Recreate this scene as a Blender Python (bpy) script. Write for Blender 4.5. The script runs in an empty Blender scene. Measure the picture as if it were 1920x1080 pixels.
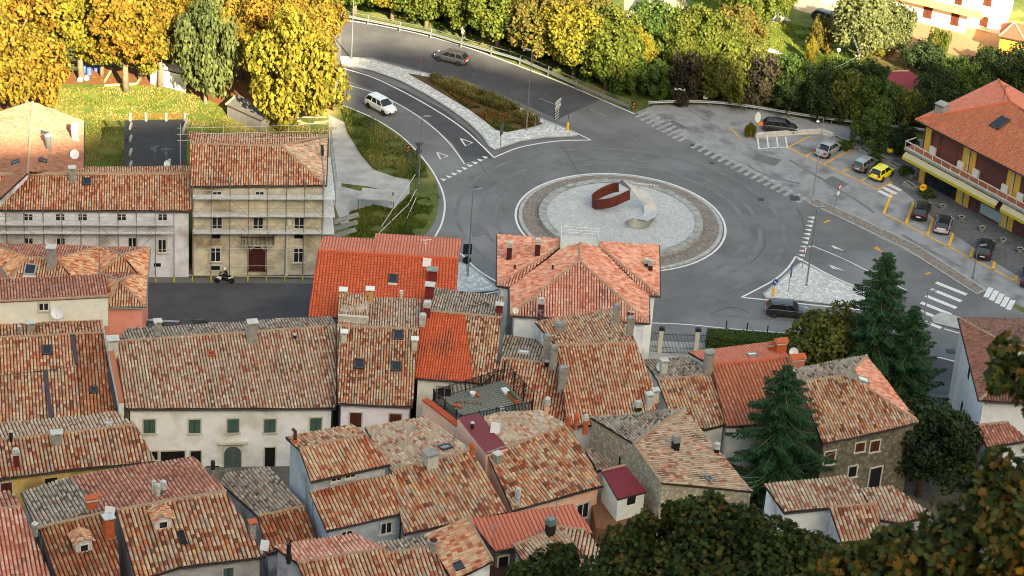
import bpy, bmesh, math, random
import numpy as np
from mathutils import Vector, Matrix
from mathutils.geometry import tessellate_polygon
R = math.radians
random.seed(7); rng = np.random.default_rng(7)
scene = bpy.context.scene; COL = scene.collection

# ---------------------------------------------------------------- camera, sky, sun, exposure
CAMH, FPX, TH, RO = 124.0, 4644.0, R(29.118), R(4.16)
fw = Vector((0, math.cos(TH), -math.sin(TH))); up0 = Vector((0, math.sin(TH), math.cos(TH))); rt0 = Vector((1, 0, 0))
cr_ = rt0*math.cos(RO) + up0*math.sin(RO); cu_ = -rt0*math.sin(RO) + up0*math.cos(RO)
cam = bpy.data.cameras.new("camera"); camo = bpy.data.objects.new("camera", cam); COL.objects.link(camo)
camo.matrix_world = Matrix(((cr_.x, cu_.x, -fw.x, 0), (cr_.y, cu_.y, -fw.y, 0), (cr_.z, cu_.z, -fw.z, CAMH), (0, 0, 0, 1)))
cam.sensor_width = 36; cam.lens = 36*FPX/1920; cam.clip_start = 1; cam.clip_end = 4000
cam.dof.use_dof = True; cam.dof.focus_distance = 235; cam.dof.aperture_fstop = 3.2
scene.camera = camo
SUN_EL, SUN_AZ = R(28), R(23.6)          # toward the sun: (sin az, -cos az)
SD = Vector((math.sin(SUN_AZ)*math.cos(SUN_EL), -math.cos(SUN_AZ)*math.cos(SUN_EL), math.sin(SUN_EL)))
w = bpy.data.worlds.new("World"); scene.world = w; w.use_nodes = True
nt = w.node_tree; sky = nt.nodes.new('ShaderNodeTexSky'); sky.sky_type = 'NISHITA'; sky.sun_disc = False
sky.sun_elevation = SUN_EL; sky.sun_rotation = math.pi - SUN_AZ; sky.air_density = 1.0; sky.dust_density = 2.5; sky.ozone_density = 0.6
nt.links.new(sky.outputs[0], nt.nodes['Background'].inputs[0]); nt.nodes['Background'].inputs[1].default_value = 0.095
sl = bpy.data.lights.new("sun", 'SUN'); sl.energy = 5.0; sl.angle = R(0.5); sl.color = (1, .92, .80)
so = bpy.data.objects.new("sun", sl); COL.objects.link(so); so.rotation_euler = (-SD).to_track_quat('-Z', 'Y').to_euler()
scene.view_settings.view_transform = 'Standard'; scene.view_settings.look = 'None'
scene.view_settings.exposure = 2.35; scene.view_settings.use_white_balance = True; scene.view_settings.white_balance_temperature = 8450; scene.view_settings.white_balance_tint = 3; scene.view_settings.gamma = 1

try: scene.cycles.filter_width = 1.0
except Exception: pass
# ---------------------------------------------------------------- pixel of the 1920x1080 photo -> world
def ray(px, py):
    a, b = px-960, py-540
    x = a*math.cos(RO)+b*math.sin(RO); y = -a*math.sin(RO)+b*math.cos(RO)
    return Vector((x, FPX*math.cos(TH)-y*math.sin(TH), -FPX*math.sin(TH)-y*math.cos(TH)))
CO = Vector((0, 0, CAMH))
def W(px, py, z=0.0):
    d = ray(px, py); t = (z-CAMH)/d.z; return CO + d*t
def onplane(px, py, p0, n):
    d = ray(px, py); return CO + d*((p0-CO).dot(n)/d.dot(n))
def pix(P):
    v = Vector(P)-CO; dd = v.dot(fw); return (960+FPX*v.dot(cr_)/dd, 540-FPX*v.dot(cu_)/dd)
def heightof(px, py, py2):
    b = W(px, py); z = 0
    while z < 40 and pix((b.x, b.y, z))[1] > py2: z += .05
    return z

# terrain
EDGE = [(-1500,290),(0,290),(100,275),(180,240),(350,228),(630,238),(652,108),(700,84),(800,94),(900,114),(1000,138),(1080,142),(1150,126),(1210,116),(1270,110),(1322,118),(1342,236),(1400,238),(1424,120),(1500,112),(1600,116),(1700,126),(1800,116),(1920,108),(3500,110)]
RIDGE_Y = -70.0; _rx = []; _rz = []  # unseen ridge behind the camera, its skyline shaped to throw this shadow edge
for (ex, ey) in EDGE:
    p = W(ex, ey, 0); t = (p.y-RIDGE_Y)/(-SD.y); q = p+SD*t; _rx.append(q.x); _rz.append(q.z)
def ridge_z(x): return float(np.interp(x, _rx, _rz))
def zt(x, y):
    if y >= 190: return 0.0
    if y >= 140: return .13*(190-y)
    if y >= 0: return 6.5+(140-y)*.76
    f = min(1, -y/70.0); z0 = 6.5+140*.76
    if y >= RIDGE_Y: return z0+(ridge_z(x)-z0)*f
    return ridge_z(x)-(RIDGE_Y-y)*.8

# ---------------------------------------------------------------- materials
MATS = {}
def _n(nt, t, **k):
    n = nt.nodes.new(t)
    for a, b in k.items(): setattr(n, a, b)
    return n
def mat(name, c, rough=.85, c2=None, scale=3.0, bump=0.0, bscale=None, metal=0.0, spec=.3, c3=None, s3=.2, coat=0.0):
    if name in MATS: return MATS[name]
    m = bpy.data.materials.new(name); m.use_nodes = True; MATS[name] = m
    t = m.node_tree; b = t.nodes['Principled BSDF']
    b.inputs['Base Color'].default_value = (*c, 1); b.inputs['Roughness'].default_value = rough
    b.inputs['Metallic'].default_value = metal; b.inputs['Specular IOR Level'].default_value = spec
    b.inputs['Coat Weight'].default_value = coat
    tc = _n(t, 'ShaderNodeTexCoord')
    if c2 is not None:
        nz = _n(t, 'ShaderNodeTexNoise'); nz.inputs['Scale'].default_value = scale; nz.inputs['Detail'].default_value = 8; nz.inputs['Roughness'].default_value = .65
        t.links.new(tc.outputs['Object'], nz.inputs['Vector'])
        rp = _n(t, 'ShaderNodeValToRGB'); rp.color_ramp.elements[0].position = .35; rp.color_ramp.elements[1].position = .65
        rp.color_ramp.elements[0].color = (*c, 1); rp.color_ramp.elements[1].color = (*c2, 1)
        t.links.new(nz.outputs['Fac'], rp.inputs['Fac']); out = rp.outputs['Color']
        if c3 is not None:
            n3 = _n(t, 'ShaderNodeTexNoise'); n3.inputs['Scale'].default_value = s3; n3.inputs['Detail'].default_value = 5
            t.links.new(tc.outputs['Object'], n3.inputs['Vector'])
            r3 = _n(t, 'ShaderNodeValToRGB'); r3.color_ramp.elements[0].position = .5; r3.color_ramp.elements[1].position = .68
            t.links.new(n3.outputs['Fac'], r3.inputs['Fac'])
            mx = _n(t, 'ShaderNodeMix', data_type='RGBA'); t.links.new(r3.outputs['Color'], mx.inputs['Factor'])
            t.links.new(out, mx.inputs[6]); mx.inputs[7].default_value = (*c3, 1); out = mx.outputs[2]
        t.links.new(out, b.inputs['Base Color'])
    if bump:
        nb = _n(t, 'ShaderNodeTexNoise'); nb.inputs['Scale'].default_value = bscale or scale*4; nb.inputs['Detail'].default_value = 4
        t.links.new(tc.outputs['Object'], nb.inputs['Vector'])
        bp = _n(t, 'ShaderNodeBump'); bp.inputs['Strength'].default_value = bump; bp.inputs['Distance'].default_value = .05
        t.links.new(nb.outputs['Fac'], bp.inputs['Height']); t.links.new(bp.outputs['Normal'], b.inputs['Normal'])
    return m
def S(r, g, b): # sRGB 0-255 -> linear
    f = lambda v: ((v/255+.055)/1.055)**2.4 if v > 10 else v/255/12.92
    return (f(r), f(g), f(b))
def rampmat(name, cols, rough=.8, dirt=None, dirt_amt=.5, dscale=.35, trans=0.0, vary=.25, fine=None, groove=None):
    """colour picked per tile / per leaf from two random numbers stored in the UV map"""
    if name in MATS: return MATS[name]
    m = bpy.data.materials.new(name); m.use_nodes = True; MATS[name] = m
    t = m.node_tree; b = t.nodes['Principled BSDF']; b.inputs['Roughness'].default_value = rough; b.inputs['Specular IOR Level'].default_value = .2
    uv = _n(t, 'ShaderNodeUVMap'); sp = _n(t, 'ShaderNodeSeparateXYZ'); t.links.new(uv.outputs[0], sp.inputs[0])
    rp = _n(t, 'ShaderNodeValToRGB'); rp.color_ramp.interpolation = 'LINEAR'
    e = rp.color_ramp.elements
    while len(e) < len(cols): e.new(.5)
    for i, c in enumerate(cols): e[i].position = i/(len(cols)-1); e[i].color = (*c, 1)
    t.links.new(sp.outputs[0], rp.inputs['Fac']); out = rp.outputs['Color']
    hs = _n(t, 'ShaderNodeHueSaturation'); mr = _n(t, 'ShaderNodeMapRange'); mr.inputs[3].default_value = 1-vary; mr.inputs[4].default_value = 1+vary
    t.links.new(sp.outputs[1], mr.inputs[0]); t.links.new(mr.outputs[0], hs.inputs['Value']); t.links.new(out, hs.inputs['Color']); out = hs.outputs['Color']
    if dirt is not None:
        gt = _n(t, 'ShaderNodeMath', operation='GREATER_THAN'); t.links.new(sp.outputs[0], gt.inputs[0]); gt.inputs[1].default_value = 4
        mg = _n(t, 'ShaderNodeMix', data_type='RGBA'); t.links.new(gt.outputs[0], mg.inputs['Factor']); t.links.new(out, mg.inputs[6]); mg.inputs[7].default_value = (*(groove or S(116,70,52)), 1); out = mg.outputs[2]  # groove faces take a darker colour: channel dirt with shade painted in
    tc = _n(t, 'ShaderNodeTexCoord')
    if dirt is not None:
        for sc, am, lo, hi in ((dscale, dirt_amt, .42, .75), (7.0, dirt_amt*.8, .48, .72)):
            nz = _n(t, 'ShaderNodeTexNoise'); nz.inputs['Scale'].default_value = sc; nz.inputs['Detail'].default_value = 6; nz.inputs['Roughness'].default_value = .7
            t.links.new(tc.outputs['Object'], nz.inputs['Vector'])
            m2 = _n(t, 'ShaderNodeMapRange'); m2.inputs[1].default_value = lo; m2.inputs[2].default_value = hi; m2.inputs[4].default_value = am
            t.links.new(nz.outputs['Fac'], m2.inputs[0])
            mx = _n(t, 'ShaderNodeMix', data_type='RGBA'); t.links.new(m2.outputs[0], mx.inputs['Factor']); t.links.new(out, mx.inputs[6]); mx.inputs[7].default_value = (*dirt, 1); out = mx.outputs[2]
    t.links.new(out, b.inputs['Base Color'])
    if trans:
        tr = _n(t, 'ShaderNodeBsdfTranslucent'); t.links.new(out, tr.inputs['Color'])
        ms = _n(t, 'ShaderNodeMixShader'); ms.inputs[0].default_value = trans
        t.links.new(b.outputs[0], ms.inputs[1]); t.links.new(tr.outputs[0], ms.inputs[2]); t.links.new(ms.outputs[0], t.nodes['Material Output'].inputs[0])
    return m
cream, salmon, orange, rust, brown, greyb, dark = S(216,190,158), S(208,146,114), S(204,114,74), S(170,88,60), S(122,82,64), S(170,150,130), S(90,70,58)
DIRT = S(74,62,50)
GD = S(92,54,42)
TILE = {
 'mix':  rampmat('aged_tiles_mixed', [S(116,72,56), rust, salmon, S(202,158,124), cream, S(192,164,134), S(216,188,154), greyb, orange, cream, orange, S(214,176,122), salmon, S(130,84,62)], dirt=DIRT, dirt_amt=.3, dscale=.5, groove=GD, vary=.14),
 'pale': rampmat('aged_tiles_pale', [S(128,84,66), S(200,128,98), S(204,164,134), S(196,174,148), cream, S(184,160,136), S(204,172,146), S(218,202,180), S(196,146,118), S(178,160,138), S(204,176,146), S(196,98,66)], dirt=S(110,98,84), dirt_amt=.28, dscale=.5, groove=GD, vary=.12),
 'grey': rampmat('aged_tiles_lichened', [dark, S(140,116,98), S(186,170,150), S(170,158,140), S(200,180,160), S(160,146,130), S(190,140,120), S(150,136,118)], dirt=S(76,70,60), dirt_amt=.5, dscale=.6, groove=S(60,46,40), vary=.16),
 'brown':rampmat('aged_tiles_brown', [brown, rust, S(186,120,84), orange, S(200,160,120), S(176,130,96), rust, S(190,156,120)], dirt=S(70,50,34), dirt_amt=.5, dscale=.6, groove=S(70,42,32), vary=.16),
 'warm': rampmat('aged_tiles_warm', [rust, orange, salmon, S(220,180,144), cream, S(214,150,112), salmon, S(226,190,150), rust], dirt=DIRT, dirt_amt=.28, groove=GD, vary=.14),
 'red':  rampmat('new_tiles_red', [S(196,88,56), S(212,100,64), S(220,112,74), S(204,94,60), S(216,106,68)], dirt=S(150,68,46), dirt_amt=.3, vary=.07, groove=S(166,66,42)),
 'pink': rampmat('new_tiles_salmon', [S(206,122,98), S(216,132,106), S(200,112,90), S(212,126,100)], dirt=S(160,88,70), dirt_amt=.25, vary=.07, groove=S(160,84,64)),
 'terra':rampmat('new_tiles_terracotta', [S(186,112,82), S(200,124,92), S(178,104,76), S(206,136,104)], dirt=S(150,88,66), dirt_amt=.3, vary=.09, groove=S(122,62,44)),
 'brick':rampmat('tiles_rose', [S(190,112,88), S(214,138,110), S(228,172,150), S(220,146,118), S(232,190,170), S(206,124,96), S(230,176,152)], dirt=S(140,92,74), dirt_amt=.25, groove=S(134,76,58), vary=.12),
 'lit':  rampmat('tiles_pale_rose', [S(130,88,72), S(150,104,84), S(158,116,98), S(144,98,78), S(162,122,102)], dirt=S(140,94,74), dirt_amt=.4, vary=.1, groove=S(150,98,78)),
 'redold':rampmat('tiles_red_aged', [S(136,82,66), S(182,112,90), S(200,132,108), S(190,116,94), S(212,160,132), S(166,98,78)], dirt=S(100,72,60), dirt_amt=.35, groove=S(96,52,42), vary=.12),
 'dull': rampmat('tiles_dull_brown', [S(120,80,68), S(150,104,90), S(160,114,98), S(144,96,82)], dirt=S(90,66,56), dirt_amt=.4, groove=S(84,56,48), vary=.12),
}
M_fascia = mat('dark_eaves_wood', S(62,50,44), .9)
M_gutter = mat('dark_gutter_metal', S(58,54,54), .5, metal=.5)
M_gutterG = mat('green_gutter_metal', S(120,140,132), .5, metal=.4)
M_ridge = mat('mortar_ridge', S(176,150,124), .9, S(150,124,100), 4, .4)
M_ridger = mat('red_ridge', S(204,100,66), .8, S(190,88,58), 4)
M_cem = mat('cement_grey', S(160,158,150), .9, S(128,126,120), 3, .3)
M_cemL = mat('cement_pale', S(206,204,196), .9, S(176,174,166), 3, .2)
M_glass = mat('window_glass', S(36,40,44), .12, spec=.6)
M_white = mat('white_paint', S(222,222,216), .6)
M_black = mat('black_iron', S(30,30,32), .6)
M_steel = mat('galvanised_steel', S(150,154,156), .45, S(126,130,132), 6, metal=.6)
M_stone = mat('window_stone', S(208,204,188), .9, S(184,180,164), 5)
M_dishw = mat('dish_white', S(226,226,226), .5)
M_terra = mat('terracotta', S(200,104,66), .8, S(176,84,52), 5)
def wallm(name, r, g, b, k=.88, stain=None, bump=.15):
    u_ = 1.18; r, g, b = min(r*u_, 246), min(g*u_, 246), min(b*u_*1.04, 246); return mat(name, S(r, g, b), .92, S(int(r*k), int(g*k), int(b*k)), 1.2, bump, 14, c3=stain and S(*stain), s3=.35)

# ---------------------------------------------------------------- object helpers
ORG = {}
def tag(o, label=None, cat=None, group=None, kind=None):
    if label: o['label'] = label
    if cat: o['category'] = cat
    if group: o['group'] = group
    if kind: o['kind'] = kind
    return o
def thing(name, loc, label, cat, group=None, rz=0.0):
    o = bpy.data.objects.new(name, None); COL.objects.link(o); o.location = loc; o.rotation_euler = (0, 0, rz)
    o.empty_display_size = .3; ORG[o.name] = Vector(loc); return tag(o, label, cat, group)
class MB:
    def __init__(s): s.v = []; s.f = []; s.m = []
    def add(s, vs, fs, mi=0):
        b = len(s.v); s.v += [tuple(v) for v in vs]; s.f += [tuple(i+b for i in f) for f in fs]; s.m += [mi]*len(fs); return s
    def box(s, c, d, rz=0, mi=0, M=None):
        hx, hy, hz = d[0]/2, d[1]/2, d[2]/2; ca, sa = math.cos(rz), math.sin(rz); vs = []
        for x, y, z in ((-1,-1,-1),(1,-1,-1),(1,1,-1),(-1,1,-1),(-1,-1,1),(1,-1,1),(1,1,1),(-1,1,1)):
            x *= hx; y *= hy; z *= hz
            vs.append((c[0]+x*ca-y*sa, c[1]+x*sa+y*ca, c[2]+z))
        if M is not None: vs = [M @ Vector(v) for v in vs]
        return s.add(vs, [(0,3,2,1),(4,5,6,7),(0,1,5,4),(1,2,6,5),(2,3,7,6),(3,0,4,7)], mi)
    def obox(s, o, ux, uy, uz, mi=0):  # oriented box: centre and three half vectors
        o = Vector(o); vs = [o+ux*a+uy*b+uz*c for a, b, c in ((-1,-1,-1),(1,-1,-1),(1,1,-1),(-1,1,-1),(-1,-1,1),(1,-1,1),(1,1,1),(-1,1,1))]
        return s.add(vs, [(0,3,2,1),(4,5,6,7),(0,1,5,4),(1,2,6,5),(2,3,7,6),(3,0,4,7)], mi)
    def prism(s, poly, z0, z1, mi=0, side=None):  # polygon list of xy; z0/z1 numbers or lists
        n = len(poly); a = z0 if isinstance(z0, (list, tuple)) else [z0]*n; b = z1 if isinstance(z1, (list, tuple)) else [z1]*n
        area = sum(poly[i][0]*poly[(i+1) % n][1]-poly[(i+1) % n][0]*poly[i][1] for i in range(n))
        if area < 0: poly = poly[::-1]; a = a[::-1]; b = b[::-1]
        vs = [(p[0], p[1], z) for p, z in zip(poly, a)]+[(p[0], p[1], z) for p, z in zip(poly, b)]
        s.add(vs, [tuple(range(n, 2*n)), tuple(range(n-1, -1, -1))], mi)
        return s.add(vs, [(i, (i+1) % n, n+(i+1) % n, n+i) for i in range(n)], mi if side is None else side)
    def tube(s, pts, r, n=6, mi=0, cap=True):
        pts = [Vector(p) for p in pts]; k = len(pts); rr = r if isinstance(r, (list, tuple)) else [r]*k; vs = []
        for i, p in enumerate(pts):
            t = (pts[min(i+1, k-1)]-pts[max(i-1, 0)]).normalized()
            a = t.cross(Vector((0, 0, 1))) if abs(t.z) < .95 else t.cross(Vector((1, 0, 0)))
            a.normalize(); b = t.cross(a)
            for j in range(n):
                q = 2*math.pi*j/n; vs.append(p+a*(math.cos(q)*rr[i])+b*(math.sin(q)*rr[i]))
        fs = [(i*n+j, i*n+(j+1) % n, (i+1)*n+(j+1) % n, (i+1)*n+j) for i in range(k-1) for j in range(n)]
        if cap: fs += [tuple(range(n-1, -1, -1)), tuple(range((k-1)*n, k*n))]
        return s.add(vs, fs, mi)
    def lathe(s, c, prof, n=12, mi=0, M=None):
        vs = []; k = len(prof)
        for r, z in prof:
            for j in range(n):
                q = 2*math.pi*j/n; v = Vector((r*math.cos(q), r*math.sin(q), z))
                if M is not None: v = M @ v
                vs.append(v+Vector(c))
        fs = [(i*n+j, i*n+(j+1) % n, (i+1)*n+(j+1) % n, (i+1)*n+j) for i in range(k-1) for j in range(n)]
        fs += [tuple(range(n-1, -1, -1)), tuple(range((k-1)*n, k*n))]
        return s.add(vs, fs, mi)
    def sheet(s, poly, z=0, mi=0):
        vs = [(p[0], p[1], z) for p in poly]; tr = tessellate_polygon([[Vector((v[0], v[1], 0)) for v in vs]])
        fs = []
        for a, b, c in tr:
            A, B, C = vs[a], vs[b], vs[c]
            if (B[0]-A[0])*(C[1]-A[1])-(B[1]-A[1])*(C[0]-A[0]) < 0: b, c = c, b
            fs.append((a, b, c))
        return s.add(vs, fs, mi)
    def build(s, name, mats, parent=None, smooth=False, loc=None, **tg):
        me = bpy.data.meshes.new(name)
        org = ORG.get(parent.name, Vector()) if parent is not None else (Vector(loc) if loc is not None else Vector())
        me.from_pydata([(v[0]-org[0], v[1]-org[1], v[2]-org[2]) for v in s.v], [], s.f)
        for m in (mats if isinstance(mats, (list, tuple)) else [mats]): me.materials.append(m)
        me.polygons.foreach_set('material_index', s.m)
        if smooth: me.polygons.foreach_set('use_smooth', [True]*len(s.f))
        me.update(); o = bpy.data.objects.new(name, me); COL.objects.link(o)
        if parent is not None: o.parent = parent; ORG[o.name] = org
        elif loc is not None: o.location = loc; ORG[o.name] = org
        return tag(o, **tg) if tg else o
def np_obj(name, V, Q, UV, mats, parent=None, org=None, mi=None):
    """mesh from arrays: V (n,3), Q (m,k), UV (m,2) one value pair per face"""
    me = bpy.data.meshes.new(name); m, k = Q.shape
    if org is None: org = ORG.get(parent.name, Vector()) if parent is not None else Vector()
    V = V-np.array(org)[None, :]
    me.vertices.add(len(V)); me.vertices.foreach_set('co', V.astype(np.float32).ravel())
    me.loops.add(m*k); me.loops.foreach_set('vertex_index', Q.astype(np.int32).ravel())
    me.polygons.add(m); me.polygons.foreach_set('loop_start', np.arange(0, m*k, k, dtype=np.int32)); me.polygons.foreach_set('loop_total', np.full(m, k, dtype=np.int32))
    if mi is not None: me.polygons.foreach_set('material_index', mi.astype(np.int32))
    for a in (mats if isinstance(mats, (list, tuple)) else [mats]): me.materials.append(a)
    uvl = me.uv_layers.new(name='UVMap'); uvl.data.foreach_set('uv', np.repeat(UV, k, axis=0).astype(np.float32).ravel())
    me.update(calc_edges=True); me.validate()
    o = bpy.data.objects.new(name, me); COL.objects.link(o)
    if parent is not None: o.parent = parent; ORG[o.name] = Vector(org)
    return o
def dup(o, parent=None, **tg):
    c = o.copy(); COL.objects.link(c)
    if parent is not None: c.parent = parent
    for ch in list(o.children): dup(ch, c)
    for k, v in tg.items(): c[{'cat': 'category'}.get(k, k)] = v
    return c
def cr(P, n=8):
    """Catmull-Rom through the points"""
    P = [Vector(p) for p in P]; out = []
    for i in range(len(P)-1):
        a, b, c, d = P[max(i-1, 0)], P[i], P[i+1], P[min(i+2, len(P)-1)]
        for j in range(n):
            t = j/n; out.append(.5*((2*b)+(c-a)*t+(2*a-5*b+4*c-d)*t*t+(3*b-3*c+d-a)*t**3))
    out.append(P[-1]); return out
def px(pts, z=0.0, n=0):
    P = [W(a, b, z) for a, b in pts]
    return cr(P, n) if n else P
def strip(P, wd, z, mb, mi=0):
    P = [Vector((p[0], p[1])) for p in P]; L = []; Rr = []; k = len(P)
    for i in range(k):
        t = (P[min(i+1, k-1)]-P[max(i-1, 0)]).normalized(); nn = Vector((-t.y, t.x))*wd/2
        L.append(P[i]+nn); Rr.append(P[i]-nn)
    vs = [(p.x, p.y, z) for p in L]+[(p.x, p.y, z) for p in Rr]
    return mb.add(vs, [(i, k+i, k+i+1, i+1) for i in range(k-1)], mi)
def struct(name, mb, m, **k): return mb.build(name, m, kind='structure', **k)
# ---------------------------------------------------------------- ground, roads, markings
M_grass = mat('grass_ground', S(96,104,52), .95, S(64,80,34), .5, .6, 9, c3=S(150,136,84), s3=.12)
M_pave = mat('village_paving', S(120,114,104), .95, S(92,88,80), 1.0, .3, 8)
M_forest = mat('hillside_scrub', S(60,70,36), .95, S(40,50,26), .2, .5, 3)
xs = np.unique(np.concatenate([np.linspace(-900, -120, 14), np.arange(-120, 121, 8), np.linspace(120, 900, 16), np.array(_rx)]))
xs = xs[(xs > -950) & (xs < 950)]
ys = np.unique(np.concatenate([np.array([-320, -200, -120, RIDGE_Y]), np.linspace(-50, 120, 12), np.arange(130, 200, 5), np.arange(200, 330, 15), np.array([350, 400, 500, 700, 1000, 1500])]))
mb = MB(); nx = len(xs)
for y in ys:
    for x in xs: mb.v.append((x, y, zt(x, y)))
for j in range(len(ys)-1):
    for i in range(nx-1):
        mb.f.append((j*nx+i, j*nx+i+1, (j+1)*nx+i+1, (j+1)*nx+i))
        yc = (ys[j]+ys[j+1])/2; xc = (xs[i]+xs[i+1])/2
        mb.m.append(1 if (130 < yc < 216 and abs(xc) < 70) else (2 if yc < 135 else 0))
struct('ground', mb, [M_grass, M_pave, M_forest])

M_asph = mat('asphalt', S(112,112,111), .95, S(98,98,98), .30, .25, 30, c3=S(126,126,127), s3=.09, spec=.2)
M_asphd = mat('asphalt_dark', S(82,82,85), .95, S(72,72,75), .5, .25, 30, c3=S(92,92,94), s3=.15, spec=.2)
M_asphl = mat('asphalt_worn_plaza', S(152,152,152), .95, S(132,132,133), .6, .25, 20, c3=S(108,108,108), s3=.35, spec=.2)
M_darkst = mat('arcade_stone', S(108,108,110), .9, S(84,84,88), 2.5, .4, 10)
M_line = mat('road_paint', S(222,222,220), .8, S(196,196,194), 3)
M_linew = mat('road_paint_worn', S(178,178,177), .85, S(118,118,118), 3.0, c3=S(124,124,124), s3=1.1)
M_yel = mat('yellow_road_paint', S(236,176,60), .8, S(216,158,52), 3)
M_kerb = mat('kerb_stone', S(176,176,172), .9, S(146,146,142), 2, .2)
M_conc = mat('pale_concrete', S(176,174,170), .9, S(154,152,148), .8, .2, 8, c3=S(140,138,134), s3=.3)
# granite setts on the islands
def voro(name, ca, cb, cg, sc):
    m = mat(name, ca, .9, cb, 1.0, 0); t = m.node_tree; b = t.nodes['Principled BSDF']
    tc = _n(t, 'ShaderNodeTexCoord'); v = _n(t, 'ShaderNodeTexVoronoi'); v.inputs['Scale'].default_value = sc; t.links.new(tc.outputs['Object'], v.inputs['Vector'])
    old = b.inputs['Base Color'].links[0].from_socket
    hs = _n(t, 'ShaderNodeHueSaturation'); mr = _n(t, 'ShaderNodeMapRange'); mr.inputs[3].default_value = .72; mr.inputs[4].default_value = 1.22
    sx = _n(t, 'ShaderNodeSeparateXYZ'); t.links.new(v.outputs['Color'], sx.inputs[0]); t.links.new(sx.outputs[0], mr.inputs[0]); t.links.new(mr.outputs[0], hs.inputs['Value']); t.links.new(old, hs.inputs['Color'])
    mx = _n(t, 'ShaderNodeMix', data_type='RGBA'); m2 = _n(t, 'ShaderNodeMapRange'); m2.inputs[1].default_value = .35; m2.inputs[2].default_value = .6; m2.inputs[4].default_value = .6
    t.links.new(v.outputs['Distance'], m2.inputs[0]); t.links.new(m2.outputs[0], mx.inputs['Factor']); t.links.new(hs.outputs[0], mx.inputs[6]); mx.inputs[7].default_value = (*cg, 1)
    t.links.new(mx.outputs[2], b.inputs['Base Color']); return m
M_setts = voro('white_setts', S(214,214,210), S(192,192,188), S(164,164,160), 3.2)
M_cobb = voro('brown_cobbles', S(150,138,126), S(132,120,110), S(100,96,90), 5)
M_gravel = voro('white_gravel', S(194,194,191), S(170,170,168), S(160,160,158), 9)

asph = px([(480,0),(560,10),(620,30)])+px([(620,30),(700,44),(780,60),(860,82),(940,110),(1040,148),(1120,182),(1190,210)], n=6)+px([(1300,266),(1420,326),(1520,381),(1680,462),(1848,546),(2100,690),(2100,900),(1800,900),(1680,800),(1640,700),(1500,650),(1400,628),(1330,618),(1330,700),(900,720),(590,720),(-120,640),(-120,500),(285,519),(590,524),(700,500),(790,446)])+px([(790,446),(810,425),(822,392),(820,350),(800,308),(755,258),(700,222),(640,197),(560,160),(480,130)], n=6)
mb = MB().sheet(asph, .01); struct('road', mb, M_asph)
mb = MB().sheet(px([(640,38),(700,47),(780,63),(860,85),(940,113),(1040,152),(1125,187),(1046,224),(960,186),(880,155),(838,143),(800,136),(760,124),(700,108),(640,106)]), .02)
mb.sheet(px([(-100,530),(285,530),(590,532),(590,606),(285,604),(-100,602)]), .02)
mb.sheet(px([(650,150),(720,178),(800,225),(850,270),(872,305),(925,296),(890,252),(830,205),(760,168),(650,125)]), .02)
mb.sheet(px([(1680,662),(1760,668),(1812,690),(1790,742),(1700,735)]), .02)
struct('road_resurfacing', mb, M_asphd)
plaza = px([(1192,211),(1228,197),(1330,196),(1400,201),(1500,221),(1600,239),(1730,262),(2000,420),(2000,610),(1850,548),(1680,462),(1520,381),(1300,267)])
struct('parking_plaza', MB().sheet(plaza, .02), M_asphl)
struct('arcade_pavement', MB().prism(px([(1672,300),(1740,300),(2000,440),(2000,566),(1915,522),(1860,488),(1790,440),(1745,405),(1712,372),(1668,338)]), .0, .06), M_darkst)
# street pavement in front of the scaffolded block and the near side
mb = MB().prism(px([(-120,499),(285,506),(590,507),(700,488),(705,499),(595,519),(285,516),(-120,512)]), 0, .15)
struct('pavement', mb, mat('street_paving_brown', S(112,104,98), .9, S(88,82,78), 2.5, .3))
mb = MB(); strip(px([(-120,515),(285,518),(592,522),(704,501)]), .3, .165, mb); mb.box(W(400,525,-.5), (.01,.01,.01))
strip(px([(-100,600),(285,603),(400,609),(600,612)]), .35, .17, mb)
struct('kerb', mb, M_kerb)
struct('pavement', MB().prism(px([(-120,601),(285,604),(400,610),(640,615),(640,650),(-120,640)]), 0, .14), M_asphd)
# verge on the left, paths, lawn
struct('concrete_path', MB().sheet(px([(616,215),(650,232),(672,262),(700,296),(745,320),(768,334),(768,362),(735,396),(640,420),(618,360)]), .012), M_conc)
vg = mat('verge_grass', S(70,90,38), .95, S(100,102,52), 1.2, .6, 12, c3=S(50,66,30), s3=.4)
mb = MB().sheet(px([(636,196),(700,224),(755,262),(797,310),(804,333),(770,338),(740,332),(700,318),(676,290),(652,250)]), .022)
mb.sheet(px([(655,398),(700,384),(740,392),(765,366),(806,370),(814,385),(806,412),(786,440),(655,446)]), .022)
mb.sheet(px([(640,344),(690,350),(740,362),(735,372),(690,362),(640,350)]), .03)
struct('grass_verge', mb, vg)
lawn = mat('dry_lawn', S(104,112,46), .95, S(58,84,28), .35, .5, 8, c3=S(128,120,66), s3=.12)
struct('lawn', MB().sheet(px([(80,150),(330,150),(480,220),(632,240),(612,330),(100,330)]), .008), lawn)
litter = mat('leaf_litter', S(122,70,40), .95, S(96,62,38), 2.5, .7, 10, c3=S(84,78,38), s3=.5)
mb = MB().sheet(px([(-80,-60),(640,-60),(560,60),(620,160),(625,205),(420,200),(350,172),(280,160),(110,158),(80,200),(-80,260)]), .018); struct('leaf_litter_ground', mb, litter)
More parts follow.
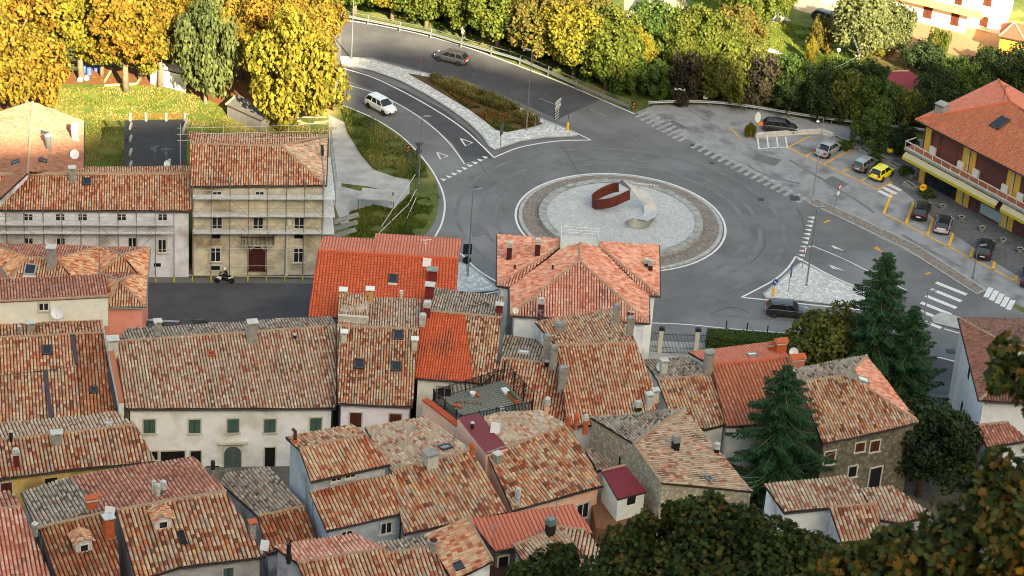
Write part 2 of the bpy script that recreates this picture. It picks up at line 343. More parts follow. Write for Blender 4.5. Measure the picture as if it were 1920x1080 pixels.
# rough ground beyond the guard rail and gardens top right
mb = MB().sheet(px([(600,-80),(640,-5),(700,18),(800,40),(900,68),(1000,100),(1100,142),(1190,188),(1235,196),(1300,190),(1500,212),(1740,255),(1760,150),(1640,100),(1500,80),(1300,60),(1200,-80)]), .012); struct('grass_bank', mb, mat('bank_grass', S(84,96,34), .95, S(60,72,28), .8, .6, 8, c3=S(100,82,48), s3=.3))
struct('garden_lawn', MB().sheet(px([(1270,-40),(1400,-10),(1480,40),(1600,66),(1660,110),(1600,170),(1480,120),(1300,40)]), .022), mat('garden_grass', S(88,104,36), .95, S(70,92,32), .8, .4, 9))
tan = mat('terrace_paving', S(150,112,84), .9, S(140,104,78), .8, .15, 8)
struct('terrace_paving', MB().sheet(px([(1640,60),(1700,20),(1760,20),(2040,60),(2040,170),(1880,130),(1760,95),(1660,112)]), .03), tan)
mb = MB().sheet(px([(1600,100),(1660,90),(1760,110),(1800,140),(1720,160),(1640,130)]), .025); struct('dry_garden_ground', mb, mat('dry_soil', S(104,92,58), .95, S(92,86,50), .8, .4))
mb = MB(); mb.sheet(px([(1170,-60),(1260,-40),(1300,25),(1270,36),(1200,60),(1170,40)]), .032); mb.sheet(px([(1460,-30),(1700,-30),(1690,20),(1560,38),(1470,12)]), .032); struct('gravel_drive', mb, mat('pale_gravel', S(160,146,124), .9, S(146,130,110), 2))
mb = MB(); strip(px([(1285,18),(1340,28),(1400,40),(1480,36)], n=4), 1.2, .04, mb); strip(px([(1440,92),(1475,108),(1520,122)], n=4), 1.1, .04, mb); struct('garden_path', mb, M_conc)

# roundabout centre
K = 124.0; RC = (.09068*K, 1.92959*K); RR = .09365*K
def ring(c, r0, r1, z, mb, mi=0, n=96, z1=None):
    vs = []
    for r, zz in ((r0, z), (r1, z if z1 is None else z1)):
        for j in range(n): q = 2*math.pi*j/n; vs.append((c[0]+r*math.cos(q), c[1]+r*math.sin(q), zz))
    mb.add(vs, [(j, (j+1) % n, n+(j+1) % n, n+j) for j in range(n)], mi)
s1 = RR/919.0
mb = MB(); ring(RC, RR-.30, RR-.06, .035, mb); struct('road_marking_ring', mb, M_line)
mb = MB(); r0, r1 = 850*s1, 880*s1
ring(RC, r0, r1, .17, mb); ring(RC, r1, r1+.02, .17, mb, z1=.0)
struct('roundabout_kerb', mb, M_kerb)
mb = MB(); ring(RC, 690*s1, r0+.02, .16, mb); struct('cobbled_apron', mb, M_cobb)
ri, ro_ = 640*s1, 708*s1
M_islst = mat('island_wall_stone', S(168,168,162), .9, S(122,122,118), 1.4, .5, 6)
mb = MB(); ring(RC, ri, ro_, .62, mb, n=64); ring(RC, ro_, ro_+.06, .62, mb, n=64, z1=.1); mb.build('island_ring_wall', M_islst, label='low round grey stone kerb wall around the white gravel of the roundabout', cat='low wall')
mb = MB(); mb.prism([(RC[0]+(ri+.03)*math.cos(2*math.pi*j/64), RC[1]+(ri+.03)*math.sin(2*math.pi*j/64)) for j in range(64)], .1, .57); struct('gravel_island', mb, M_gravel)

# splitter islands
def island(name, pts, m, h=.14, n=0):
    P = px(pts, n=n) if n else px(pts)
    mb = MB(); mb.prism([(p.x, p.y) for p in P], 0, h-.01, 0)
    P2 = P+[P[0]]; strip(P2, .26, h, mb, 1); return struct(name, mb, [m, M_kerb])
island('splitter_island', [(640,107),(700,114),(760,131),(812,142),(880,168),(950,197),(1010,222),(1062,243),(1084,255),(1070,257),(1020,259),(975,266),(945,276),(928,282),(918,276),(905,256),(880,232),(845,206),(800,178),(750,152),(700,134),(640,122)], M_setts)
island('splitter_island', [(1432,553),(1460,530),(1494,500),(1502,495),(1512,499),(1545,515),(1590,536),(1640,552),(1630,576),(1560,572),(1480,563),(1436,560)], M_setts)
island('splitter_island', [(850,490),(878,500),(905,520),(932,543),(925,546),(880,550),(850,553)], M_setts)
island('splitter_island', [(1748,597),(1765,588),(1810,600),(1830,622),(1800,618),(1750,606)], M_conc)
bed = mat('planting_bed_soil', S(100,72,50), .95, S(72,70,40), 3, .6)
struct('planting_bed', MB().sheet(px([(763,139),(806,147),(850,160),(905,182),(955,202),(1018,234),(1000,240),(950,250),(930,246),(905,226),(880,208),(840,184),(800,160)]), .16), bed)

# painted lines
mb = MB()
def ln(pts, wd=.16, n=6, z=.035): strip(px(pts, n=n), wd, z, mb)
ln([(640,157),(700,174),(760,203),(810,238),(845,272),(871,308)])
ln([(640,128),(700,146),(770,180),(830,215),(870,243),(900,270),(926,296)], .2)
ln([(926,296),(970,278),(1020,268),(1060,264),(1108,263)], .2)
ln([(1108,263),(1072,246),(1020,224),(960,196)], .18)
ln([(640,197),(700,222),(755,258),(800,306),(826,350),(834,385),(828,420),(815,445)], .2)
ln([(640,38),(700,46),(780,62),(860,84),(940,112),(1040,150),(1120,184),(1190,214)], .2)
ln([(1390,558),(1425,540),(1455,523),(1478,502),(1492,481)], .22)
ln([(1492,481),(1540,508),(1590,532),(1640,548)], .22, 3)
ln([(1390,558),(1450,564),(1520,572),(1600,580),(1700,592)], .22, 3)
ln([(1527,463),(1580,485),(1640,515),(1700,545)], .14, 3)
ln([(868,479),(888,500),(910,516),(934,530)], .22)
ln([(868,479),(858,474)], .22, 1)
ln([(905,552),(935,547)], .2, 1)
ln([(1222,606),(1290,609),(1370,617),(1460,624),(1560,632)], .16, 3)
ln([(1770,617),(1822,632)], .2, 1); ln([(1758,670),(1790,678)], .2, 1)
# give-way teeth
def teeth(p, q, n, s):
    A, B = W(*p), W(*q); d = (B-A)/n; nn = Vector((-d.y, d.x, 0)).normalized()*s
    for i in range(n):
        a = A+d*(i+.15); b = A+d*(i+.8); c = (a+b)/2+nn
        mb.add([(a.x, a.y, .036), (b.x, b.y, .036), (c.x, c.y, .036)], [(0, 1, 2) if nn.cross(d).z < 0 else (0, 2, 1)])
teeth((830,341),(918,294), 9, .75)
teeth((1506,492),(1528,405), 11, .8)
def tri(pts, wd=.14):
    P = px(pts); strip(P+[P[0]], wd, .036, mb)
tri([(863,260),(886,268),(873,274)], .2); tri([(819,286),(840,293),(826,299)], .2)
tri([(1556,459),(1584,472),(1566,466)], .2); tri([(1554,497),(1583,509),(1563,504)], .2)
ln([(1516,463),(1527,462)], .25, 1)
struct('road_marking', mb, M_line)
mb = MB()
def zeb(a, b, n, d, wd):  # stripes centred along a-b, half vector d in pixels
    for i in range(n):
        t = (i+.5)/n; x = a[0]+(b[0]-a[0])*t; y = a[1]+(b[1]-a[1])*t; strip(px([(x-d[0], y-d[1]), (x+d[0], y+d[1])]), wd, .037, mb)
zeb((1200,212),(1290,262), 9, (13,-6), .5)
zeb((1300,270),(1510,378), 17, (9,-5), .5)
zeb((1728,524),(1700,600), 6, (0,0), .1)
ln([(1108,206),(1135,218)], .12, 1, .037); ln([(1050,200),(1010,184)], .1, 1, .037)
struct('road_marking_worn', mb, M_linew)
mb = MB()
for i in range(6): strip(px([(1755-i*9.5, 530+i*12.5), (1812-i*9.5, 553+i*12.5)]), .55, .036, mb)
zeb((1848,546),(1900,575), 5, (5,-9), .55)
zeb((1655,367),(1700,337), 5, (-12,-6), .6)
for x in (1420,1438,1456,1473): strip(px([(x,257),(x+3,278)]), .18, .036, mb)
strip(px([(1421,279),(1474,276)]), .18, .036, mb)
struct('zebra_crossing', mb, M_line)
mb = MB()
def yl(p, q, wd=.19): strip(px([p, q]), wd, .034, mb)
yl((1477,277),(1646,356)); yl((1477,277),(1518,256)); yl((1512,292),(1525,285)); yl((1545,308),(1598,279)); yl((1578,324),(1596,315)); yl((1611,341),(1626,333)); yl((1646,356),(1697,328))
for a, b in (((1657,400),(1673,361)),((1698,421),(1713,380)),((1739,442),(1752,401)),((1779,463),(1792,422)),((1818,485),(1831,445)),((1861,506),(1872,466)),((1904,527),(1914,489))): yl(a, b, .28)
yl((1657,400),(1930,541)); yl((1368,240),(1392,262), .16); yl((1366,240),(1396,241), .14)
yl((1545,418),(1556,413), .2); yl((1638,465),(1660,475), .18); yl((1642,462),(1650,470), .18); yl((1736,515),(1745,511), .2)
struct('parking_marking', mb, M_yel)
# cobbled drain strip between the road and the plaza
mb = MB(); A = px([(1516,381),(1600,420),(1700,468),(1832,552)]); B = px([(1531,374),(1615,411),(1718,460),(1848,544)])
mb.sheet(A+B[::-1], .05); struct('cobbled_strip', mb, M_cobb)
mb = MB(); strip(A, .22, .07, mb); strip(B, .2, .07, mb); strip([A[-1], B[-1]], .2, .07, mb); struct('kerb', mb, M_kerb)
mb = MB()
for P in ([(1236,232),(1262,226),(1290,240),(1262,247)], [(1040,300),(1062,296),(1075,306),(1050,311)], [(1405,350),(1450,362),(1440,374),(1398,360)], [(930,330),(950,322),(958,340),(940,350)], [(1300,560),(1352,548),(1362,560),(1310,574)], [(880,420),(905,416),(912,440),(886,446)], [(1560,330),(1592,346),(1570,356),(1542,340)], [(1420,288),(1466,300),(1452,312),(1408,298)], [(1560,600),(1640,612),(1632,628),(1552,616)]): mb.sheet(px(P), .0302)
struct('asphalt_repairs', mb, mat('asphalt_repair', S(110,110,111), .95, S(100,100,101), .8, .2, 20))
# patches, tyre marks and cracks
mb = MB(); g = mat('manhole_iron', S(70,70,72), .7, S(54,54,56), 6)
for x, y, s in ((1427,374,.7),(1490,372,1.1),(1298,273,.5),(893,352,.5),(823,370,.4),(1335,306,.5),(1782,659,.9)): p = W(x, y); mb.prism([(p.x-s/2, p.y-s/2), (p.x+s/2, p.y-s/2), (p.x+s/2, p.y+s/2), (p.x-s/2, p.y+s/2)], .0, .04)
struct('drain_covers', mb, g)
mb = MB(); ck = mat('tar_crack', S(80,80,82), .9)
for P in ([(1057,278),(1068,296),(1080,318),(1090,330)], [(1493,392),(1503,405),(1508,425),(1508,436)], [(1436,450),(1430,470),(1408,494)], [(1330,590),(1360,578),(1385,578),(1405,588)], [(898,300),(908,320),(920,336)], [(1125,187),(1080,208),(1046,223)], [(1262,226),(1300,250),(1330,262)], [(1455,210),(1490,226)], [(1515,212),(1560,235)], [(1290,205),(1330,230)]):
    strip(px([(x+random.uniform(-1, 1), y) for x, y in P], n=3), .09, .033, mb)
struct('road_cracks', mb, ck)
mb = MB(); 
for P in ([(1400,310),(1440,330),(1500,345)], [(1480,300),(1530,330),(1560,345)], [(1560,350),(1600,372),(1640,400)], [(1690,440),(1740,468),(1800,500)], [(1100,222),(1160,245),(1205,268)]):
    strip(px(P, n=4), .35, .031, mb)
for r_ in (RR+2.1, RR+3.6, RR+6.2):
    strip([(RC[0]+r_*math.cos(q), RC[1]+r_*math.sin(q)) for q in np.linspace(-.9, 3.9, 90)], .5, .0305+r_*.00005, mb)
for P in ([(1330,590),(1420,596),(1500,604),(1600,618)],): strip(px(P, n=5), .45, .0312, mb)
struct('tyre_marks', mb, mat('tyre_stain', S(98,98,99), .95, S(116,116,117), .9, c3=S(118,118,119), s3=.35))
# ---------------------------------------------------------------- roofs and houses
def tile_geo(P, n, cw, rl, amp, lip=.022, jit=1.0):
    """curved tiles over one roof plane: columns run down the slope, clipped to the convex polygon P"""
    n = Vector(n); v = Vector((n.x, n.y, 0)); v = (v - n*v.dot(n)).normalized(); u = n.cross(v).normalized()
    O = P[0]; pu = np.array([(p-O).dot(u) for p in P]); pv = np.array([(p-O).dot(v) for p in P]); m = len(P)
    umin, umax = pu.min(), pu.max()
    ncol = max(1, int(round((umax-umin)/cw))); cw = (umax-umin)/ncol
    fr = np.array([0, .15, .22, .5, .78, .85, 1.0]); hh = np.array([0, 0, .68, 1, .68, 0, 0])*amp; K7 = len(fr)
    U = umin+cw*(np.arange(ncol)[:, None]+fr[None, :])
    Uc = np.clip(U, umin+1e-4, umax-1e-4); lo = np.full(U.shape, 1e9); hi = np.full(U.shape, -1e9)
    for i in range(m):
        a, b = i, (i+1) % m
        if abs(pu[a]-pu[b]) < 1e-6: continue
        t = (Uc-pu[a])/(pu[b]-pu[a]); ok = (t >= 0) & (t <= 1); vv = pv[a]+t*(pv[b]-pv[a])
        lo = np.where(ok, np.minimum(lo, vv), lo); hi = np.where(ok, np.maximum(hi, vv), hi)
    vmin, vmax = pv.min(), pv.max(); nr = int((vmax-vmin)/rl)+3
    uc = umin+cw*np.arange(ncol); off = (rng.uniform(-.13, .13, ncol)+.22*np.sin(uc*.6+rng.uniform(0, 6))+.10*np.sin(uc*1.9))*rl*jit
    r = np.arange(nr); v0 = vmin-rl+r[None, :]*rl+off[:, None]                # (ncol,nr)
    v1 = v0+rl*1.02
    Lo, Hi = lo[:, None, :], hi[:, None, :]
    a = np.clip(v0[:, :, None], Lo, Hi); b = np.clip(v1[:, :, None], Lo, Hi)  # (ncol,nr,7)
    keep = (b-a).max(axis=2) > .03
    hj = rng.uniform(-.006, .010, keep.shape)*jit; wj = rng.normal(0, .03, keep.shape)*cw*jit
    Ub = np.broadcast_to(U[:, None, :], a.shape)
    ua, ub = Ub+0, Ub+wj[:, :, None]*np.array([0, .6, 1, 1, 1, .6, 0])
    ha = hh[None, None, :]+hj[:, :, None]; hb = hh[None, None, :]*1.08+lip+hj[:, :, None]
    ua, ub, a, b, ha, hb = [x[keep] for x in (ua, ub, a, b, ha, hb)]
    T = len(ua); p1, p2, p3 = rng.uniform(0, 6.28, 3)
    sag = lambda x, y: jit*(.030*np.sin(x*.95+p1)+.024*np.sin(y*1.25+x*.5+p2)+.012*np.sin(x*2.7+p3))
    ha = ha+sag(ua, a); hb = hb+sag(ub, b); C = np.stack([np.stack([ua, a, ha], -1), np.stack([ub, b, hb], -1)], 1)  # (T,2,7,3)
    B3 = np.array([u, v, n]); Vv = (C.reshape(-1, 3) @ B3)+np.array(O)
    base = (np.arange(T)*2*K7)[:, None, None]; j = np.arange(K7-1)
    q = np.stack([j, j+K7, j+K7+1, j+1], -1)[None]; Q = (base+q).reshape(-1, 4)
    rv = rng.random((T, 2)); cu = ua[:, 3]; cv = a[:, 3]
    patch = .5+.25*(np.sin(cu*.8+p2)+np.sin(cv*1.1+p1)+.8*np.sin(cu*1.7+cv*1.3+p3)); sel = rng.random(T) < .2
    rv[:, 0] = np.where(sel, patch+rng.normal(0, .06, T), rv[:, 0]); rv[:, 0] = np.clip(rv[:, 0], .02, .98)
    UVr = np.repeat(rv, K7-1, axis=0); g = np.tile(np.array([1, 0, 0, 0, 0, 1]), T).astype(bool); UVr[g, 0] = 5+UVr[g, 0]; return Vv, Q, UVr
def inpoly(x, y, P):
    c = False; j = len(P)-1
    for i in range(len(P)):
        if (P[i][1] > y) != (P[j][1] > y) and x < (P[j][0]-P[i][0])*(y-P[i][1])/(P[j][1]-P[i][1])+P[i][0]: c = not c
        j = i
    return c
def inset(P, ds):
    """P xy list (ccw), move edge i inward by ds[i]"""
    n = len(P); out = []; L = []
    for i in range(n):
        a, b = Vector(P[i]), Vector(P[(i+1) % n]); t = (b-a)
        if t.length < 1e-6: t = Vector((1, 0))
        t.normalize(); nn = Vector((-t.y, t.x)); L.append((a+nn*ds[i], t))
    for i in range(n):
        p, t = L[i-1]; q, s = L[i]; den = t.x*s.y-t.y*s.x
        if abs(den) < .08: out.append((q.x, q.y)); continue
        k = ((q.x-p.x)*s.y-(q.y-p.y)*s.x)/den; r = p+t*k
        o = Vector(P[i])
        if (r-o).length > 2.0: r = o+(r-o).normalized()*2.0
        out.append((r.x, r.y))
    return out
class House:
    def __init__(s, name, label, wm, cat='house', group=None, zb=None, oh=.32, gut=M_gutter):
        s.name, s.label, s.wm, s.cat, s.group, s.zb, s.oh, s.gut = name, label, wm, cat, group, zb, oh, gut; s.F = []; s.walls = []
    def _add(s, pp, A, n, tile, cw, rl, amp, **k):
        P = [onplane(x, y, A, n) for x, y in pp]; s.F.append(dict(px=pp, P=P, n=n, A=A, tile=tile, cw=cw, rl=rl, amp=amp, **k)); return s
    def face(s, pp, z, pitch, tile='mix', cw=.27, rl=.40, amp=None, up=False, **k):
        A, B = W(*pp[0], z), W(*pp[1], z); d = (B-A).normalized(); h = Vector((-d.y, d.x, 0))
        cx = sum(p[0] for p in pp[2:])/(len(pp)-2); cy = sum(p[1] for p in pp[2:])/(len(pp)-2)
        if (W(cx, cy, z)-A).dot(h) < 0: h = -h
        pr = R(pitch)*(-1 if up else 1); dn = h*math.cos(pr)-Vector((0, 0, math.sin(pr))); n = d.cross(dn); 
        if n.z < 0: n = -n
        return s._add(pp, A, n, tile, cw, rl, amp or .42*cw, **k)
    def face3(s, pp, zs, tile='mix', cw=.27, rl=.40, amp=None, **k):
        A, B, C = [W(*p, z) for p, z in zip(pp[:3], zs)]; n = (B-A).cross(C-A).normalized()
        if n.z < 0: n = -n
        return s._add(pp, A, n, tile, cw, rl, amp or .42*cw, **k)
    def finish(s):
        allP = [p for f in s.F for p in f['P']]
        if s.zb is None: s.zb = min(zt(p.x, p.y) for p in allP)-.3
        c = sum(allP, Vector())/len(allP); s.root = thing(s.name, (c.x, c.y, s.zb+.3), s.label, s.cat, s.group)
        near = lambda a, b: abs(a[0]-b[0])+abs(a[1]-b[1]) < 4.5
        wl = MB(); slab = MB(); gt = []; rd = MB(); TV = {}; 
        for fi, f in enumerate(s.F):
            pp, P, n = f['px'], f['P'], f['n']; m = len(P)
            area = sum(P[i].x*P[(i+1) % m].y-P[(i+1) % m].x*P[i].y for i in range(m))
            if area < 0: pp = pp[::-1]; P = P[::-1]; f['px'] = pp; f['P'] = P
            f['sh'] = [None]*m
        for fi, f in enumerate(s.F):
            pp = f['px']; m = len(pp)
            for i in range(m):
                for gi, g in enumerate(s.F):
                    if gi == fi: continue
                    q = g['px']
                    for j in range(len(q)):
                        if (near(pp[i], q[j]) and near(pp[(i+1) % m], q[(j+1) % len(q)])) or (near(pp[i], q[(j+1) % len(q)]) and near(pp[(i+1) % m], q[j])): f['sh'][i] = gi
        for fi, f in enumerate(s.F):
            pp, P, n, A = f['px'], f['P'], f['n'], f['A']; m = len(P); zp = lambda x, y: A.z-((x-A.x)*n.x+(y-A.y)*n.y)/n.z
            f['zp'] = zp
            flush = f.get('flush', ())
            ds = [0.0 if (f['sh'][i] is not None or any(near(pp[i], q) for q in flush) and any(near(pp[(i+1) % m], q) for q in flush)) else s.oh for i in range(m)]
            xy = [(p.x, p.y) for p in P]; ix = inset(xy, ds)
            if not f.get('nowall'):
                zbb = f.get('zb', s.zb)
                wl.prism(ix, zbb, [zp(*q)-.17 for q in ix])
                for i in range(m):
                    if f['sh'][i] is None: s.walls.append((Vector(ix[i]), Vector(ix[(i+1) % m]), zbb, max(zp(*ix[i]), zp(*ix[(i+1) % m]))))
            slab.prism(xy, [p.z-.16 for p in P], [p.z-.012 for p in P])
            for i in range(m):
                a, b = P[i], P[(i+1) % m]; L = (b-a).length
                if L < .4: continue
                cen = sum(P, Vector())/m
                if f['sh'][i] is None:
                    if abs(a.z-b.z)/L < .05 and a.z < cen.z-.05 and not f.get('nogut'):
                        t = (b-a).normalized(); o = Vector((t.y, -t.x, 0)).normalized()*.07
                        gt.append((a+o-Vector((0, 0, .04)), b+o-Vector((0, 0, .04))))
                    if abs(a.z-b.z)/L < .05 and a.z > cen.z+.05 and f.get('cope', 1): s._ridge(rd, a, b)
                elif f['sh'][i] > fi:
                    g = s.F[f['sh'][i]]; gA, gn = g['A'], g['n']; zz = gA.z-((cen.x-gA.x)*gn.x+(cen.y-gA.y)*gn.y)/gn.z
                    if zz > cen.z+.05 and a.z-.0 > -99: s._ridge(rd, a, b)
            if f['tile'] in TILE:
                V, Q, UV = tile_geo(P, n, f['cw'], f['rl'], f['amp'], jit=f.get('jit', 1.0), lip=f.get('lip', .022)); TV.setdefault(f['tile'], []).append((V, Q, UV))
            else: slab.add([p+n*.02 for p in P], [tuple(range(m))], 1)
        mats = []; VV = []; QQ = []; UU = []; MI = []; b = 0
        for k, lst in TV.items():
            mats.append(TILE[k])
            for V, Q, UV in lst: VV.append(V); QQ.append(Q+b); UU.append(UV); MI.append(np.full(len(Q), len(mats)-1)); b += len(V)
        wl.build('wall', s.wm, s.root)
        if VV:
            s.roof = np_obj('roof', np.concatenate(VV), np.concatenate(QQ), np.concatenate(UU), mats, s.root, mi=np.concatenate(MI))
        sheetm = [f['tile'] for f in s.F if f['tile'] not in TILE]
        sl = slab.build('roof_board' if VV else 'roof', [M_fascia]+([MATS[sheetm[0]]] if sheetm else []), s.roof if VV else s.root)
        if not VV: s.roof = sl
        if rd.v: rd.build('ridge_tiles', [f.get('rm') for f in s.F if f.get('rm')][:1] or [M_ridge], s.roof)
        for a, b in (gt if s.gut else []): MB().tube([a, b], .075, 6).build('gutter', s.gut, s.root)
        return s
    def _ridge(s, mb, a, b):
        L = (b-a).length; k = max(2, int(L/.42)); pts = []; rr = []
        for i in range(k):
            p = a.lerp(b, i/k); q = a.lerp(b, (i+.97)/k); o = Vector((0, 0, .03+random.uniform(-.012, .012))); pts += [p+o, q+o]; rr += [.115, .15]
        mb.tube(pts, rr, 8)
    def hit(s, x, y):
        best = None
        for f in s.F:
            if inpoly(x, y, f['px']):
                p = onplane(x, y, f['A'], f['n']); t = (p-CO).length
                if best is None or t < best[0]: best = (t, p, f)
        if best is None:
            f = min(s.F, key=lambda f: min((x-q[0])**2+(y-q[1])**2 for q in f['px'])); best = (0, onplane(x, y, f['A'], f['n']), f)
        return best[1], best[2]
    def whit(s, x, y):
        d = ray(x, y); best = None
        for a, b, z0, z1 in s.walls:
            t = b-a
            if t.length < .3: continue
            nn = Vector((t.y, -t.x)).normalized(); den = d.x*nn.x+d.y*nn.y
            if den >= 0: continue
            k = ((a.x)*nn.x+(a.y)*nn.y)/den
            if k <= 0: continue
            p = CO+d*k; u = ((p.x-a.x)*t.x+(p.y-a.y)*t.y)/t.length_squared
            if -.04 <= u <= 1.04 and z0-1 < p.z < z1+.4 and (best is None or k < best[0]): best = (k, p, nn)
        if best is None: print('NOHIT', s.name, x, y); return None
        return best[1], Vector((best[2].x, best[2].y, 0))
    def axes(s, f):
        n = f['n']; v = Vector((n.x, n.y, 0)).normalized(); return Vector((-v.y, v.x, 0)), v
    def chim(s, x, y, w=.6, d=.6, h=1.1, style='slab', m=None, cap=None):
        p, f = s.hit(x, y); u, v = s.axes(f); m = m or M_cem; cap = cap or M_cemL; up = Vector((0, 0, 1)); mb = MB()
        if style in ('slab', 'tile', 'block'):
            mb.obox(p+up*(h/2-.2), u*w/2, v*d/2, up*(h/2+.2), 0)
            if style == 'slab':
                for a in (-1, 1):
                    for b in (-1, 1): mb.obox(p+up*(h+.1)+u*a*(w/2-.07)+v*b*(d/2-.07), u*.06, v*.06, up*.1, 0)
                mb.obox(p+up*(h+.24), u*(w/2+.1), v*(d/2+.1), up*.045, 1)
            elif style == 'block':
                for k in range(3): mb.obox(p+up*(h+.04+.14*k), u*(w/2+.05), v*(d/2+.05), up*.045, 1)
                mb.obox(p+up*(h+.46), u*(w/2-.02), v*(d/2-.02), up*.06, 1)
            else:
                mb.obox(p+up*(h+.06), u*(w/2+.05), v*(d/2+.05), up*.05, 1)
                for sg in (-1, 1): mb.obox(p+up*(h+.33)+v*sg*d*.27, u*(w/2+.14), (v*sg*math.cos(.5)-up*math.sin(.5))*d*.36, (up*math.cos(.5)+v*sg*math.sin(.5))*.05, 2)
        elif style == 'pot':
            r = w/2; mb.lathe(p, [(r, -.3), (r, h*.8), (r*1.25, h*.82), (r*1.25, h*.9), (r*.8, h*.92), (r*.8, h)], 10, 0); mb.lathe(p+up*(h+.1), [(r*1.3, 0), (r*.9, .09), (.02, .14)], 10, 1)
        elif style == 'stack':
            r = w/2; mb.lathe(p, [(r, -.3), (r*.95, h*.45)], 10, 0)
            pr = []
            for k in range(4): z = h*(.45+.13*k); pr += [(r*1.15, z), (r*1.15, z+.05), (r*.75, z+.06), (r*.75, z+.1)]
            mb.lathe(p, pr+[(r*1.1, h*.98), (r*.8, h*1.05), (.02, h*1.1)], 10, 1)
        elif style == 'pipe':
            mb.tube([p-up*.3, p+up*h, p+up*(h+.25)-v*.05+u*.22], w/2, 8, 0); mb.lathe(p+up*(h*.3), [(w*.8, -.3), (w*.8, 0)], 8, 1)
        mb.build('chimney', [m, cap, M_terra], s.roof); return s
    def sky(s, x, y, w=.8, l=1.1, fm=None, gm=None, lift=.14, flash=False):
        p, f = s.hit(x, y); n = f['n']; u, _ = s.axes(f); v = u.cross(n).normalized(); fm = fm or mat('skylight_frame', S(70,66,66), .6)
        mb = MB(); q = p+n*lift
        for a in (-1, 1): mb.obox(q+u*a*w/2, u*.06, v*(l/2+.06), n*.1); mb.obox(q+v*a*l/2, u*(w/2+.06), v*.06, n*.1)
        if flash: mb.obox(q+(v if v.z < 0 else -v)*(l/2+.18)-n*.06, u*(w/2+.1), v*.13, n*.03, 1)
        k = mb.build('skylight', [fm, M_cemL], s.root)
        MB().obox(q+n*.03, u*w/2, v*l/2, n*.03).build('pane', gm or M_glass, k); return s
    def ant(s, x, y, h=2.0, az=.4, n=6, m=None):
        p, f = s.hit(x, y); mb = MB(); up = Vector((0, 0, 1)); mb.tube([p-up*.1, p+up*h], .025, 5)
        d = Vector((math.cos(az), math.sin(az), 0)); e = Vector((-d.y, d.x, 0)); c = p+up*(h*.92)
        mb.tube([c-d*.5, c+d*.6], .018, 4)
        for k in range(n): q = c+d*(-.45+k/(n-1)); mb.tube([q-e*(.28-.02*k), q+e*(.28-.02*k)], .012, 4)
        c2 = p+up*(h*.72); mb.tube([c2-e*.35, c2+e*.35], .015, 4)
        for k in (-1, 0, 1): q = c2+e*.3*k; mb.tube([q-d*.2, q+d*.2], .012, 4)
        mb.build('antenna', m or M_steel, s.root); return s
    def dish(s, x, y, r=.42, h=.8, az=-.15, m=None, wall=False, sq=False):
        if wall: p, nn = s.whit(x, y); c = p+nn*.45; base = p
        else: p, f = s.hit(x, y+h*19); c = p+Vector((0, 0, h)); base = p
        D = Vector((math.sin(az), -math.cos(az), .45)).normalized(); q = D.to_track_quat('Z', 'Y').to_matrix()
        mb = MB(); mb.tube([base, c], .03, 6, 1)
        if sq: mb.obox(c, q @ Vector((r*.8, 0, 0)), q @ Vector((0, r, 0)), D*.03, 0)
        else: mb.lathe(c, [(.02, 0), (r*.55, .035*r/.4), (r, .12*r/.4), (r, .14*r/.4), (r*.55, .06*r/.4), (.02, .03)], 16, 0, q); mb.tube([c+q @ Vector((0, -r*.8, .1)), c+D*r*.9], .015, 4, 1)
        mb.build('satellite_dish', [m or M_dishw, M_steel], s.root, smooth=False); return s
    def win(s, x, y, w, h, kind='pane', sm=None, fr=True, dz=0):
        r = s.whit(x, y)
        if r is None: return s
        p, n = r; u = Vector((-n.y, n.x, 0)); up = Vector((0, 0, 1)); p = p+up*dz
        fm = MB(); t = .12
        stone = kind in ('shut_g', 'shut_b', 'dark', 'arch', 'french')
        if fr:
            for a in (-1, 1): fm.obox(p+u*a*(w/2+t/2)+n*.03, u*t/2, n*.05, up*(h/2+t), 0)
            fm.obox(p+up*(h/2+t/2)+n*.03, u*w/2, n*.05, up*t/2, 0)
            fm.obox(p-up*(h/2+.06)+n*.07, u*(w/2+t+.08), n*.1, up*.06, 0)
        if kind in ('pane', 'french'):
            for a in (-1, 1): fm.obox(p+u*a*(w/2-.03)+n*.012, u*.03, n*.03, up*h/2, 1)
            for a in (-1, 1): fm.obox(p+up*a*(h/2-.03)+n*.014, u*(w/2-.06), n*.028, up*.03, 1)
            fm.obox(p+n*.016, u*.035, n*.028, up*(h/2-.06), 1)
            if h > 1.5: fm.obox(p+up*h*.18+n*.015, u*(w/2-.06), n*.022, up*.025, 1)
        W_ = fm.build('door' if kind in ('arch', 'door') else 'window', [sm or M_stone, M_white], s.root)
        if kind == 'arch':
            d = MB(); k = 10; pts = [(-w/2, -h/2), (w/2, -h/2)]+[(w/2*math.cos(math.pi*i/k), h/2-w/2+w/2*math.sin(math.pi*i/k)) for i in range(k+1)]
            d.add([p+u*a+up*b+n*.02 for a, b in pts], [tuple(range(len(pts)))])
            for a in (-.25, .25):
                for b in (-.3, .05, .3): d.obox(p+u*a*w+up*b*h*.8+n*.035, u*w*.17, n*.02, up*h*.11)
            d.build('door_leaf', mat('old_door_green', S(92,108,108), .8, S(70,82,82), 6, .3) if sm is None else sm, W_)
        elif kind in ('shut_g', 'shut_b'):
            c = S(74,102,94) if kind == 'shut_g' else S(92,46,32); d = MB(); d.obox(p+n*.005, u*w/2, n*.01, up*h/2, 1)
            for a in (-1, 1):
                c0 = p+u*a*(w/4)+n*.05; d.obox(c0, u*(w/4-.02), n*.02, up*(h/2-.02), 0)
                for k in range(int(h/.09)): d.obox(c0+up*(-h/2+.08+k*.09)+n*.022, u*(w/4-.07), n*.008, up*.025, 0)
            d.build('shutter', [mat('shutter_'+('green' if kind == 'shut_g' else 'brown'), c, .7, tuple(v*.8 for v in c), 5), M_black], W_)
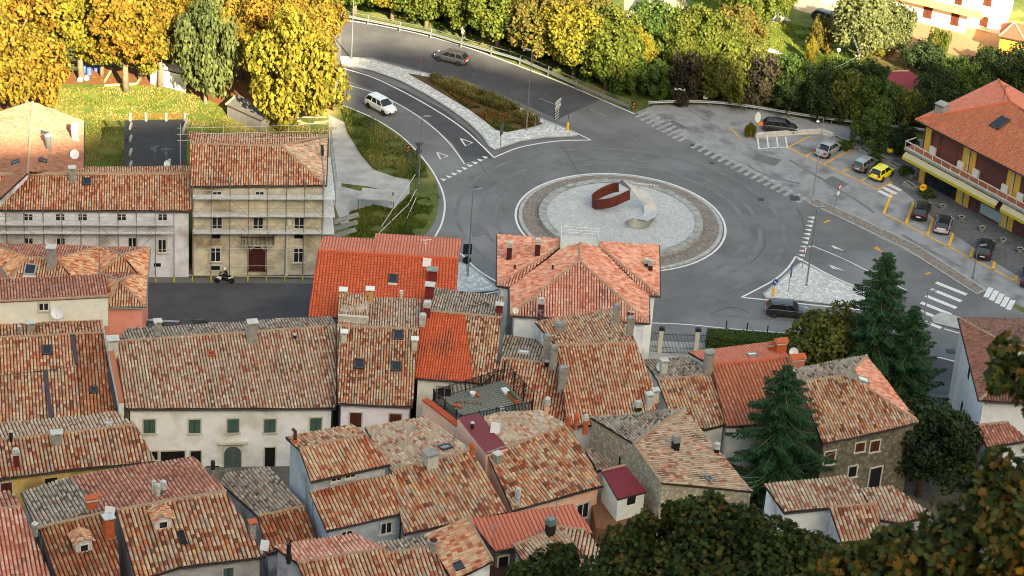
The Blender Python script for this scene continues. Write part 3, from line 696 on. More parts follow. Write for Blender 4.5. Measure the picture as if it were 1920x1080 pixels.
        else: MB().obox(p+n*.004, u*(w/2), n*.012, up*(h/2)).build('pane', M_glass if kind != 'dark' else mat('dark_opening', S(24,24,26), .9), W_)
        return s
    def dorm(s, x, y, w=1.3, h=.95, L=1.6, sc=1.0):
        p, f = s.hit(x, y); u, v = s.axes(f); up = Vector((0, 0, 1)); n = f['n']; mb = MB(); w *= sc; h *= sc
        front = p; back = p-v*L
        vs = []
        for q in (front, back):
            vs += [q-u*w/2-up*.4, q+u*w/2-up*.4, q+u*w/2+up*h, q+up*(h+.38*sc), q-u*w/2+up*h]
        mb.add(vs, [(0, 1, 2, 3, 4), (5, 9, 8, 7, 6), (0, 4, 9, 5), (1, 6, 7, 2), (4, 3, 8, 9), (3, 2, 7, 8)], 0)
        D = mb.build('dormer', [wallm('dormer_plaster', 190, 186, 176)], s.roof)
        for sg in (-1, 1):
            a = front+v*.18+up*(h+.43*sc); b = back+up*(h+.43*sc); c = back+u*sg*(w/2+.2)+up*(h-.04); d = front+v*.18+u*sg*(w/2+.2)+up*(h-.04)
            nn = (b-a).cross(d-a).normalized(); nn = nn if nn.z > 0 else -nn
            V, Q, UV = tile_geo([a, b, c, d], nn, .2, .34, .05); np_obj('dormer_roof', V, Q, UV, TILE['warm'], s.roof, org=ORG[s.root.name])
        wm = MB(); c = front+v*.02+up*h*.45
        for a in (-1, 1): wm.obox(c+u*a*w*.25, u*.04, v*.03, up*h*.34); wm.obox(c+up*a*h*.34, u*w*.28, v*.03, up*.04)
        wm.obox(c, u*w*.23, v*.01, up*h*.32, 1); wm.build('dormer_window', [M_white, M_glass], s.roof); return s
# ---------------------------------------------------------------- the houses
cream_w = wallm('plaster_cream', 214, 214, 200, .96, (206,204,188)); lilac_w = wallm('plaster_lilac', 214, 202, 206, .95)
pinkw = wallm('plaster_salmon', 214, 168, 142, .94); greyw = wallm('plaster_grey', 168, 164, 160, .84, (124,120,118)); whitew = wallm('plaster_white', 206, 208, 206, .95, (170,170,166))
rosew = wallm('plaster_rose', 196, 128, 108, .94); yellw = wallm('plaster_ochre', 196, 164, 96, .86, (150,124,78)); palew = wallm('plaster_pale_green', 196, 198, 182, .94)
histw = wallm('plaster_aged_beige', 192, 184, 158, .86, (150,132,104)); histg = wallm('plaster_aged_grey', 198, 200, 200, .9, (166,162,160)); stonew = voro('rubble_stone', S(142,132,112), S(112,102,86), S(84,78,68), 3.0)
stoneb = voro('rubble_stone_pale', S(206,196,172), S(182,170,146), S(140,130,110), 3.4); blw = wallm('plaster_bluish_grey', 158, 166, 166, .9, (128,134,134))

# scaffolded block, long wing and cross wing
h = House('long_house', 'long pale grey house with aged tiles behind scaffolding, beside the taller beige block', histg, 'house', zb=-.3)
h.face([(52,325),(356,326),(360,396),(-120,394),(-120,329)], 9.4, 18, 'warm', .25)
h.face([(356,326),(-120,329),(-120,316),(356,313)], 9.4, 18, 'warm', .25)
h.finish(); LW = h
for x in (53,113,155,228,305): h.win(x, 407, .95, .8, 'pane', fr=False)
h.win(54, 453, .9, .9, fr=False); h.win(114, 453, .9, .9, fr=False); h.win(248, 455, .85, 1.2, fr=False); h.win(304, 461, .85, 1.5, fr=True); h.win(295, 497, .7, .4, 'dark', fr=False)
h.chim(136, 339, .6, .6, 1.3, 'slab'); h.sky(163, 342, .75, .9)
h = House('gabled_house', 'gabled roof of sunlit pale rose tiles with a white dish, at the left edge', histg, 'house', zb=-.3)
h.face([(61,192),(52,325),(-20,392),(-160,392),(-160,260)], 10.0, 19, 'lit', .24)
h.face([(52,322),(61,192),(157,228),(156,330)], 10.0, 19, 'lit', .24)
h.finish(); h.chim(91, 280, .6, .6, 1.5, 'pot', M_steel); h.chim(141, 262, .7, .7, 1.3, 'block'); h.sky(83, 252, .6, .7); h.sky(80, 303, .6, .7); h.sky(30, 306, .6, .7); h.dish(141, 288, .5, .5)
h = House('tall_beige_house', 'tall beige house wrapped in scaffolding with a balcony over its dark red arched door', histw, 'house', zb=-.3)
h.face([(356,270),(527,274),(611,348),(357,350)], 12.3, 18, 'warm', .25)
h.face([(527,274),(356,270),(353,249),(614,254)], 12.3, 13, 'warm', .25)
b0 = h.F[0]; zE = b0['P'][2].z
h.face3([(527,274),(611,348),(614,254)], [12.3, zE, zE+.1], 'pale', .25)
h.finish(); TB = h
for x, y in ((407,418),(484,418),(561,418)): h.win(x, y, 1.05, 1.35, 'pane')
for x, y, hh in ((404,477,1.7),(560,478,1.7)): h.win(x, y, 1.05, hh, 'pane')
for x in (407,487): h.win(x, 363, .9, .5, 'pane', fr=False)
for x in (405,560): h.win(x, 443, .9, .5, 'dark', fr=False)
h.win(404, 502, .9, .5, 'dark'); h.win(482, 484, 1.45, 2.7, 'arch', sm=mat('door_dark_red', S(84,36,32), .7, S(66,30,28), 5))
r = h.whit(483, 452)
if r:
    p, n = r; u = Vector((-n.y, n.x, 0)); mb = MB(); up = Vector((0,0,1)); mb.obox(p+n*.5, u*1.65, n*.5, up*.08, 1)
    for k in range(25): mb.obox(p+n*1.0+u*(-1.6+k*.133)+up*.5, u*.018, n*.018, up*.45)
    for a in (-1, 1):
        for k in range(7): mb.obox(p+n*(.1+k*.13)+u*a*1.62+up*.5, u*.018, n*.018, up*.45)
    mb.obox(p+n*1.0+up*.97, u*1.66, n*.04, up*.04)
    for a in (-1.2, -.4, .4, 1.2): mb.obox(p+n*.35+u*a-up*.25, u*.1, n*.3, up*.17, 1)
    mb.build('balcony', [M_black, M_stone], h.root)
h.chim(604, 298, .3, .3, 1.2, 'pipe', M_black)
# flat roofed annex behind
h = House('flat_roofed_annex', 'flat black bitumen roof with short concrete posts and orange mesh along its rear edge', greyw, 'annex', zb=-.3, oh=.05, gut=None)
mat('bitumen_roof', S(58,58,60), .9, S(46,46,48), 1.5, .2)
h.face([(350,224),(233,226),(233,330),(350,330)], 6.0, 0.3, 'bitumen_roof', nogut=True)
h.finish()
for x in (245,274,312,347): p, f = h.hit(x, 227); MB().box((p.x, p.y, p.z+.4), (.25, .25, 1.1)).build('parapet_post', M_cem, h.root)
for y in (240,263,288,312): p, f = h.hit(245, y); MB().box((p.x, p.y, p.z+.2), (.22, 1.1, .4)).build('parapet_block', M_cem, h.root)
p, f = h.hit(347, 240); MB().box((p.x, p.y, p.z+.2), (.22, 3.2, .4)).build('parapet_block', M_cem, h.root)
a, b = h.hit(247, 226)[0], h.hit(346, 226)[0]; mb = MB()
for k in range(32):
    q = a.lerp(b, k/31.0); mb.tube([q+Vector((-.12,0,.3)), q+Vector((.12,0,.8))], .018, 4); mb.tube([q+Vector((.12,0,.3)), q+Vector((-.12,0,.8))], .018, 4)
for z in (.3,.8): mb.tube([a+Vector((0,0,z)), b+Vector((0,0,z))], .02, 4)
mb.build('orange_mesh', mat('orange_plastic', S(150,84,40), .6), h.root)
h.ant(290, 300, 1.6, .9); h.ant(312, 318, 2.6, .2); h.chim(318, 316, .3, .3, .9, 'pot'); h.dish(314, 303, .35, 1.2)

# H2 hipped corner house with rose wall and green gutters
h = House('corner_house', 'hipped orange tiled corner house with green gutters and rose wall beside the lower street', rosew, zb=-.3, gut=M_gutterG)
e, r1 = 9.0, 10.2
h.face3([(-40,456),(186,463),(108,486)], [e, e, r1], 'redold', .25); h.F.pop()
h.face3([(186,463),(-30,455),(50,482)], [e, e, r1-.2], 'redold', .25); h.F[-1]['px'] = [(186,463),(-30,455),(50,482),(108,486)]; f = h.F[-1]; f['P'] = [onplane(x, y, f['A'], f['n']) for x, y in f['px']]
h.face([(50,483),(108,486),(138,525),(20,525)], r1, 20, 'warm', .25)
h.face3([(186,463),(183,524),(108,486)], [e, e, r1], 'warm', .25); f = h.F[-1]; f['px'] = [(186,463),(183,524),(138,525),(108,486)]; f['P'] = [onplane(x, y, f['A'], f['n']) for x, y in f['px']]
h.face3([(50,483),(20,525),(-30,455)], [r1, e-.1, e], 'warm', .25)
h.face3([(188,463),(281,465),(229,478)], [e, e, r1], 'redold', .25); h.face3([(188,463),(188,510),(229,478)], [e, e, r1], 'warm', .25)
h.face3([(188,510),(259,514),(229,478)], [e, e, r1], 'warm', .25); h.face3([(281,465),(276,518),(229,478)], [e, e, r1], 'warm', .25); f = h.F[-1]; f['px'] = [(281,465),(276,518),(259,514),(229,478)]; f['P'] = [onplane(x, y, f['A'], f['n']) for x, y in f['px']]
h.face3([(188,512),(259,514),(222,526)], [e, e, r1], 'redold', .25); h.face3([(259,514),(276,518),(272,576)], [e+.3, e, e], 'warm', .25); f = h.F[-1]; f['px'] = [(222,526),(259,514),(276,518),(272,576)]; f['P'] = [onplane(x, y, f['A'], f['n']) for x, y in f['px']]
h.face3([(200,576),(272,577),(222,526)], [e, e, r1], 'warm', .25); h.face3([(188,512),(200,576),(222,526)], [e, e, r1], 'warm', .25)
h.finish(); h.chim(97, 500, .75, .75, 1.9, 'slab'); h.sky(57, 507, 1.0, 1.2, mat('skylight_pale', S(150,156,152), .5), flash=True); h.ant(94, 478, 1.0)
# H3 cream house with tiled lean roof
h = House('cream_house', 'cream house with tiled roof leaning away, small window and white dish on its wall', palew, oh=.05, gut=None)
h.face([(-60,568),(203,556),(201,515),(-60,527)], 11.0, 11, 'redold', .27); h.finish()
h.win(82, 575, .9, .8, 'pane', sm=M_cemL); h.dish(108, 581, .62, .6, wall=True); h.ant(100, 556, 1.2, .3)
# H4 wide old roof at left
h = House('old_house', 'wide old roof patched in three tile colours with dark lead strips, at the left edge', palew, gut=M_gutter)
h.face([(-60,636),(194,624),(192,600),(-60,610)], 9.4, 13, 'mix', .29)
h.face([(-60,636),(134,628),(143,686),(82,694),(94,792),(-60,803)], 9.4, 17, 'warm', .29)
h.F.pop()
A9, n9 = None, None
h.face([(-60,636),(194,624),(216,774),(-60,803)], 9.4, 17, 'warm', .29); big = h.F.pop(); A9, n9 = big['A'], big['n']
for pp, tk in (([(-60,636),(134,627),(143,687),(-60,713)], 'warm'), ([(-60,713),(82,695),(95,787),(-60,803)], 'mix'), ([(82,695),(143,687),(152,782),(95,787)], 'mix'), ([(134,627),(194,624),(216,774),(152,782),(143,687)], 'brown')):
    h._add(pp, A9, n9, tk, .29, .42, .078, cope=0)
h.finish()
for a, b in (((135,629),(144,685)), ((84,696),(96,786)), ((203,700),(219,768))):
    p, q = onplane(*a, A9, n9), onplane(*b, A9, n9); MB().obox((p+q)/2+n9*.13, (q-p)/2, n9.cross((q-p).normalized())*.18, n9*.03).build('lead_strip', mat('lead', S(70,64,70), .7), h.roof)
h.sky(88, 658, .8, 1.0); h.chim(58, 622, .7, .6, .8, 'slab'); h.chim(36, 624, .3, .3, .6, 'pot'); h.sky(176, 733, .6, .7)
# H5 long cream house
h = House('long_cream_house', 'long cream house with five green shuttered windows, grey arched door and long aged tile roof', cream_w, oh=.38)
h.face([(216,641),(629,611),(630,766),(236,767)], 9.7, 17.5, 'pale', .28)
h.face([(629,611),(216,641),(240,618),(622,594)], 9.7, 15, 'grey', .28)
h.finish(); LH = h
for x, y in ((280,799),(365,799),(437,798),(506,798),(592,796)): h.win(x, y, 1.0, 1.42, 'shut_g')
h.win(436, 858, 1.5, 2.4, 'arch'); h.win(324, 858, 2.1, 1.4, 'dark'); h.win(367, 862, .9, 1.9, 'dark'); h.win(506, 858, .9, 2.2, 'dark'); h.win(398, 880, 1.2, .7, 'dark', fr=False); h.win(290, 854, .5, .9, 'dark')
r = h.whit(437, 829)
if r:
    p, n = r; u = Vector((-n.y, n.x, 0)); mb = MB(); mb.obox(p+n*.15, u*1.3, n*.18, Vector((0,0,.09))); mb.build('door_cornice', M_stone, h.root)
for x in (243, 623):
    r = h.whit(x, 790)
    if r: p, n = r; MB().tube([(p.x+n.x*.12, p.y+n.y*.12, 7.3), (p.x+n.x*.12, p.y+n.y*.12, .5)], .06, 6).build('downpipe', M_gutter, h.root)
h.chim(473, 641, .8, .7, 1.9, 'slab', M_cem); h.chim(296, 629, .6, .6, 1.3, 'slab', M_cem); h.chim(212, 662, .9, .8, 1.3, 'slab', M_cemL); h.ant(476, 618, .9, .3)
h.chim(553, 636, .3, .3, .4, 'pot', M_black); h.sky(396, 665, .6, .5, M_terra, mat('maroon_sheet', S(128,52,56), .7))
# parapet wall between the two roofs
mb = MB(); a, b = onplane(200, 622, h.F[0]['A'], h.F[0]['n']), onplane(228, 765, h.F[0]['A'], h.F[0]['n'])
t = (b-a); sd = Vector((0,0,1)); nn = Vector((t.y, -t.x, 0)).normalized(); mb.obox((a+b)/2-Vector((0,0,.5)), t/2, nn*.2, sd*1.0, 0); mb.obox((a+b)/2+Vector((0,0,.56)), t/2, nn*.22, sd*.06, 1)
mb.build('party_wall', [palew, TILE['terra']], h.root)
# H23 ochre walled house lower left
h = House('ochre_house', 'low ochre walled house with wide mottled tile roof, left of the long cream house', yellw, oh=.35)
h.face([(-60,832),(254,797),(292,866),(108,884),(-60,906)], 9.8, 18, 'mix', .31, .44)
h.face([(254,797),(-60,832),(-60,802),(215,774)], 9.8, 15, 'pale', .31, .44)
h.finish(); h.chim(106, 832, .8, .6, .9, 'slab', M_cem); h.chim(31, 892-18, .45, .45, 1.2, 'block', mat('maroon_flue', S(104,40,40), .7)); h.chim(21, 828, .3, .3, .9, 'pot', M_black); h.sky(204, 796, .6, .5, M_cemL, M_cemL)
h.win(96, 906, 1.0, 1.0, 'dark', fr=False); h.win(12, 916, .9, 1.2, 'shut_b')
# H21 red aged roof with two dormered fronts
h = House('red_roof_house', 'house with long red aged rear slope, three pale flues and two dormers, lower left', greyw, oh=.3)
h.face([(310,939),(425,921),(362,857),(130,896),(194,962)], 12.2, 13, 'redold', .33, .46)
h.face([(68,991),(194,962),(130,896),(38,924)], 12.2, 13, 'grey', .33, .46)
h.F[0]['px'] = [(194,962),(310,939),(425,921),(362,857),(130,896)]; f = h.F[0]; f['P'] = [onplane(x, y, f['A'], f['n']) for x, y in f['px']]
f = h.F[1]; g = h.F[0]; f['A'], f['n'] = g['A'], g['n']; f['P'] = [onplane(x, y, f['A'], f['n']) for x, y in f['px']]
h.face([(72,989),(196,962),(220,1010),(226,1090),(116,1110)], 12.4, 18, 'brown', .34, .46)
h.face([(218,957),(424,924),(498,1044),(338,1064),(256,1090)], 12.9, 18, 'mix', .34, .46)
h.finish(); h.chim(296, 932, .38, .38, 1.2, 'stack', M_cemL, M_cemL); h.chim(289, 928, .3, .3, 1.2, 'pot', M_cemL); h.chim(306, 926, .5, .5, 1.2, 'stack', M_steel)
h.dorm(158, 1036); h.dorm(306, 992, 1.35, .9); h.chim(204, 1005, .7, .7, 1.6, 'slab', M_terra); h.chim(172, 955, .8, .6, .9, 'tile', M_terra); h.sky(342, 1010, .35, 1.2, M_black, M_black); h.dish(206, 962, .5, .8, sq=True); h.chim(66, 998, .45, .45, .7, 'pot', M_cem); h.chim(473, 1000, .5, .5, .9, 'slab', M_cem, M_terra); h.dish(496, 1023, .42, .5, sq=True)
h.win(428, 1074, .8, 1.0, 'shut_g')
# bottom-left roof
h = House('corner_roof_house', 'house roof of warm rosy tiles cut by the lower left corner of the photo', greyw, oh=.3)
h.face([(-60,962),(40,950),(96,1082),(-60,1150)], 12.6, 18, 'brick', .33, .46)
h.face([(40,950),(-60,962),(-60,928),(18,922)], 12.6, 14, 'redold', .33, .46); h.finish()
# H20 mossy dark roof
h = House('mossy_house', 'low house with dark mossy rear slope in front of the grey arched door', greyw, oh=.2)
h.face([(483,968),(571,950),(594,1018),(500,1040)], 10.2, 18, 'brown', .32, .44)
h.face([(571,950),(483,968),(412,905),(425,888),(505,876)], 10.2, 9, 'grey', .32, .44); h.finish(); h.ant(424, 905, 1.4, .4, 8, M_cem); h.ant(455, 925, 1.2, 2.2, 6, M_cem); h.chim(399, 890, .35, .35, 1.3, 'stack', M_cem, M_gutter)
# H19 tall grey house in two steps
h = House('tall_grey_house', 'tall narrow grey plastered house with two stepped tile roofs and a crooked rusty flue', blw, oh=.28)
h.face([(561,843),(686,814),(732,872),(583,904)], 14.2, 18, 'warm', .31, .44)
h.face([(686,814),(561,843),(536,821),(659,797)], 14.2, 12, 'mix', .31, .44)
h.face([(580,921),(741,888),(758,962),(612,996)], 12.0, 18, 'warm', .31, .44, cope=0)
h.finish(); h.chim(553, 830, .3, .3, 1.1, 'pipe', mat('rusty_flue', S(96,56,44), .8), M_terra)
for x in (631,657): h.win(x, 897 if x < 650 else 891, .95, .5, 'pane', sm=M_cemL)
h.win(724, 990, 1.0, 1.1, 'pane', sm=M_cemL); h.win(650, 1000, 1.0, .5, 'pane', sm=M_cemL)
# H18 big brown slope
h = House('brown_roof_house', 'house with pale rear slope, big concrete chimney on its ridge and small orange clay pot', greyw, oh=.3)
h.face([(733,883),(885,845),(951,962),(880,975),(757,1002)], 12.2, 18, 'brown', .31, .44); h.F[-1]['tile'] = 'mix'
h.face([(885,845),(733,883),(684,803),(797,782)], 12.2, 11, 'pale', .31, .44); h.finish()
h.chim(807, 872, 1.0, .9, 1.0, 'slab', M_cemL, M_cem); h.chim(885, 852, .4, .4, .9, 'pot', M_terra, M_terra); h.sky(835, 841, .9, .8); h.ant(760, 858, 3.0, 1.0, 6, M_cemL); h.ant(850, 846, 2.4, .3, 4)
# H8
h = House('lilac_house', 'pale lilac house with mottled tiles, raised roof box, four dark skylights and brown shutters', lilac_w, oh=.35)
h.face([(632,611),(786,618),(774,763),(633,757)], 11.0, 18, 'mix', .24, .38)
h.face([(786,618),(632,611),(638,556),(790,562)], 11.0, 9.5, 'pale', .24, .38); h.finish(); H8 = h
h.sky(747, 630, .75, 1.0); h.sky(674, 684, .75, 1.0); h.sky(743, 689, .75, 1.0)
h.chim(645, 642, .5, .5, .9, 'slab', M_stone, M_white); h.chim(777, 655, .5, .5, .9, 'slab', M_stone, M_white); h.chim(693, 568, .65, .6, 1.3, 'slab', mat('ochre_render', S(196,156,104), .9), M_white); h.chim(643, 566, .6, .6, 1.1, 'slab', mat('ochre_render', S(196,156,104), .9), M_white); h.chim(752, 560, .3, .3, .7, 'pot', M_cemL)
h.win(667, 787, 1.0, 1.5, 'shut_b'); h.win(741, 789, 1.05, 1.5, 'shut_b')
p, f = h.hit(660, 580); u, v = h.axes(f); n = Vector((0,0,1)); a = [onplane(x, y, f['A']+n*.9, f['n']) for x, y in ((636,548),(692,552),(691,592),(634,588))]
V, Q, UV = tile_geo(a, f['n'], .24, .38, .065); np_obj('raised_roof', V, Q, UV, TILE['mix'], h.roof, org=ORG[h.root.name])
mb = MB(); mb.prism([(q.x, q.y) for q in a], [q.z-1.1 for q in a], [q.z-.02 for q in a]); c = (a[2]+a[3])/2; tt = (a[2]-a[3]); mb.obox(c-Vector((0,0,.12)), tt/2, Vector((0,-.12,0)), Vector((0,0,.09)), 1); mb.build('raised_box', [M_cemL, M_white], h.roof)
# H9
h = House('patched_roof_house', 'cream house with orange tile slope patched with old pale tiles on its right side', palew, oh=.3)
h.face([(792,582),(941,596),(931,692),(905,720),(777,709)], 11.4, 18, 'red', .24, .38); big = h.F.pop()
h._add([(792,582),(872,589),(888,717),(777,709)], big['A'], big['n'], 'red', .24, .38, .066, cope=0); h._add([(872,589),(941,596),(929,700),(905,720),(888,717)], big['A'], big['n'], 'mix', .24, .38, .066, cope=0)
h.face([(941,596),(792,582),(812,541),(944,556)], 11.4, 11, 'grey', .24, .38, flush=((792,582),(941,596),(872,589))); h.finish()
h.win(833, 735, 1.3, 1.0, 'pane', sm=M_cem); h.chim(805, 560, .75, .7, 1.3, 'slab', mat('maroon_render', S(116,42,46), .8), M_cemL); h.chim(800, 592, .6, .6, 1.0, 'block', mat('maroon_render', S(116,42,46), .8)); h.chim(936, 588, .6, .5, .8, 'slab', mat('maroon_render', S(116,42,46), .8)); h.chim(792, 610, .5, .5, .7, 'block', M_cemL)
# H7
h = House('bright_red_roof_house', 'large house with bright orange red tile roof and a satellite plate near its ridge', M_cem, oh=.3)
h.face([(596,470),(860,486),(856,548),(790,600),(577,594)], 10.9, 17, 'red', .30, .36, .04, jit=.25, lip=.03, rm=M_ridger)
h.face([(700,476),(596,470),(606,443),(703,449)], 10.9, 12, 'pink', .30, .36, .05, jit=.2); h.face([(860,486),(700,476),(703,438),(866,448)], 10.9, 12, 'pink', .30, .36, .05, jit=.2)
h.finish(); h.sky(737, 524, .7, .95, flash=True); h.dish(800, 493, .5, .3, sq=True); h.ant(797, 470, 1.3, .3, 8, M_white); h.chim(810, 524, .9, .7, .9, 'slab', mat('maroon_render', S(116,42,46), .8), M_cem)
# H6 roundabout house
h = House('roundabout_house', 'rose tiled house beside the roundabout with maroon chimneys and a small white railed terrace', whitew, oh=.45, zb=-.3)
z6 = 8.6
h.face([(933,441),(932,536),(956,538),(1050,458)], z6, 17, 'brick', .26, up=True); h.F.pop()
h.face([(932,536),(933,441),(1051,447),(1052,461)], z6, 16, 'brick', .26, up=True)
h.face3([(932,536),(957,540),(1052,462)], [z6, z6, h.F[0]['P'][3].z], 'brick', .26)
h.face([(1237,556),(1235,460),(1121,453),(1124,463)], z6, 16, 'brick', .26, up=True)
h.face3([(1237,556),(1214,554),(1124,463)], [z6, z6, h.F[2]['P'][3].z], 'brick', .26)
zr6 = z6+2.6
h.face3([(957,592),(1217,607),(1086,489)], [z6+.1, z6+.1, zr6], 'brick', .26)
h.face3([(957,592),(1086,489),(1088,456)], [z6+.1, zr6, zr6], 'brick', .26); f = h.F[-1]; f['px'] = [(957,592),(1086,489),(1088,456),(1052,468),(956,541)]; f['P'] = [onplane(x, y, f['A'], f['n']) for x, y in f['px']]
h.face3([(1217,607),(1086,489),(1088,456)], [z6+.1, zr6, zr6], 'brick', .26); f = h.F[-1]; f['px'] = [(1217,607),(1086,489),(1088,456),(1124,466),(1216,556)]; f['P'] = [onplane(x, y, f['A'], f['n']) for x, y in f['px']]
h.finish(); MR = mat('maroon_chimney', S(84,34,36), .8)
for x, y, st in ((954,486,'stack'),(1007,480,'block'),(1013,592,'stack')): h.chim(x, y, .5, .5, 1.4, 'block', MR)
h.chim(1211, 500, .4, .4, .9, 'stack', MR); h.chim(1219, 508, .4, .4, .7, 'block', MR); h.chim(965, 505, .2, .2, .5, 'pot', MR); h.chim(1036, 506, .2, .2, .5, 'pot', MR); h.chim(1178, 596, .2, .2, .6, 'pot', MR); h.chim(1185, 597, .2, .2, .6, 'pot', MR)
zt6 = zr6-.5; t = [W(x, y, zt6) for x, y in ((1051,441),(1121,446),(1121,462),(1051,466))]; mb = MB(); mb.prism([(p.x, p.y) for p in t], -.3, zt6, 0)
mb.build('terrace_block', M_cemL, h.root); mb = MB()
for i in (0, 1, 3):
    a, b = t[i], t[(i+1) % 4]
    for z in (.4, .7, 1.0): mb.tube([a+Vector((0,0,z)), b+Vector((0,0,z))], .03, 5)
    for k in range(6): q = a.lerp(b, k/5); mb.tube([q, q+Vector((0,0,1.0))], .03, 5)
mb.build('railing', M_white, h.root); h.dish(967, 582, .3, .3, sq=False)
for hh_, lst in ((LH, ((330,650,1.6,.3,6),(560,640,1.8,.8,8))), (H8, ((700,600,2.0,.2,7),))):
    for x_, y_, a_, b_, c_ in lst: hh_.ant(x_, y_, a_, b_, c_, M_cem)
# H10
h = House('small_house', 'small house with two plain tiled slopes and a white skylight, left of the grey chimneys', whitew, oh=.25)
h.face([(940,671),(1048,684),(1062,792),(1000,800),(925,770),(918,718)], 9.8, 18, 'brown', .27, .40); h.F[-1]['tile'] = 'warm'
h.face([(1048,684),(940,671),(944,629),(1040,642)], 9.8, 11, 'grey', .27, .40); h.finish(); h.sky(982, 663, .9, .5, M_cemL, M_white); h.chim(1024, 688, .35, .35, .5, 'pot', M_black); h.chim(1025, 770, .55, .55, 1.3, 'stack', pinkw)
# H11
h = House('chimney_house', 'house with mottled red and cream front slope and tall grey louvred chimneys around it', whitew, oh=.25)
h.face([(1042,648),(1193,643),(1238,752),(1215,792),(1064,800)], 11.4, 18, 'mix', .27, .40); h.F[-1]['tile'] = 'warm'
h.face([(1193,643),(1042,648),(1003,604),(1150,578),(1176,612)], 11.4, 9, 'mix', .27, .40); h.finish()
for x, y in ((1024,670),(1037,690),(1154,612),(1180,636)): h.chim(x, y-6, .55, .55, 1.5, 'block', M_cem, M_cem)
h.chim(1054, 725, .7, .6, 1.6, 'block', M_cem, M_cem); h.chim(1049, 622, .8, .6, .5, 'block', M_cem, M_cem); h.ant(1012, 605, 1.4, .4, 6, M_cem)
# H12
h = House('mottled_house', 'low mottled roof with twin grey chimneys, left of the plain orange tile roof', whitew, oh=.25)
h.face([(1232,713),(1344,702),(1362,796),(1322,806),(1262,790)], 9.9, 18, 'mix', .28, .40)
h.face([(1344,702),(1232,713),(1206,676),(1290,671)], 9.9, 10, 'grey', .28, .40); h.face([(1205,680),(1232,713),(1264,792),(1225,764)], 9.9, 14, 'warm', .28, .40); h.F.pop(); h.finish()
h.chim(1243, 700, .55, .55, 1.2, 'slab', M_cemL); h.chim(1216, 766, .5, .5, 1.3, 'slab', M_cemL); h.chim(1227, 756, .5, .5, 1.2, 'slab', M_cemL); h.dish(1239, 686, .45, .6); h.chim(1195, 776, .5, .5, .8, 'block', M_gutter); h.win(1390, 822, 1.0, .8, 'dark')
# H13
h = House('salmon_tile_house', 'house with regular new orange tiles, small white skylight and tile capped chimney, beside the hedge', whitew, oh=.25)
h.face([(1333,685),(1479,671),(1530,790),(1362,800)], 10.6, 18, 'pink', .33, .42, .09, jit=.3, rm=M_ridger); h.F[-1]['tile'] = 'terra'
h.face([(1479,671),(1333,685),(1291,661),(1455,640),(1467,642)], 10.6, 12, 'pink', .30, .42, .07, jit=.3); h.finish()
h.sky(1410, 667, .8, .6, M_cem, M_white); h.chim(1327, 692, .7, .7, 1.6, 'slab', M_cem, M_cem); h.chim(1462, 660, .9, .8, 1.0, 'tile', M_terra); h.chim(1492, 690, 1.2, .9, 1.0, 'tile', mat('salmon_render', S(190,120,92), .9)); h.dish(1485, 658, .42, 1.4); h.chim(1444, 657, .4, .4, .5, 'tile', M_terra)
# H14 stone house right
h = House('stone_house', 'rubble stone house with mottled hipped roof, brown shutters and flower box behind the spruce', stonew, oh=.3)
z14 = 11.4
h.face([(1497,716),(1592,705),(1722,792),(1660,808),(1542,832)], z14, 17, 'mix', .27, .42)
h.face([(1592,705),(1497,716),(1480,692),(1500,690),(1625,667)], z14, 11, 'grey', .27, .42)
h.face3([(1592,705),(1722,792),(1625,667)], [z14, h.F[0]['P'][2].z, h.F[1]['P'][4].z], 'brick', .27); h.finish()
h.sky(1617, 714, .8, 1.0, M_cem, M_white); h.dish(1594, 700, .5, .7, m=M_cem); h.ant(1592, 690, 1.0)
h.win(1640, 836, .9, 1.1, 'shut_b'); h.win(1612, 838, .9, .9, 'shut_b'); h.win(1598, 884, .8, 1.1, 'dark'); h.win(1640, 896, 1.2, 2.2, 'dark'); h.win(1555, 858, 1.0, 1.3, 'shut_b')
# H15 stone walled monopitch
h = House('monopitch_house', 'pale stone house with one broad roof of worn beige tiles and two black flues', stoneb, oh=.12, gut=None)
h.face([(1188,832),(1240,905),(1412,922),(1282,767)], 12.2, 14, 'pale', .30, .42, .05, rm=M_ridge)
f = h.F[0]; f['tile'] = 'brick'; TILE['stonyrose'] = rampmat('tiles_worn_beige', [S(150,84,62), S(168,140,112), S(204,176,146), S(188,164,136), S(206,132,104), S(196,176,150), S(176,156,130)], dirt=S(120,104,84), dirt_amt=.35, dscale=.8, groove=S(110,84,66), vary=.15); f['tile'] = 'stonyrose'
h.face3([(1188,832),(1282,767),(1107,783)], [12.2, f['P'][3].z, f['P'][3].z], 'grey', .28, .42); h.finish()
h.chim(1266, 842, .6, .5, .8, 'block', M_black, M_cem); h.chim(1343, 848, .5, .5, .9, 'stack', M_black, M_cemL); h.sky(1330, 898, .7, .4, M_cem, M_gutter, .06); h.chim(1097, 806, .35, .35, 1.0, 'block', M_terra); h.win(1162, 864, .3, .8, 'dark', fr=False)
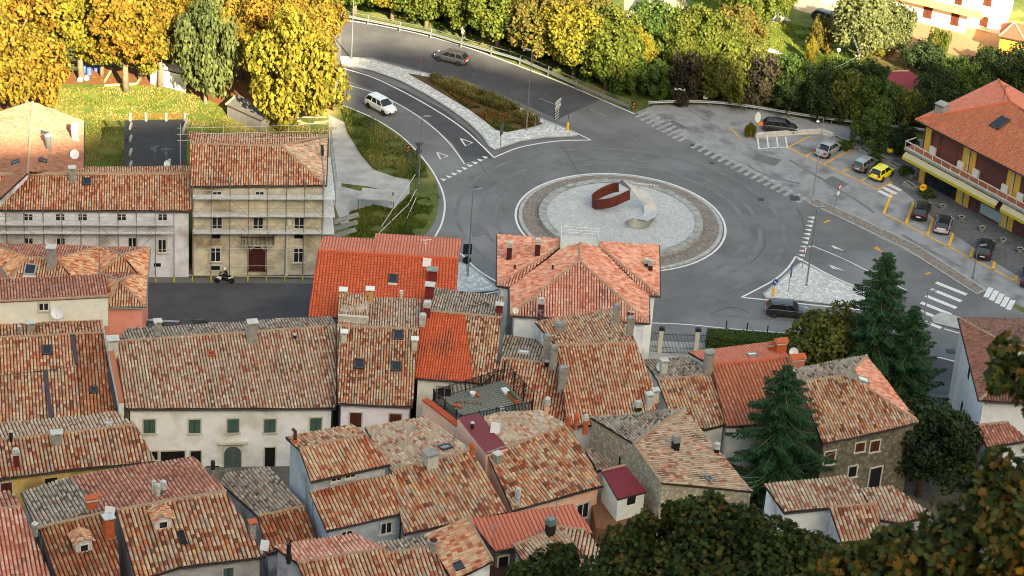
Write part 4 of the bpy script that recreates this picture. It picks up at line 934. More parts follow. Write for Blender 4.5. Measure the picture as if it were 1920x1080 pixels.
# H17 pink house with terrace
h = House('salmon_wall_house', 'salmon walled house with broad pale tiled roof and a maroon sheet patch', pinkw, oh=.28)
h.face([(913,851),(1067,797),(1130,911),(961,958)], 12.4, 18, 'mix', .31, .44)
h.face([(1067,797),(949,840),(905,784),(935,775),(1011,770)], 12.4, 9, 'pale', .31, .44, flush=((913,851),(1067,797),(949,840))); f = h.F[-1]; h.finish()
mr = mat('maroon_roof_felt', S(134,52,62), .8, S(118,46,54), 4)
Aa, nn = f['A']+Vector((0,0,.12)), f['n']; q = [onplane(x, y, Aa, nn) for x, y in ((858,784),(898,775),(950,841),(912,853))]; mb = MB(); mb.prism([(p.x, p.y) for p in q], [p.z-2.6 for p in q], [p.z for p in q], 1, 1); mb.add([p+nn*.02 for p in q], [(0,1,2,3) if (q[1]-q[0]).cross(q[2]-q[0]).z > 0 else (3,2,1,0)], 0)
mb.build('maroon_roof', [mr, pinkw], h.roof); h.chim(932, 868, .5, .5, .7, 'slab', M_cem); h.chim(970, 945, .42, .42, 1.5, 'stack', M_cemL); h.chim(1065, 800, .35, .35, .9, 'pot', M_terra, M_terra); h.chim(1079, 800, .35, .35, 1.1, 'pot', M_terra, M_terra); h.dish(928, 803, .5, .5, sq=True); h.chim(885, 806, .3, .3, .6, 'pot', M_gutter); h.win(1092, 958, 1.2, 1.5, 'pane', sm=M_cemL); SWH = h
# H25-27 bottom middle
h = House('bottom_house', 'house at the bottom edge with rosy rear slope beside a tall dark flue', greyw, oh=.22)
h.face([(557,1056),(722,1028),(770,1110),(600,1150)], 13.0, 18, 'warm', .32, .44); h.face([(722,1028),(557,1056),(513,1026),(667,1001),(706,1022)], 13.0, 11, 'brick', .32, .44); h.finish(); h.chim(541, 1050, .35, .35, 1.5, 'pipe', M_gutter, M_gutter)
h = House('low_brown_house', 'low house with lichened rear slope and maroon capped flue at the bottom edge', greyw, oh=.2)
h.face([(724,1038),(812,1025),(846,1100),(765,1120)], 12.9, 18, 'brown', .31, .44); h.F[-1]['tile'] = 'mix'; h.face([(812,1025),(724,1038),(706,1020),(800,1006)], 12.9, 11, 'grey', .31, .44); h.finish(); h.chim(812, 1034, .5, .5, 1.0, 'pot', M_cem, MR)
h = House('colourful_roof_house', 'narrow house whose roof mixes orange, cream and brown tiles sideways around one skylight', whitew, oh=.15, gut=None)
h.face([(876,970),(924,1052),(850,1090),(795,1004)], 13.1, 16, 'warm', .31, .44); h.finish(); h.sky(861, 1064, .9, .6)
h = House('corrugated_roof_house', 'stone house with bright salmon corrugated roof, black flue and two aerials near the bottom', stonew, oh=.25)
h.face([(880,974),(1074,945),(1112,1000),(928,1034)], 13.0, 12, 'pink', .34, 2.2, .09, jit=.0, lip=.0, cope=0); h.finish()
h.ant(925, 1026, 2.2, .5, 6); h.ant(1040, 985, 2.2, .3, 4); h.win(943, 1056, .8, 1.3, 'dark')
h = House('leafy_house', 'house roof of worn beige tiles half hidden by the maple leaves at the bottom', greyw, oh=.2)
h.face([(962,1024),(1052,988),(1105,1060),(1010,1100)], 13.4, 15, 'stonyrose', .31, .44); h.face([(1052,988),(1100,995),(1145,1060),(1105,1060)], 13.4, 15, 'pale', .31, .44); h.finish(); h.chim(1031, 1002, .6, .6, 1.0, 'block', M_black, M_gutterG)
h = House('dark_flat_house', 'dark brown flat roof strip at the bottom edge under the stone wall', greyw, oh=.1, gut=None); mat('dark_brown_sheet', S(70,44,40), .85, S(56,36,34), 2)
h.face([(880,1064),(992,1050),(1020,1110),(880,1120)], 10.5, 3, 'dark_brown_sheet'); h.finish()
# small roof and red shed, courtyard
h = House('garden_shed', 'little cream shed with shiny dark red sheet roof in the courtyard', palew, 'shed', oh=.12, gut=None, zb=8.1); mat('red_painted_sheet', S(132,38,44), .45, S(112,34,40), 6, .2)
h.face([(1128,883),(1172,873),(1213,922),(1158,936)], 11.3, 10, 'red_painted_sheet'); h.finish(); h.win(1184, 936, .8, 1.0, 'dark', fr=False)
h = House('lean_to', 'small dark lean-to tile roof between the salmon house and the stone wall', greyw, 'lean-to', oh=.1, gut=None)
h.face([(1098,846),(1110,842),(1166,870),(1120,884)], 8.6, 12, 'grey', .31, .44); h.finish()
struct('courtyard_terrace', MB().prism([(p.x, p.y) for p in (W(1108,938,8.4), W(1150,925,8.4), W(1232,952,8.4), W(1222,1000,8.4), W(1118,990,8.4))], 0, 8.4), mat('terrace_tiles_brown', S(136,92,66), .9, S(112,76,56), 3, .2))
# right foreground roofs
h = House('white_gable_house', 'white gabled house with pinkish tile roof and a concrete pole at its left end', whitew, oh=.2)
h.face([(1432,908),(1587,892),(1640,944),(1470,962)], 12.6, 11, 'pale', .32, .44, cope=0); h.F[-1]['tile'] = 'pale'
h.face([(1470,962),(1640,944),(1655,990),(1480,1010)], 12.1, 16, 'brown', .32, .44); h.F.pop(); h.finish()
h = House('small_gable_house', 'small roof of dark and cream tiles in front of the white gabled house', greyw, oh=.15)
h.face([(1555,952),(1642,946),(1655,1010),(1578,1018)], 12.8, 17, 'brown', .34, .46); h.F[-1]['tile'] = 'mix'; h.finish()
h = House('right_roof_house', 'pinkish tiled roof sloping right behind the small dark roof, under the broad dark tree', greyw, oh=.15)
h.face([(1612,916),(1672,912),(1750,966),(1688,982),(1648,975)], 12.4, 11, 'pale', .32, .44, cope=0); h.finish()
# white house lower right
h = House('white_house', 'tall white house with dull brown hipped roof at the right edge by the side street', wallm('plaster_bright_white', 212, 208, 206, .94), oh=.55, zb=-.3)
e = 9.0
h.face3([(1836,751),(1797,596),(1960,690)], [e, e, e+2.9], 'dull', .27); f = h.F[-1]; f['px'] = [(1836,751),(1797,596),(1895,650),(1897,700)]; f['P'] = [onplane(x, y, f['A'], f['n']) for x, y in f['px']]; zz = f['P'][3].z
h.face([(1797,596),(2000,600),(2000,652),(1895,650)], e, 12, 'dull', .27, up=True); h.face([(1836,751),(2000,760),(2000,705),(1897,700)], e, 20, 'dull', .27, up=True); h.finish()
for x, y in ((1808,672),(1828,700),(1847,740)): h.win(x-11, y-2, .8, 1.3, 'dark', fr=False)
for x, y in ((1786,730),(1803,764)): h.win(x, y, .8, 1.3, 'dark', fr=False)
h = House('far_low_house', 'low tiled roof under the white house, half hidden by orange leaves', whitew, oh=.2)
h.face([(1830,798),(1890,792),(1930,826),(1850,840)], 8.0, 14, 'redold', .3); h.finish()
# arcade building top right
M_arc = mat('arcade_yellow', S(226,178,84), .9, S(206,158,72), 3)
h = House('arcade_building', 'two storey building with broad orange hip roof, long balcony, yellow pillars and yellow shop awnings', mat('dark_shopfronts', S(104,64,58), .85, S(88,54,50), 2), 'building', oh=1.0, zb=-.3)
e = 7.6
h.face([(1716,224),(2010,377),(2010,262),(1895,192)], e, 20, 'pink', .27, .36, .035, jit=.2, up=True, rm=M_ridger); f0 = h.F[-1]; f0['tile'] = 'terra'; zc = f0['P'][3].z
h.face3([(1716,224),(1895,192),(1872,150)], [e, zc, e], 'red', .27, .36, .035, jit=.2)
h.F.pop(); 
h.face3([(1716,224),(1872,149),(1895,192)], [e, e, zc], 'pink', .27, .36, .035, jit=.2); h.face3([(1872,149),(1985,215),(1895,192)], [e, e, zc], 'pink', .27, .36, .035, jit=.2); f = h.F[-1]; f['px'] = [(1872,149),(2010,228),(2010,262),(1895,192)]; f['P'] = [onplane(x, y, f['A'], f['n']) for x, y in f['px']]
h.finish(); AB = h; h.chim(1764, 213, 1.1, 1.1, 1.0, 'slab', M_cem, M_cem); h.sky(1875, 232, 1.2, 1.9); h.ant(1880, 193, 2.2, .3, 5, M_gutter)
# front wall basis: long balcony, pillars, shutters, awnings
P0, P1 = h.F[0]['P'][0 if True else 1], None
fa, fb = W(1716, 224, e), W(2010, 377, e); T = (fb-fa); T.z = 0; Lw = T.length; T.normalize(); Nn = Vector((T.y, -T.x, 0)); Nn = Nn if Nn.y < 0 else -Nn
wl0 = fa-Nn*1.0+T*1.0; wl0.z = 0; up = Vector((0,0,1))
def at(u, o, z): return wl0+T*u+Nn*o+up*z
mb = MB(); mb.obox(at(Lw/2-.2, .75, 3.95), T*(Lw/2+1.2), Nn*.95, up*.12, 0); mb.obox(at(Lw/2-.2, .75, 4.08), T*(Lw/2+1.15), Nn*.88, up*.02, 1); mb.build('balcony', [M_cem, mat('red_terracing', S(166,100,74), .9, S(144,86,64), 4)], h.root)
mb = MB(); mb.obox(at(Lw/2-.2, 1.62, 4.95), T*(Lw/2+1.1), Nn*.05, up*.05); mb.obox(at(-1.3, .8, 4.95), T*.05, Nn*.85, up*.05); mb.obox(at(Lw/2, 1.64, 4.2), T*(Lw/2+1.1), Nn*.05, up*.1)
for k in range(int(Lw/1.4)+2): mb.obox(at(-1.3+k*1.4, 1.62, 4.5), T*.03, Nn*.03, up*.45)
mb.build('balcony_rail', M_cemL, h.root)
for k in range(4):
    u0 = .3+k*6.6
    for du in ((.25, 1.0) if k else (.25,)):
        if k: du = -.58 if du < .5 else .54
        MB().obox(at(u0+du, .06, 3.6), T*.40, Nn*.12, up*3.6).build('pillar', M_arc, h.root)
    if k: MB().tube([at(u0-.02, .25, 7.2), at(u0-.02, .25, .1)], .09, 6).build('downpipe', M_cemL, h.root)
    for a, wd in ((1.6, .9), (3.5, 2.4), (5.3, .9)):
        q = MB(); q.obox(at(u0+a, .03, 5.5), T*(wd/2), Nn*.04, up*1.35)
        for j in range(14): q.obox(at(u0+a, .08, 4.3+j*.18), T*(wd/2-.03), Nn*.015, up*.05)
        q.build('shutter', mat('brown_roller', S(128,72,62), .8, S(112,62,54), 4), h.root)
    for a in (1.3, 5.6): MB().obox(at(u0+a, .22, 4.55), T*.42, Nn*.16, up*.5).build('planter_panel', M_white, h.root)
    q = MB(); q.obox(at(u0+3.3, .05, 1.6), T*2.5, Nn*.03, up*1.4, 0)
    for j in range(5): q.obox(at(u0+.9+j*1.2, .09, 1.6), T*.04, Nn*.04, up*1.4, 1)
    q.build('shop_window', [M_glass, M_gutter], h.root)
MB().obox(at(.3+6.6+4.3, .16, .95), T*1.6, Nn*.03, up*.6).build('frosted_panel', mat('frosted_blue', S(150,168,172), .6), h.root)
for a, b in ((-1.0, 13.2), (13.9, 26.5)):
    q = MB(); q.add([at(a, 1.75, 3.75), at(b, 1.75, 3.75), at(b, 2.2, 3.3), at(a, 2.2, 3.3), at(b, 2.2, 3.0), at(a, 2.2, 3.0)], [(0,1,2,3)], 0); q.add([at(a, 2.2, 3.3), at(b, 2.2, 3.3), at(b, 2.2, 2.95), at(a, 2.2, 2.95)], [(0,1,2,3)], 1); q.add([at(a, 1.75, 3.7), at(b, 1.75, 3.7), at(b, 2.19, 3.25), at(a, 2.19, 3.25)], [(3,2,1,0)], 1)
    q.build('awning', [mat('awning_pale', S(176,168,136), .8), mat('awning_yellow', S(186,172,56), .7)], h.root)
# villa top right
h = House('villa', 'cream villa with long balcony and brown shutters in full sun at the top right corner', wallm('villa_plaster', 212, 198, 172, .97), 'villa', zb=-.3, oh=.4)
h.face([(1560,-60),(1680,-30),(1686,-85),(1570,-110)], 7.0, 2, 'bitumen_roof', up=True); h.F.pop()
h.face([(1640,-75),(1830,-30),(1850,-110),(1660,-150)], 7.2, 12, 'pink', up=True); h.face([(1822,-64),(1905,-44),(1930,-130),(1840,-150)], 8.5, 12, 'pink', up=True); h.finish()
for x, y, a, b in ((1740,20,1.2,2.1),(1791,33,1.1,2.2),(1798,-2,1.0,1.6)): h.win(x, y, a, b, 'shut_b')
h.win(1845, 40, 1.1, 1.4, 'shut_b'); h.win(1852, 2, 1.1, 1.4, 'shut_b')
r = h.whit(1755, 8)
if r:
    p, n = r; u = Vector((-n.y, n.x, 0)); mb = MB(); mb.obox(p+n*.6, u*6.5, n*.6, up*.12); mb.obox(p+n*1.15+up*.5, u*6.5, n*.05, up*.4); mb.build('balcony', [mat('villa_balcony', S(196,140,104), .9)], h.root)
h = House('garage_block', 'pale sunlit garage with purple and brown gates at the top edge among garden trees', wallm('villa_plaster', 212, 198, 172, .97), 'garage', zb=-.3, oh=.2)
h.face([(1540,-40),(1660,-22),(1665,-60),(1545,-80)], 3.2, 3, 'bitumen_roof', up=True); h.finish(); h.win(1640, 0, 2.0, 2.2, 'dark', fr=False); h.win(1585, -4, 1.6, 2.0, 'shut_b')
h = House('pavilion', 'small garden pavilion with red hip roof and arched orange wall by the villa terrace', mat('arch_orange', S(206,140,62), .9, S(190,124,54), 3), 'pavilion', zb=-.3, oh=.35, gut=None)
mat('red_felt_roof', S(186,86,64), .85, S(170,76,58), 4)
h.face3([(1873,68),(1922,78),(1902,42)], [2.9, 2.9, 3.9], 'red_felt_roof'); h.face3([(1922,78),(1902,42),(1960,58)], [2.9,3.9,2.9], 'red_felt_roof'); h.face3([(1873,68),(1902,42),(1878,44)], [2.9,3.9,2.9], 'red_felt_roof'); h.finish()
h = House('white_shed', 'blank white sunlit outbuilding between the olive tree and the dry garden', wallm('villa_plaster', 212, 198, 172, .97), 'outbuilding', zb=-.3, oh=.05, gut=None)
h.face([(1640,62),(1702,60),(1700,42),(1650,46)], 2.8, 1, 'bitumen_roof', up=True); h.F[-1]['tile'] = 'villa_plaster'; h.finish()
h = House('red_roof_shed', 'low shed with dull crimson roof among the dark trees left of the orange roofed building', greyw, 'shed', zb=-.3, oh=.1, gut=None); mat('crimson_sheet', S(140,56,62), .8, S(120,46,54), 5)
h.face([(1672,134),(1705,133),(1736,154),(1712,175),(1655,160)], 3.2, 8, 'crimson_sheet'); h.finish()
h = House('white_hut', 'white hut with blue trim, sunlit at the foot of the deodar beside the lawn', whitew, 'hut', zb=-.3, oh=.05, gut=None)
h.face([(281,124),(350,140),(350,118),(290,105)], 2.3, 2, 'bitumen_roof', up=True); h.F[-1]['tile'] = 'villa_plaster'; h.finish()
h = House('grey_hut', 'grey flat roofed hut between the deodar and the big yellow maple', wallm('hut_grey', 92, 90, 86), 'hut', zb=-.3, oh=.1, gut=None)
h.face([(424,196),(490,226),(508,212),(446,176)], 1.5, 3, 'bitumen_roof', up=True); h.F[-1]['tile'] = 'concrete_sheet'; mat('concrete_sheet', S(96,95,92), .9, S(78,77,75), 3); h.finish()
h = House('shed_roof', 'small grey roofed shed beside a gravel drive at the top edge', whitew, 'shed', zb=-.3, oh=.1, gut=None)
h.face([(1216,8),(1236,12),(1250,-6),(1228,-10)], 2.6, 2, 'concrete_sheet', up=True); h.finish()
# ---------------------------------------------------------------- scaffolding
def scaffold(name, label, H, xs_px, ybase, ztop, decks, ext=None):
    d = []
    for x in (xs_px[0]+4, xs_px[-1]-6):
        r = H.whit(x, ybase[0]); d.append(r[0].copy() if r else W(x, ybase[0]))
    a, b = d; a.z = b.z = 0; T = (b-a).normalized(); N = Vector((T.y, -T.x, 0)); N = N if N.y < 0 else -N
    root = thing(name, a, label, 'scaffolding'); us = []
    for x in xs_px:
        r = ray(x, 430); p0 = a+N*1.25
        k = ((p0-CO).dot(N))/(r.dot(N)); q = CO+r*k; us.append((q-p0).dot(T))
    def zof(py, x=300):
        r = ray(x, py); p0 = a+N*1.3; return (CO+r*(((p0-CO).dot(N))/r.dot(N))).z
    up = Vector((0, 0, 1)); rust = mat('rusty_tube', S(120,76,60), .7, S(140,140,138), 1.0); yl_ = mat('yellow_foot', S(220,200,40), .7)
    for u in us:
        for o in (.35, 1.25):
            m = MB(); m.tube([a+T*u+N*o, a+T*u+N*o+up*(ztop+1.0)], .04, 5, 0)
            if o > 1: m.tube([a+T*u+N*o+up*.1, a+T*u+N*o+up*.75], .07, 6, 1)
            m.build('pole', [rust if random.random() < .4 else M_steel, yl_], root)
    plank = mat('scaffold_plank', S(216,218,218), .8, S(184,186,186), 3)
    for y in decks:
        z = zof(y, (xs_px[0]+xs_px[-1])/2); u0, u1 = us[0]-.3, us[-1]+.3+(ext or 0)
        for k in range(len(us)-1):
            m = MB(); uc = (us[k]+us[k+1])/2; hw = (us[k+1]-us[k])/2-.03
            for j in range(3): m.obox(a+T*uc+N*(.5+j*.31)+up*(z+.02*random.random()), T*hw, N*.145, up*.03)
            m.obox(a+T*uc+N*1.28+up*(z+.14), T*hw, N*.02, up*.15); m.build('deck', plank, root)
        m = MB()
        for dz in (.55, 1.0): m.tube([a+T*us[0]+N*1.29+up*(z+dz), a+T*us[-1]+N*1.29+up*(z+dz)], .024, 5)
        m.build('guard_tube', M_steel, root)
        for k in range(0, len(us)-1, 2):
            s = 1 if (k//2) % 2 else -1; m = MB(); m.tube([a+T*us[k if s > 0 else k+1]+N*1.32+up*z, a+T*us[k+1 if s > 0 else k]+N*1.32+up*(z-1.9)], .022, 5); m.build('brace', rust if s > 0 else M_steel, root)
    for z in (1.9, 3.9):
        m = MB(); m.tube([a+T*us[0]+N*1.27+up*z, a+T*us[-1]+N*1.27+up*z], .024, 5); m.build('ledger', M_steel, root)
    return root, a, T, N, us, zof
scaffold('scaffolding', 'steel scaffolding with two plank decks along the long pale grey house wall', LW, [-24,11,45,81,116,151,186,221,256,291,326], (490,), 7.9, [423, 439])
sc, a, T, N, us, zof = scaffold('scaffolding', 'taller scaffolding with three plank decks around the beige block with the red door', TB, [361,396,431,466,501,536,570,604], (495,), 10.6, [374, 407, 439])
# side bay of the scaffolding on the right of the tall house
up = Vector((0,0,1)); mb = MB(); c0 = a+T*us[-1]; plank = MATS['scaffold_plank']
for z in (zof(374,500), zof(407,500), zof(439,500)): mb.obox(c0+T*.65-N*3.5+up*z, T*.6, N*4.8, up*.04)
mb.build('side_deck', plank, sc)
for j in range(6):
    for o in (.1, 1.25): m = MB(); m.tube([c0+T*o+N*(1.2-j*1.9), c0+T*o+N*(1.2-j*1.9)+up*12.6], .03, 5); m.build('pole', M_steel, sc)
for z in (3, 5, 7.2, 9.4, 11.5, 12.4): m = MB(); m.tube([c0+T*1.27+N*1.2+up*z, c0+T*1.27-N*8.3+up*z], .024, 5); m.build('ledger', M_steel, sc)
for z in (11.8, 12.5, 13.2):
    m = MB(); m.tube([c0+T*1.2-N*8.4+up*z, c0-T*14.5-N*7.3+up*z], .026, 5); m.build('ledger', mat('pale_tube', S(196,190,180), .5), sc)
for j in range(8): m = MB(); q = c0+T*(1.2-j*2.2)-N*(8.4-j*.15); m.tube([q+up*6, q+up*13.6], .035, 5); m.build('pole', MATS['pale_tube'], sc)
mb = MB()
for k in range(3): q = W(636+k*2, 440-k*14, 2.5+k*1.5); mb.obox(q, Vector((1.7,.5,.5)), Vector((-.12,.4,0)), up*.05)
mb.build('ramp', M_cem, sc)

# ---------------------------------------------------------------- vehicles
def paint(name, c, metal=.3): return mat('paint_'+name, S(*c), .35, metal=metal, spec=.5, coat=.6)
M_tyre = mat('tyre_rubber', S(34,34,36), .85); M_rim = mat('alloy_rim', S(170,172,176), .35, metal=.7); M_trim = mat('black_trim', S(38,38,40), .6)
M_red = mat('tail_lamp', S(170,24,30), .3); M_lampg = mat('headlamp_glass', S(210,214,216), .15); M_plate = mat('number_plate', S(226,228,226), .5)
CG = mat('car_glass', S(30,34,38), .08, spec=.8)
def make_car(name, label, p, L=4.2, Wd=1.78, H=1.48, kind='hatch', roof=None, cat='car', group=None):
    t = thing(name, (0,0,0), label, cat, group); k = H/1.5; hw = Wd/2
    if kind == 'hatch': st = [(-.5,.42,.60,.80),(-.49,.30,.88,.92),(-.44,.22,.98,.97),(-.30,.20,1.0,1.0),(0,.2,.97,1.0),(.22,.2,.95,.99),(.38,.22,.86,.95),(.47,.26,.72,.86),(.5,.36,.56,.72)]; cab = (-.475,-.36,.10,.27)
    elif kind == 'sedan': st = [(-.5,.42,.66,.84),(-.49,.30,.90,.92),(-.42,.22,.95,.97),(-.28,.20,.96,1.0),(0,.2,.95,1.0),(.22,.2,.93,.99),(.38,.22,.84,.95),(.47,.26,.74,.88),(.5,.36,.56,.76)]; cab = (-.36,-.22,.06,.22)
    elif kind == 'box': st = [(-.5,.40,.66,.86),(-.49,.30,.92,.95),(-.44,.22,.98,.98),(-.3,.20,.98,1.0),(0,.2,.96,1.0),(.24,.2,.94,.99),(.40,.22,.88,.96),(.48,.26,.78,.9),(.5,.36,.58,.8)]; cab = (-.485,-.43,.10,.25)
    else: st = [(-.5,.42,.9,.9),(-.49,.30,1.2,.97),(-.42,.22,1.25,.99),(-.2,.20,1.25,1.0),(.1,.2,1.2,1.0),(.25,.2,1.1,.99),(.38,.22,.95,.96),(.47,.26,.8,.88),(.5,.36,.6,.8)]; cab = (-.49,-.47,.15,.32)
    mb = MB(); n = 0
    for x, zb, zt_, w_ in st:
        w_ *= hw; zb *= k; zt_ *= k
        half = [(w_*.90, zb), (w_, zb+.14), (w_*1.0, zb+.55*(zt_-zb)), (w_*.95, zt_-.05), (w_*.84, zt_), (w_*.4, zt_+.03)]
        row = half+[(-a_, b_) for a_, b_ in half[::-1]]; n = len(row); mb.v += [(x*L, a_, b_) for a_, b_ in row]
    m_ = len(st)
    for i in range(m_-1):
        for j in range(n): mb.f.append((i*n+j, i*n+(j+1) % n, (i+1)*n+(j+1) % n, (i+1)*n+j)); mb.m.append(0)
    mb.f += [tuple(range(n))[::-1], tuple(range((m_-1)*n, m_*n))]; mb.m += [0, 0]
    zb_ = (.95 if kind != 'van' else 1.2)*k; zr_ = H; wb, wr = hw*.86, hw*.70
    xr0, xr1, xf1, xf0 = [c*L for c in cab]; P4 = [(xr0, wb, zb_), (xr1, wr, zr_-.05), (xf1, wr, zr_-.05), (xf0, wb, zb_)]
    body = mb.build('body', p, t, smooth=True); sb = body.modifiers.new('s', 'SUBSURF'); sb.levels = 1; sb.render_levels = 2
    # cabin glass
    Q = [Vector((x, s*y, z)) for s in (1, -1) for x, y, z in P4]   # 0..3 left, 4..7 right
    MB().add([Q[2], Q[3], Q[7], Q[6]], [(0,1,2,3)]).build('windscreen', CG, t)
    MB().add([Q[0], Q[1], Q[5], Q[4]], [(0,1,2,3)]).build('rear_window', CG, t)
    for s, o in ((1, 0), (-1, 4)): MB().add([Q[o], Q[o+1], Q[o+2], Q[o+3]], [(3,2,1,0) if s > 0 else (0,1,2,3)]).build('side_window', CG, t)
    rf = MB(); rx0, rx1 = xr1-.05*L*.6, xf1+.03*L
    rr = [(rx0, wr+.03, zr_-.07), ((rx0+rx1)/2, wr+.05, zr_-.03), (rx1, wr+.02, zr_-.07)]
    for x, y, z in rr: rf.v += [(x, y, z), (x, y*.8, z+.05), (x, 0, z+.07), (x, -y*.8, z+.05), (x, -y, z)]
    for i in range(2):
        for j in range(4): rf.f.append((i*5+j, i*5+j+1, (i+1)*5+j+1, (i+1)*5+j)); rf.m.append(0)
    b = len(rf.v)
    for s in (1, -1):
        for (x0, y0, z0), (x1, y1, z1) in ((P4[0], P4[1]), (P4[3], P4[2])): rf.tube([(x0, s*y0, z0-.03), (x1, s*(y1+.01), z1+.01)], .045, 5)
        for fx in ((.46,) if L < 3.6 else (.36, .68)): x0 = xr0+(xf0-xr0)*fx; rf.tube([(x0, s*(wb+.01), zb_-.03), (xr1+(xf1-xr1)*fx, s*(wr+.02), zr_-.05)], .035, 5)
        rf.tube([(xr1, s*(wr+.01), zr_-.05), (xf1, s*(wr+.01), zr_-.05)], .035, 5)
    ro = rf.build('roof', roof or p, t, smooth=False)
    wr_ = .30 if kind != 'van' else .33
    for x in (-.30*L, .31*L):
        for s in (1, -1):
            Rm = Matrix.Rotation(math.pi/2*s, 3, 'X').transposed(); c = (x, s*(hw-.10), wr_)
            MB().lathe((x, s*(hw-.06), wr_+.02), [(wr_+.07, -.06), (wr_+.07, .055), (.05, .06)], 18, 0, Matrix.Rotation(-math.pi/2*s, 3, 'X')).build('wheel_arch', M_trim, t)
            wh = MB().lathe(c, [(wr_*.6, -.1), (wr_, -.09), (wr_, .12), (wr_*.9, .135), (wr_*.62, .12)], 18, 0, Matrix.Rotation(-math.pi/2*s, 3, 'X')).build('wheel', M_tyre, t)
            rm = MB().lathe(c, [(wr_*.62, .10), (wr_*.62, .125), (wr_*.5, .115), (.03, .10)], 10, 0, Matrix.Rotation(-math.pi/2*s, 3, 'X')).build('rim', M_rim, wh)
    zl = .68*k
    for s in (1, -1):
        MB().obox((.468*L, s*hw*.66, zl), Vector((.06, 0, 0)), Vector((-.04*s, .13, 0)), Vector((0, 0, .05))).build('headlight', M_lampg, t)
        MB().obox((-.482*L, s*hw*.74, (.86 if kind != 'van' else 1.0)*k), Vector((.06, 0, 0)), Vector((.03*s, .13, 0)), Vector((0, 0, .10))).build('tail_light', M_red, t)
        m = MB(); m.obox((xf0-.12*L*.5, s*(hw+.06), zb_+.05), Vector((.05, 0, 0)), Vector((0, .08, 0)), Vector((0, 0, .06))); m.build('wing_mirror', p, t)
    MB().obox((-.503*L, 0, .62*k), Vector((.012, 0, 0)), Vector((0, .26, 0)), Vector((0, 0, .06))).build('number_plate', M_plate, t)
    MB().obox((.503*L, 0, .42*k), Vector((.012, 0, 0)), Vector((0, .26, 0)), Vector((0, 0, .055))).build('number_plate', M_plate, t)
    m = MB(); m.obox((.492*L, 0, .44*k), Vector((.02, 0, 0)), Vector((0, hw*.6, 0)), Vector((0, 0, .09))); m.obox((-.488*L, 0, .36*k), Vector((.03, 0, 0)), Vector((0, hw*.78, 0)), Vector((0, 0, .08))); m.build('bumper_trim', M_trim, t)
    return t
def put(t, c, p, q, z=0.03):
    P = W(*c, z+.0); A, B = W(*p, 0), W(*q, 0); d = B-A; t.location = (P.x, P.y, z); t.rotation_euler.z = math.atan2(d.y, d.x); return t
g1, g2 = 'cars driving on the roads', 'cars parked on the plaza'
put(make_car('car', 'grey metallic hatchback driving up the curved road beside the long flower bed', paint('grey', (92,92,95), .4), 4.26, 1.8, 1.47, group=g1), (846,115), (858,123), (822,114))
put(make_car('car', 'white compact crossover coming down towards the roundabout', paint('white', (226,228,228), 0), 4.25, 1.8, 1.6, group=g1), (714,206), (691,203), (721,219))
put(make_car('car', 'silver old saloon with red tail lamps parked in a yellow bay beside the planter wall', paint('silver', (176,178,174), .5), 4.4, 1.72, 1.4, 'sedan', group=g2), (1553,286), (1552,299), (1580,281))
put(make_car('car', 'dark grey boxy small hatchback parked beside the yellow one', paint('darkgrey', (120,118,118), .4), 3.7, 1.6, 1.42, 'box', roof=paint('silver', (176,178,174)), group=g2), (1621,315), (1618,328), (1644,311))
put(make_car('car', 'bright yellow small hatchback parked by the zebra stripes', paint('yellow', (236,220,30), 0), 3.45, 1.63, 1.46, group=g2), (1652,332), (1650,345), (1677,328))
put(make_car('car', 'glossy black hatchback nearest to the yellow round sign', paint('black', (26,26,28), .2), 4.0, 1.75, 1.48, group=g2), (1726,402), (1657,400), (1673,361))
put(make_car('car', 'silver white hatchback with black roof, between two black cars', paint('silver_white', (200,198,206), .4), 3.9, 1.7, 1.46, roof=paint('black', (26,26,28)), group=g2), (1767,428), (1739,442), (1752,401))
put(make_car('car', 'black crossover with roof bars, lowest full car in the row of yellow bays', paint('black', (26,26,28), .2), 4.2, 1.8, 1.55, group=g2), (1845,475), (1818,485), (1831,445))
put(make_car('car', 'dark car cut off by the right edge of the photo', paint('navy', (50,48,66), .3), 4.0, 1.75, 1.48, group=g2), (1931,528), (1904,527), (1914,489))
put(make_car('car', 'black hatchback passing below the triangular island, half behind the olive green tree', paint('blackish', (44,44,46), .3), 4.3, 1.8, 1.48, group=g1), (1474,590), (1444,590), (1500,595))
put(make_car('car', 'dark car parked behind the low plaza wall beside the white oval sign', paint('graphite', (66,64,64), .4), 4.2, 1.75, 1.45, group=g2), (1462,245), (1430,242), (1490,248))
g3 = 'cars parked along the lower street behind the long roof'
put(make_car('car', 'dark car behind the long tiled roof, right of its small chimney', paint('black', (26,26,28), .2), 4.2, 1.75, 1.46, group=g3), (372,629), (350,628), (395,629))
put(make_car('car', 'white car behind the long tiled roof, near the bright red roof', paint('white', (226,228,228), 0), 4.2, 1.75, 1.46, group=g3), (548,627), (520,626), (570,627))
put(make_car('car', 'black tall car between the rose wall and a chimney', paint('black', (26,26,28), .2), 4.2, 1.75, 1.62, group=g3), (288,634), (270,633), (310,634))
put(make_car('van', 'white van in the sun at the top of the road beside the orange tree', paint('white', (226,228,228), 0), 4.8, 1.95, 2.3, 'van', cat='van'), (606,24), (612,30), (600,4))
put(make_car('car', 'dark car parked by garden hedge at the top under the power lines', paint('black', (26,26,28), .2), 4.4, 1.75, 1.45), (1552,42), (1530,34), (1565,46))
put(make_car('car', 'pale blue grey car half hidden by autumn trees beside the garden lawn', paint('paleblue', (180,190,200), .3), 4.2, 1.75, 1.45), (1441,34), (1425,30), (1460,36))

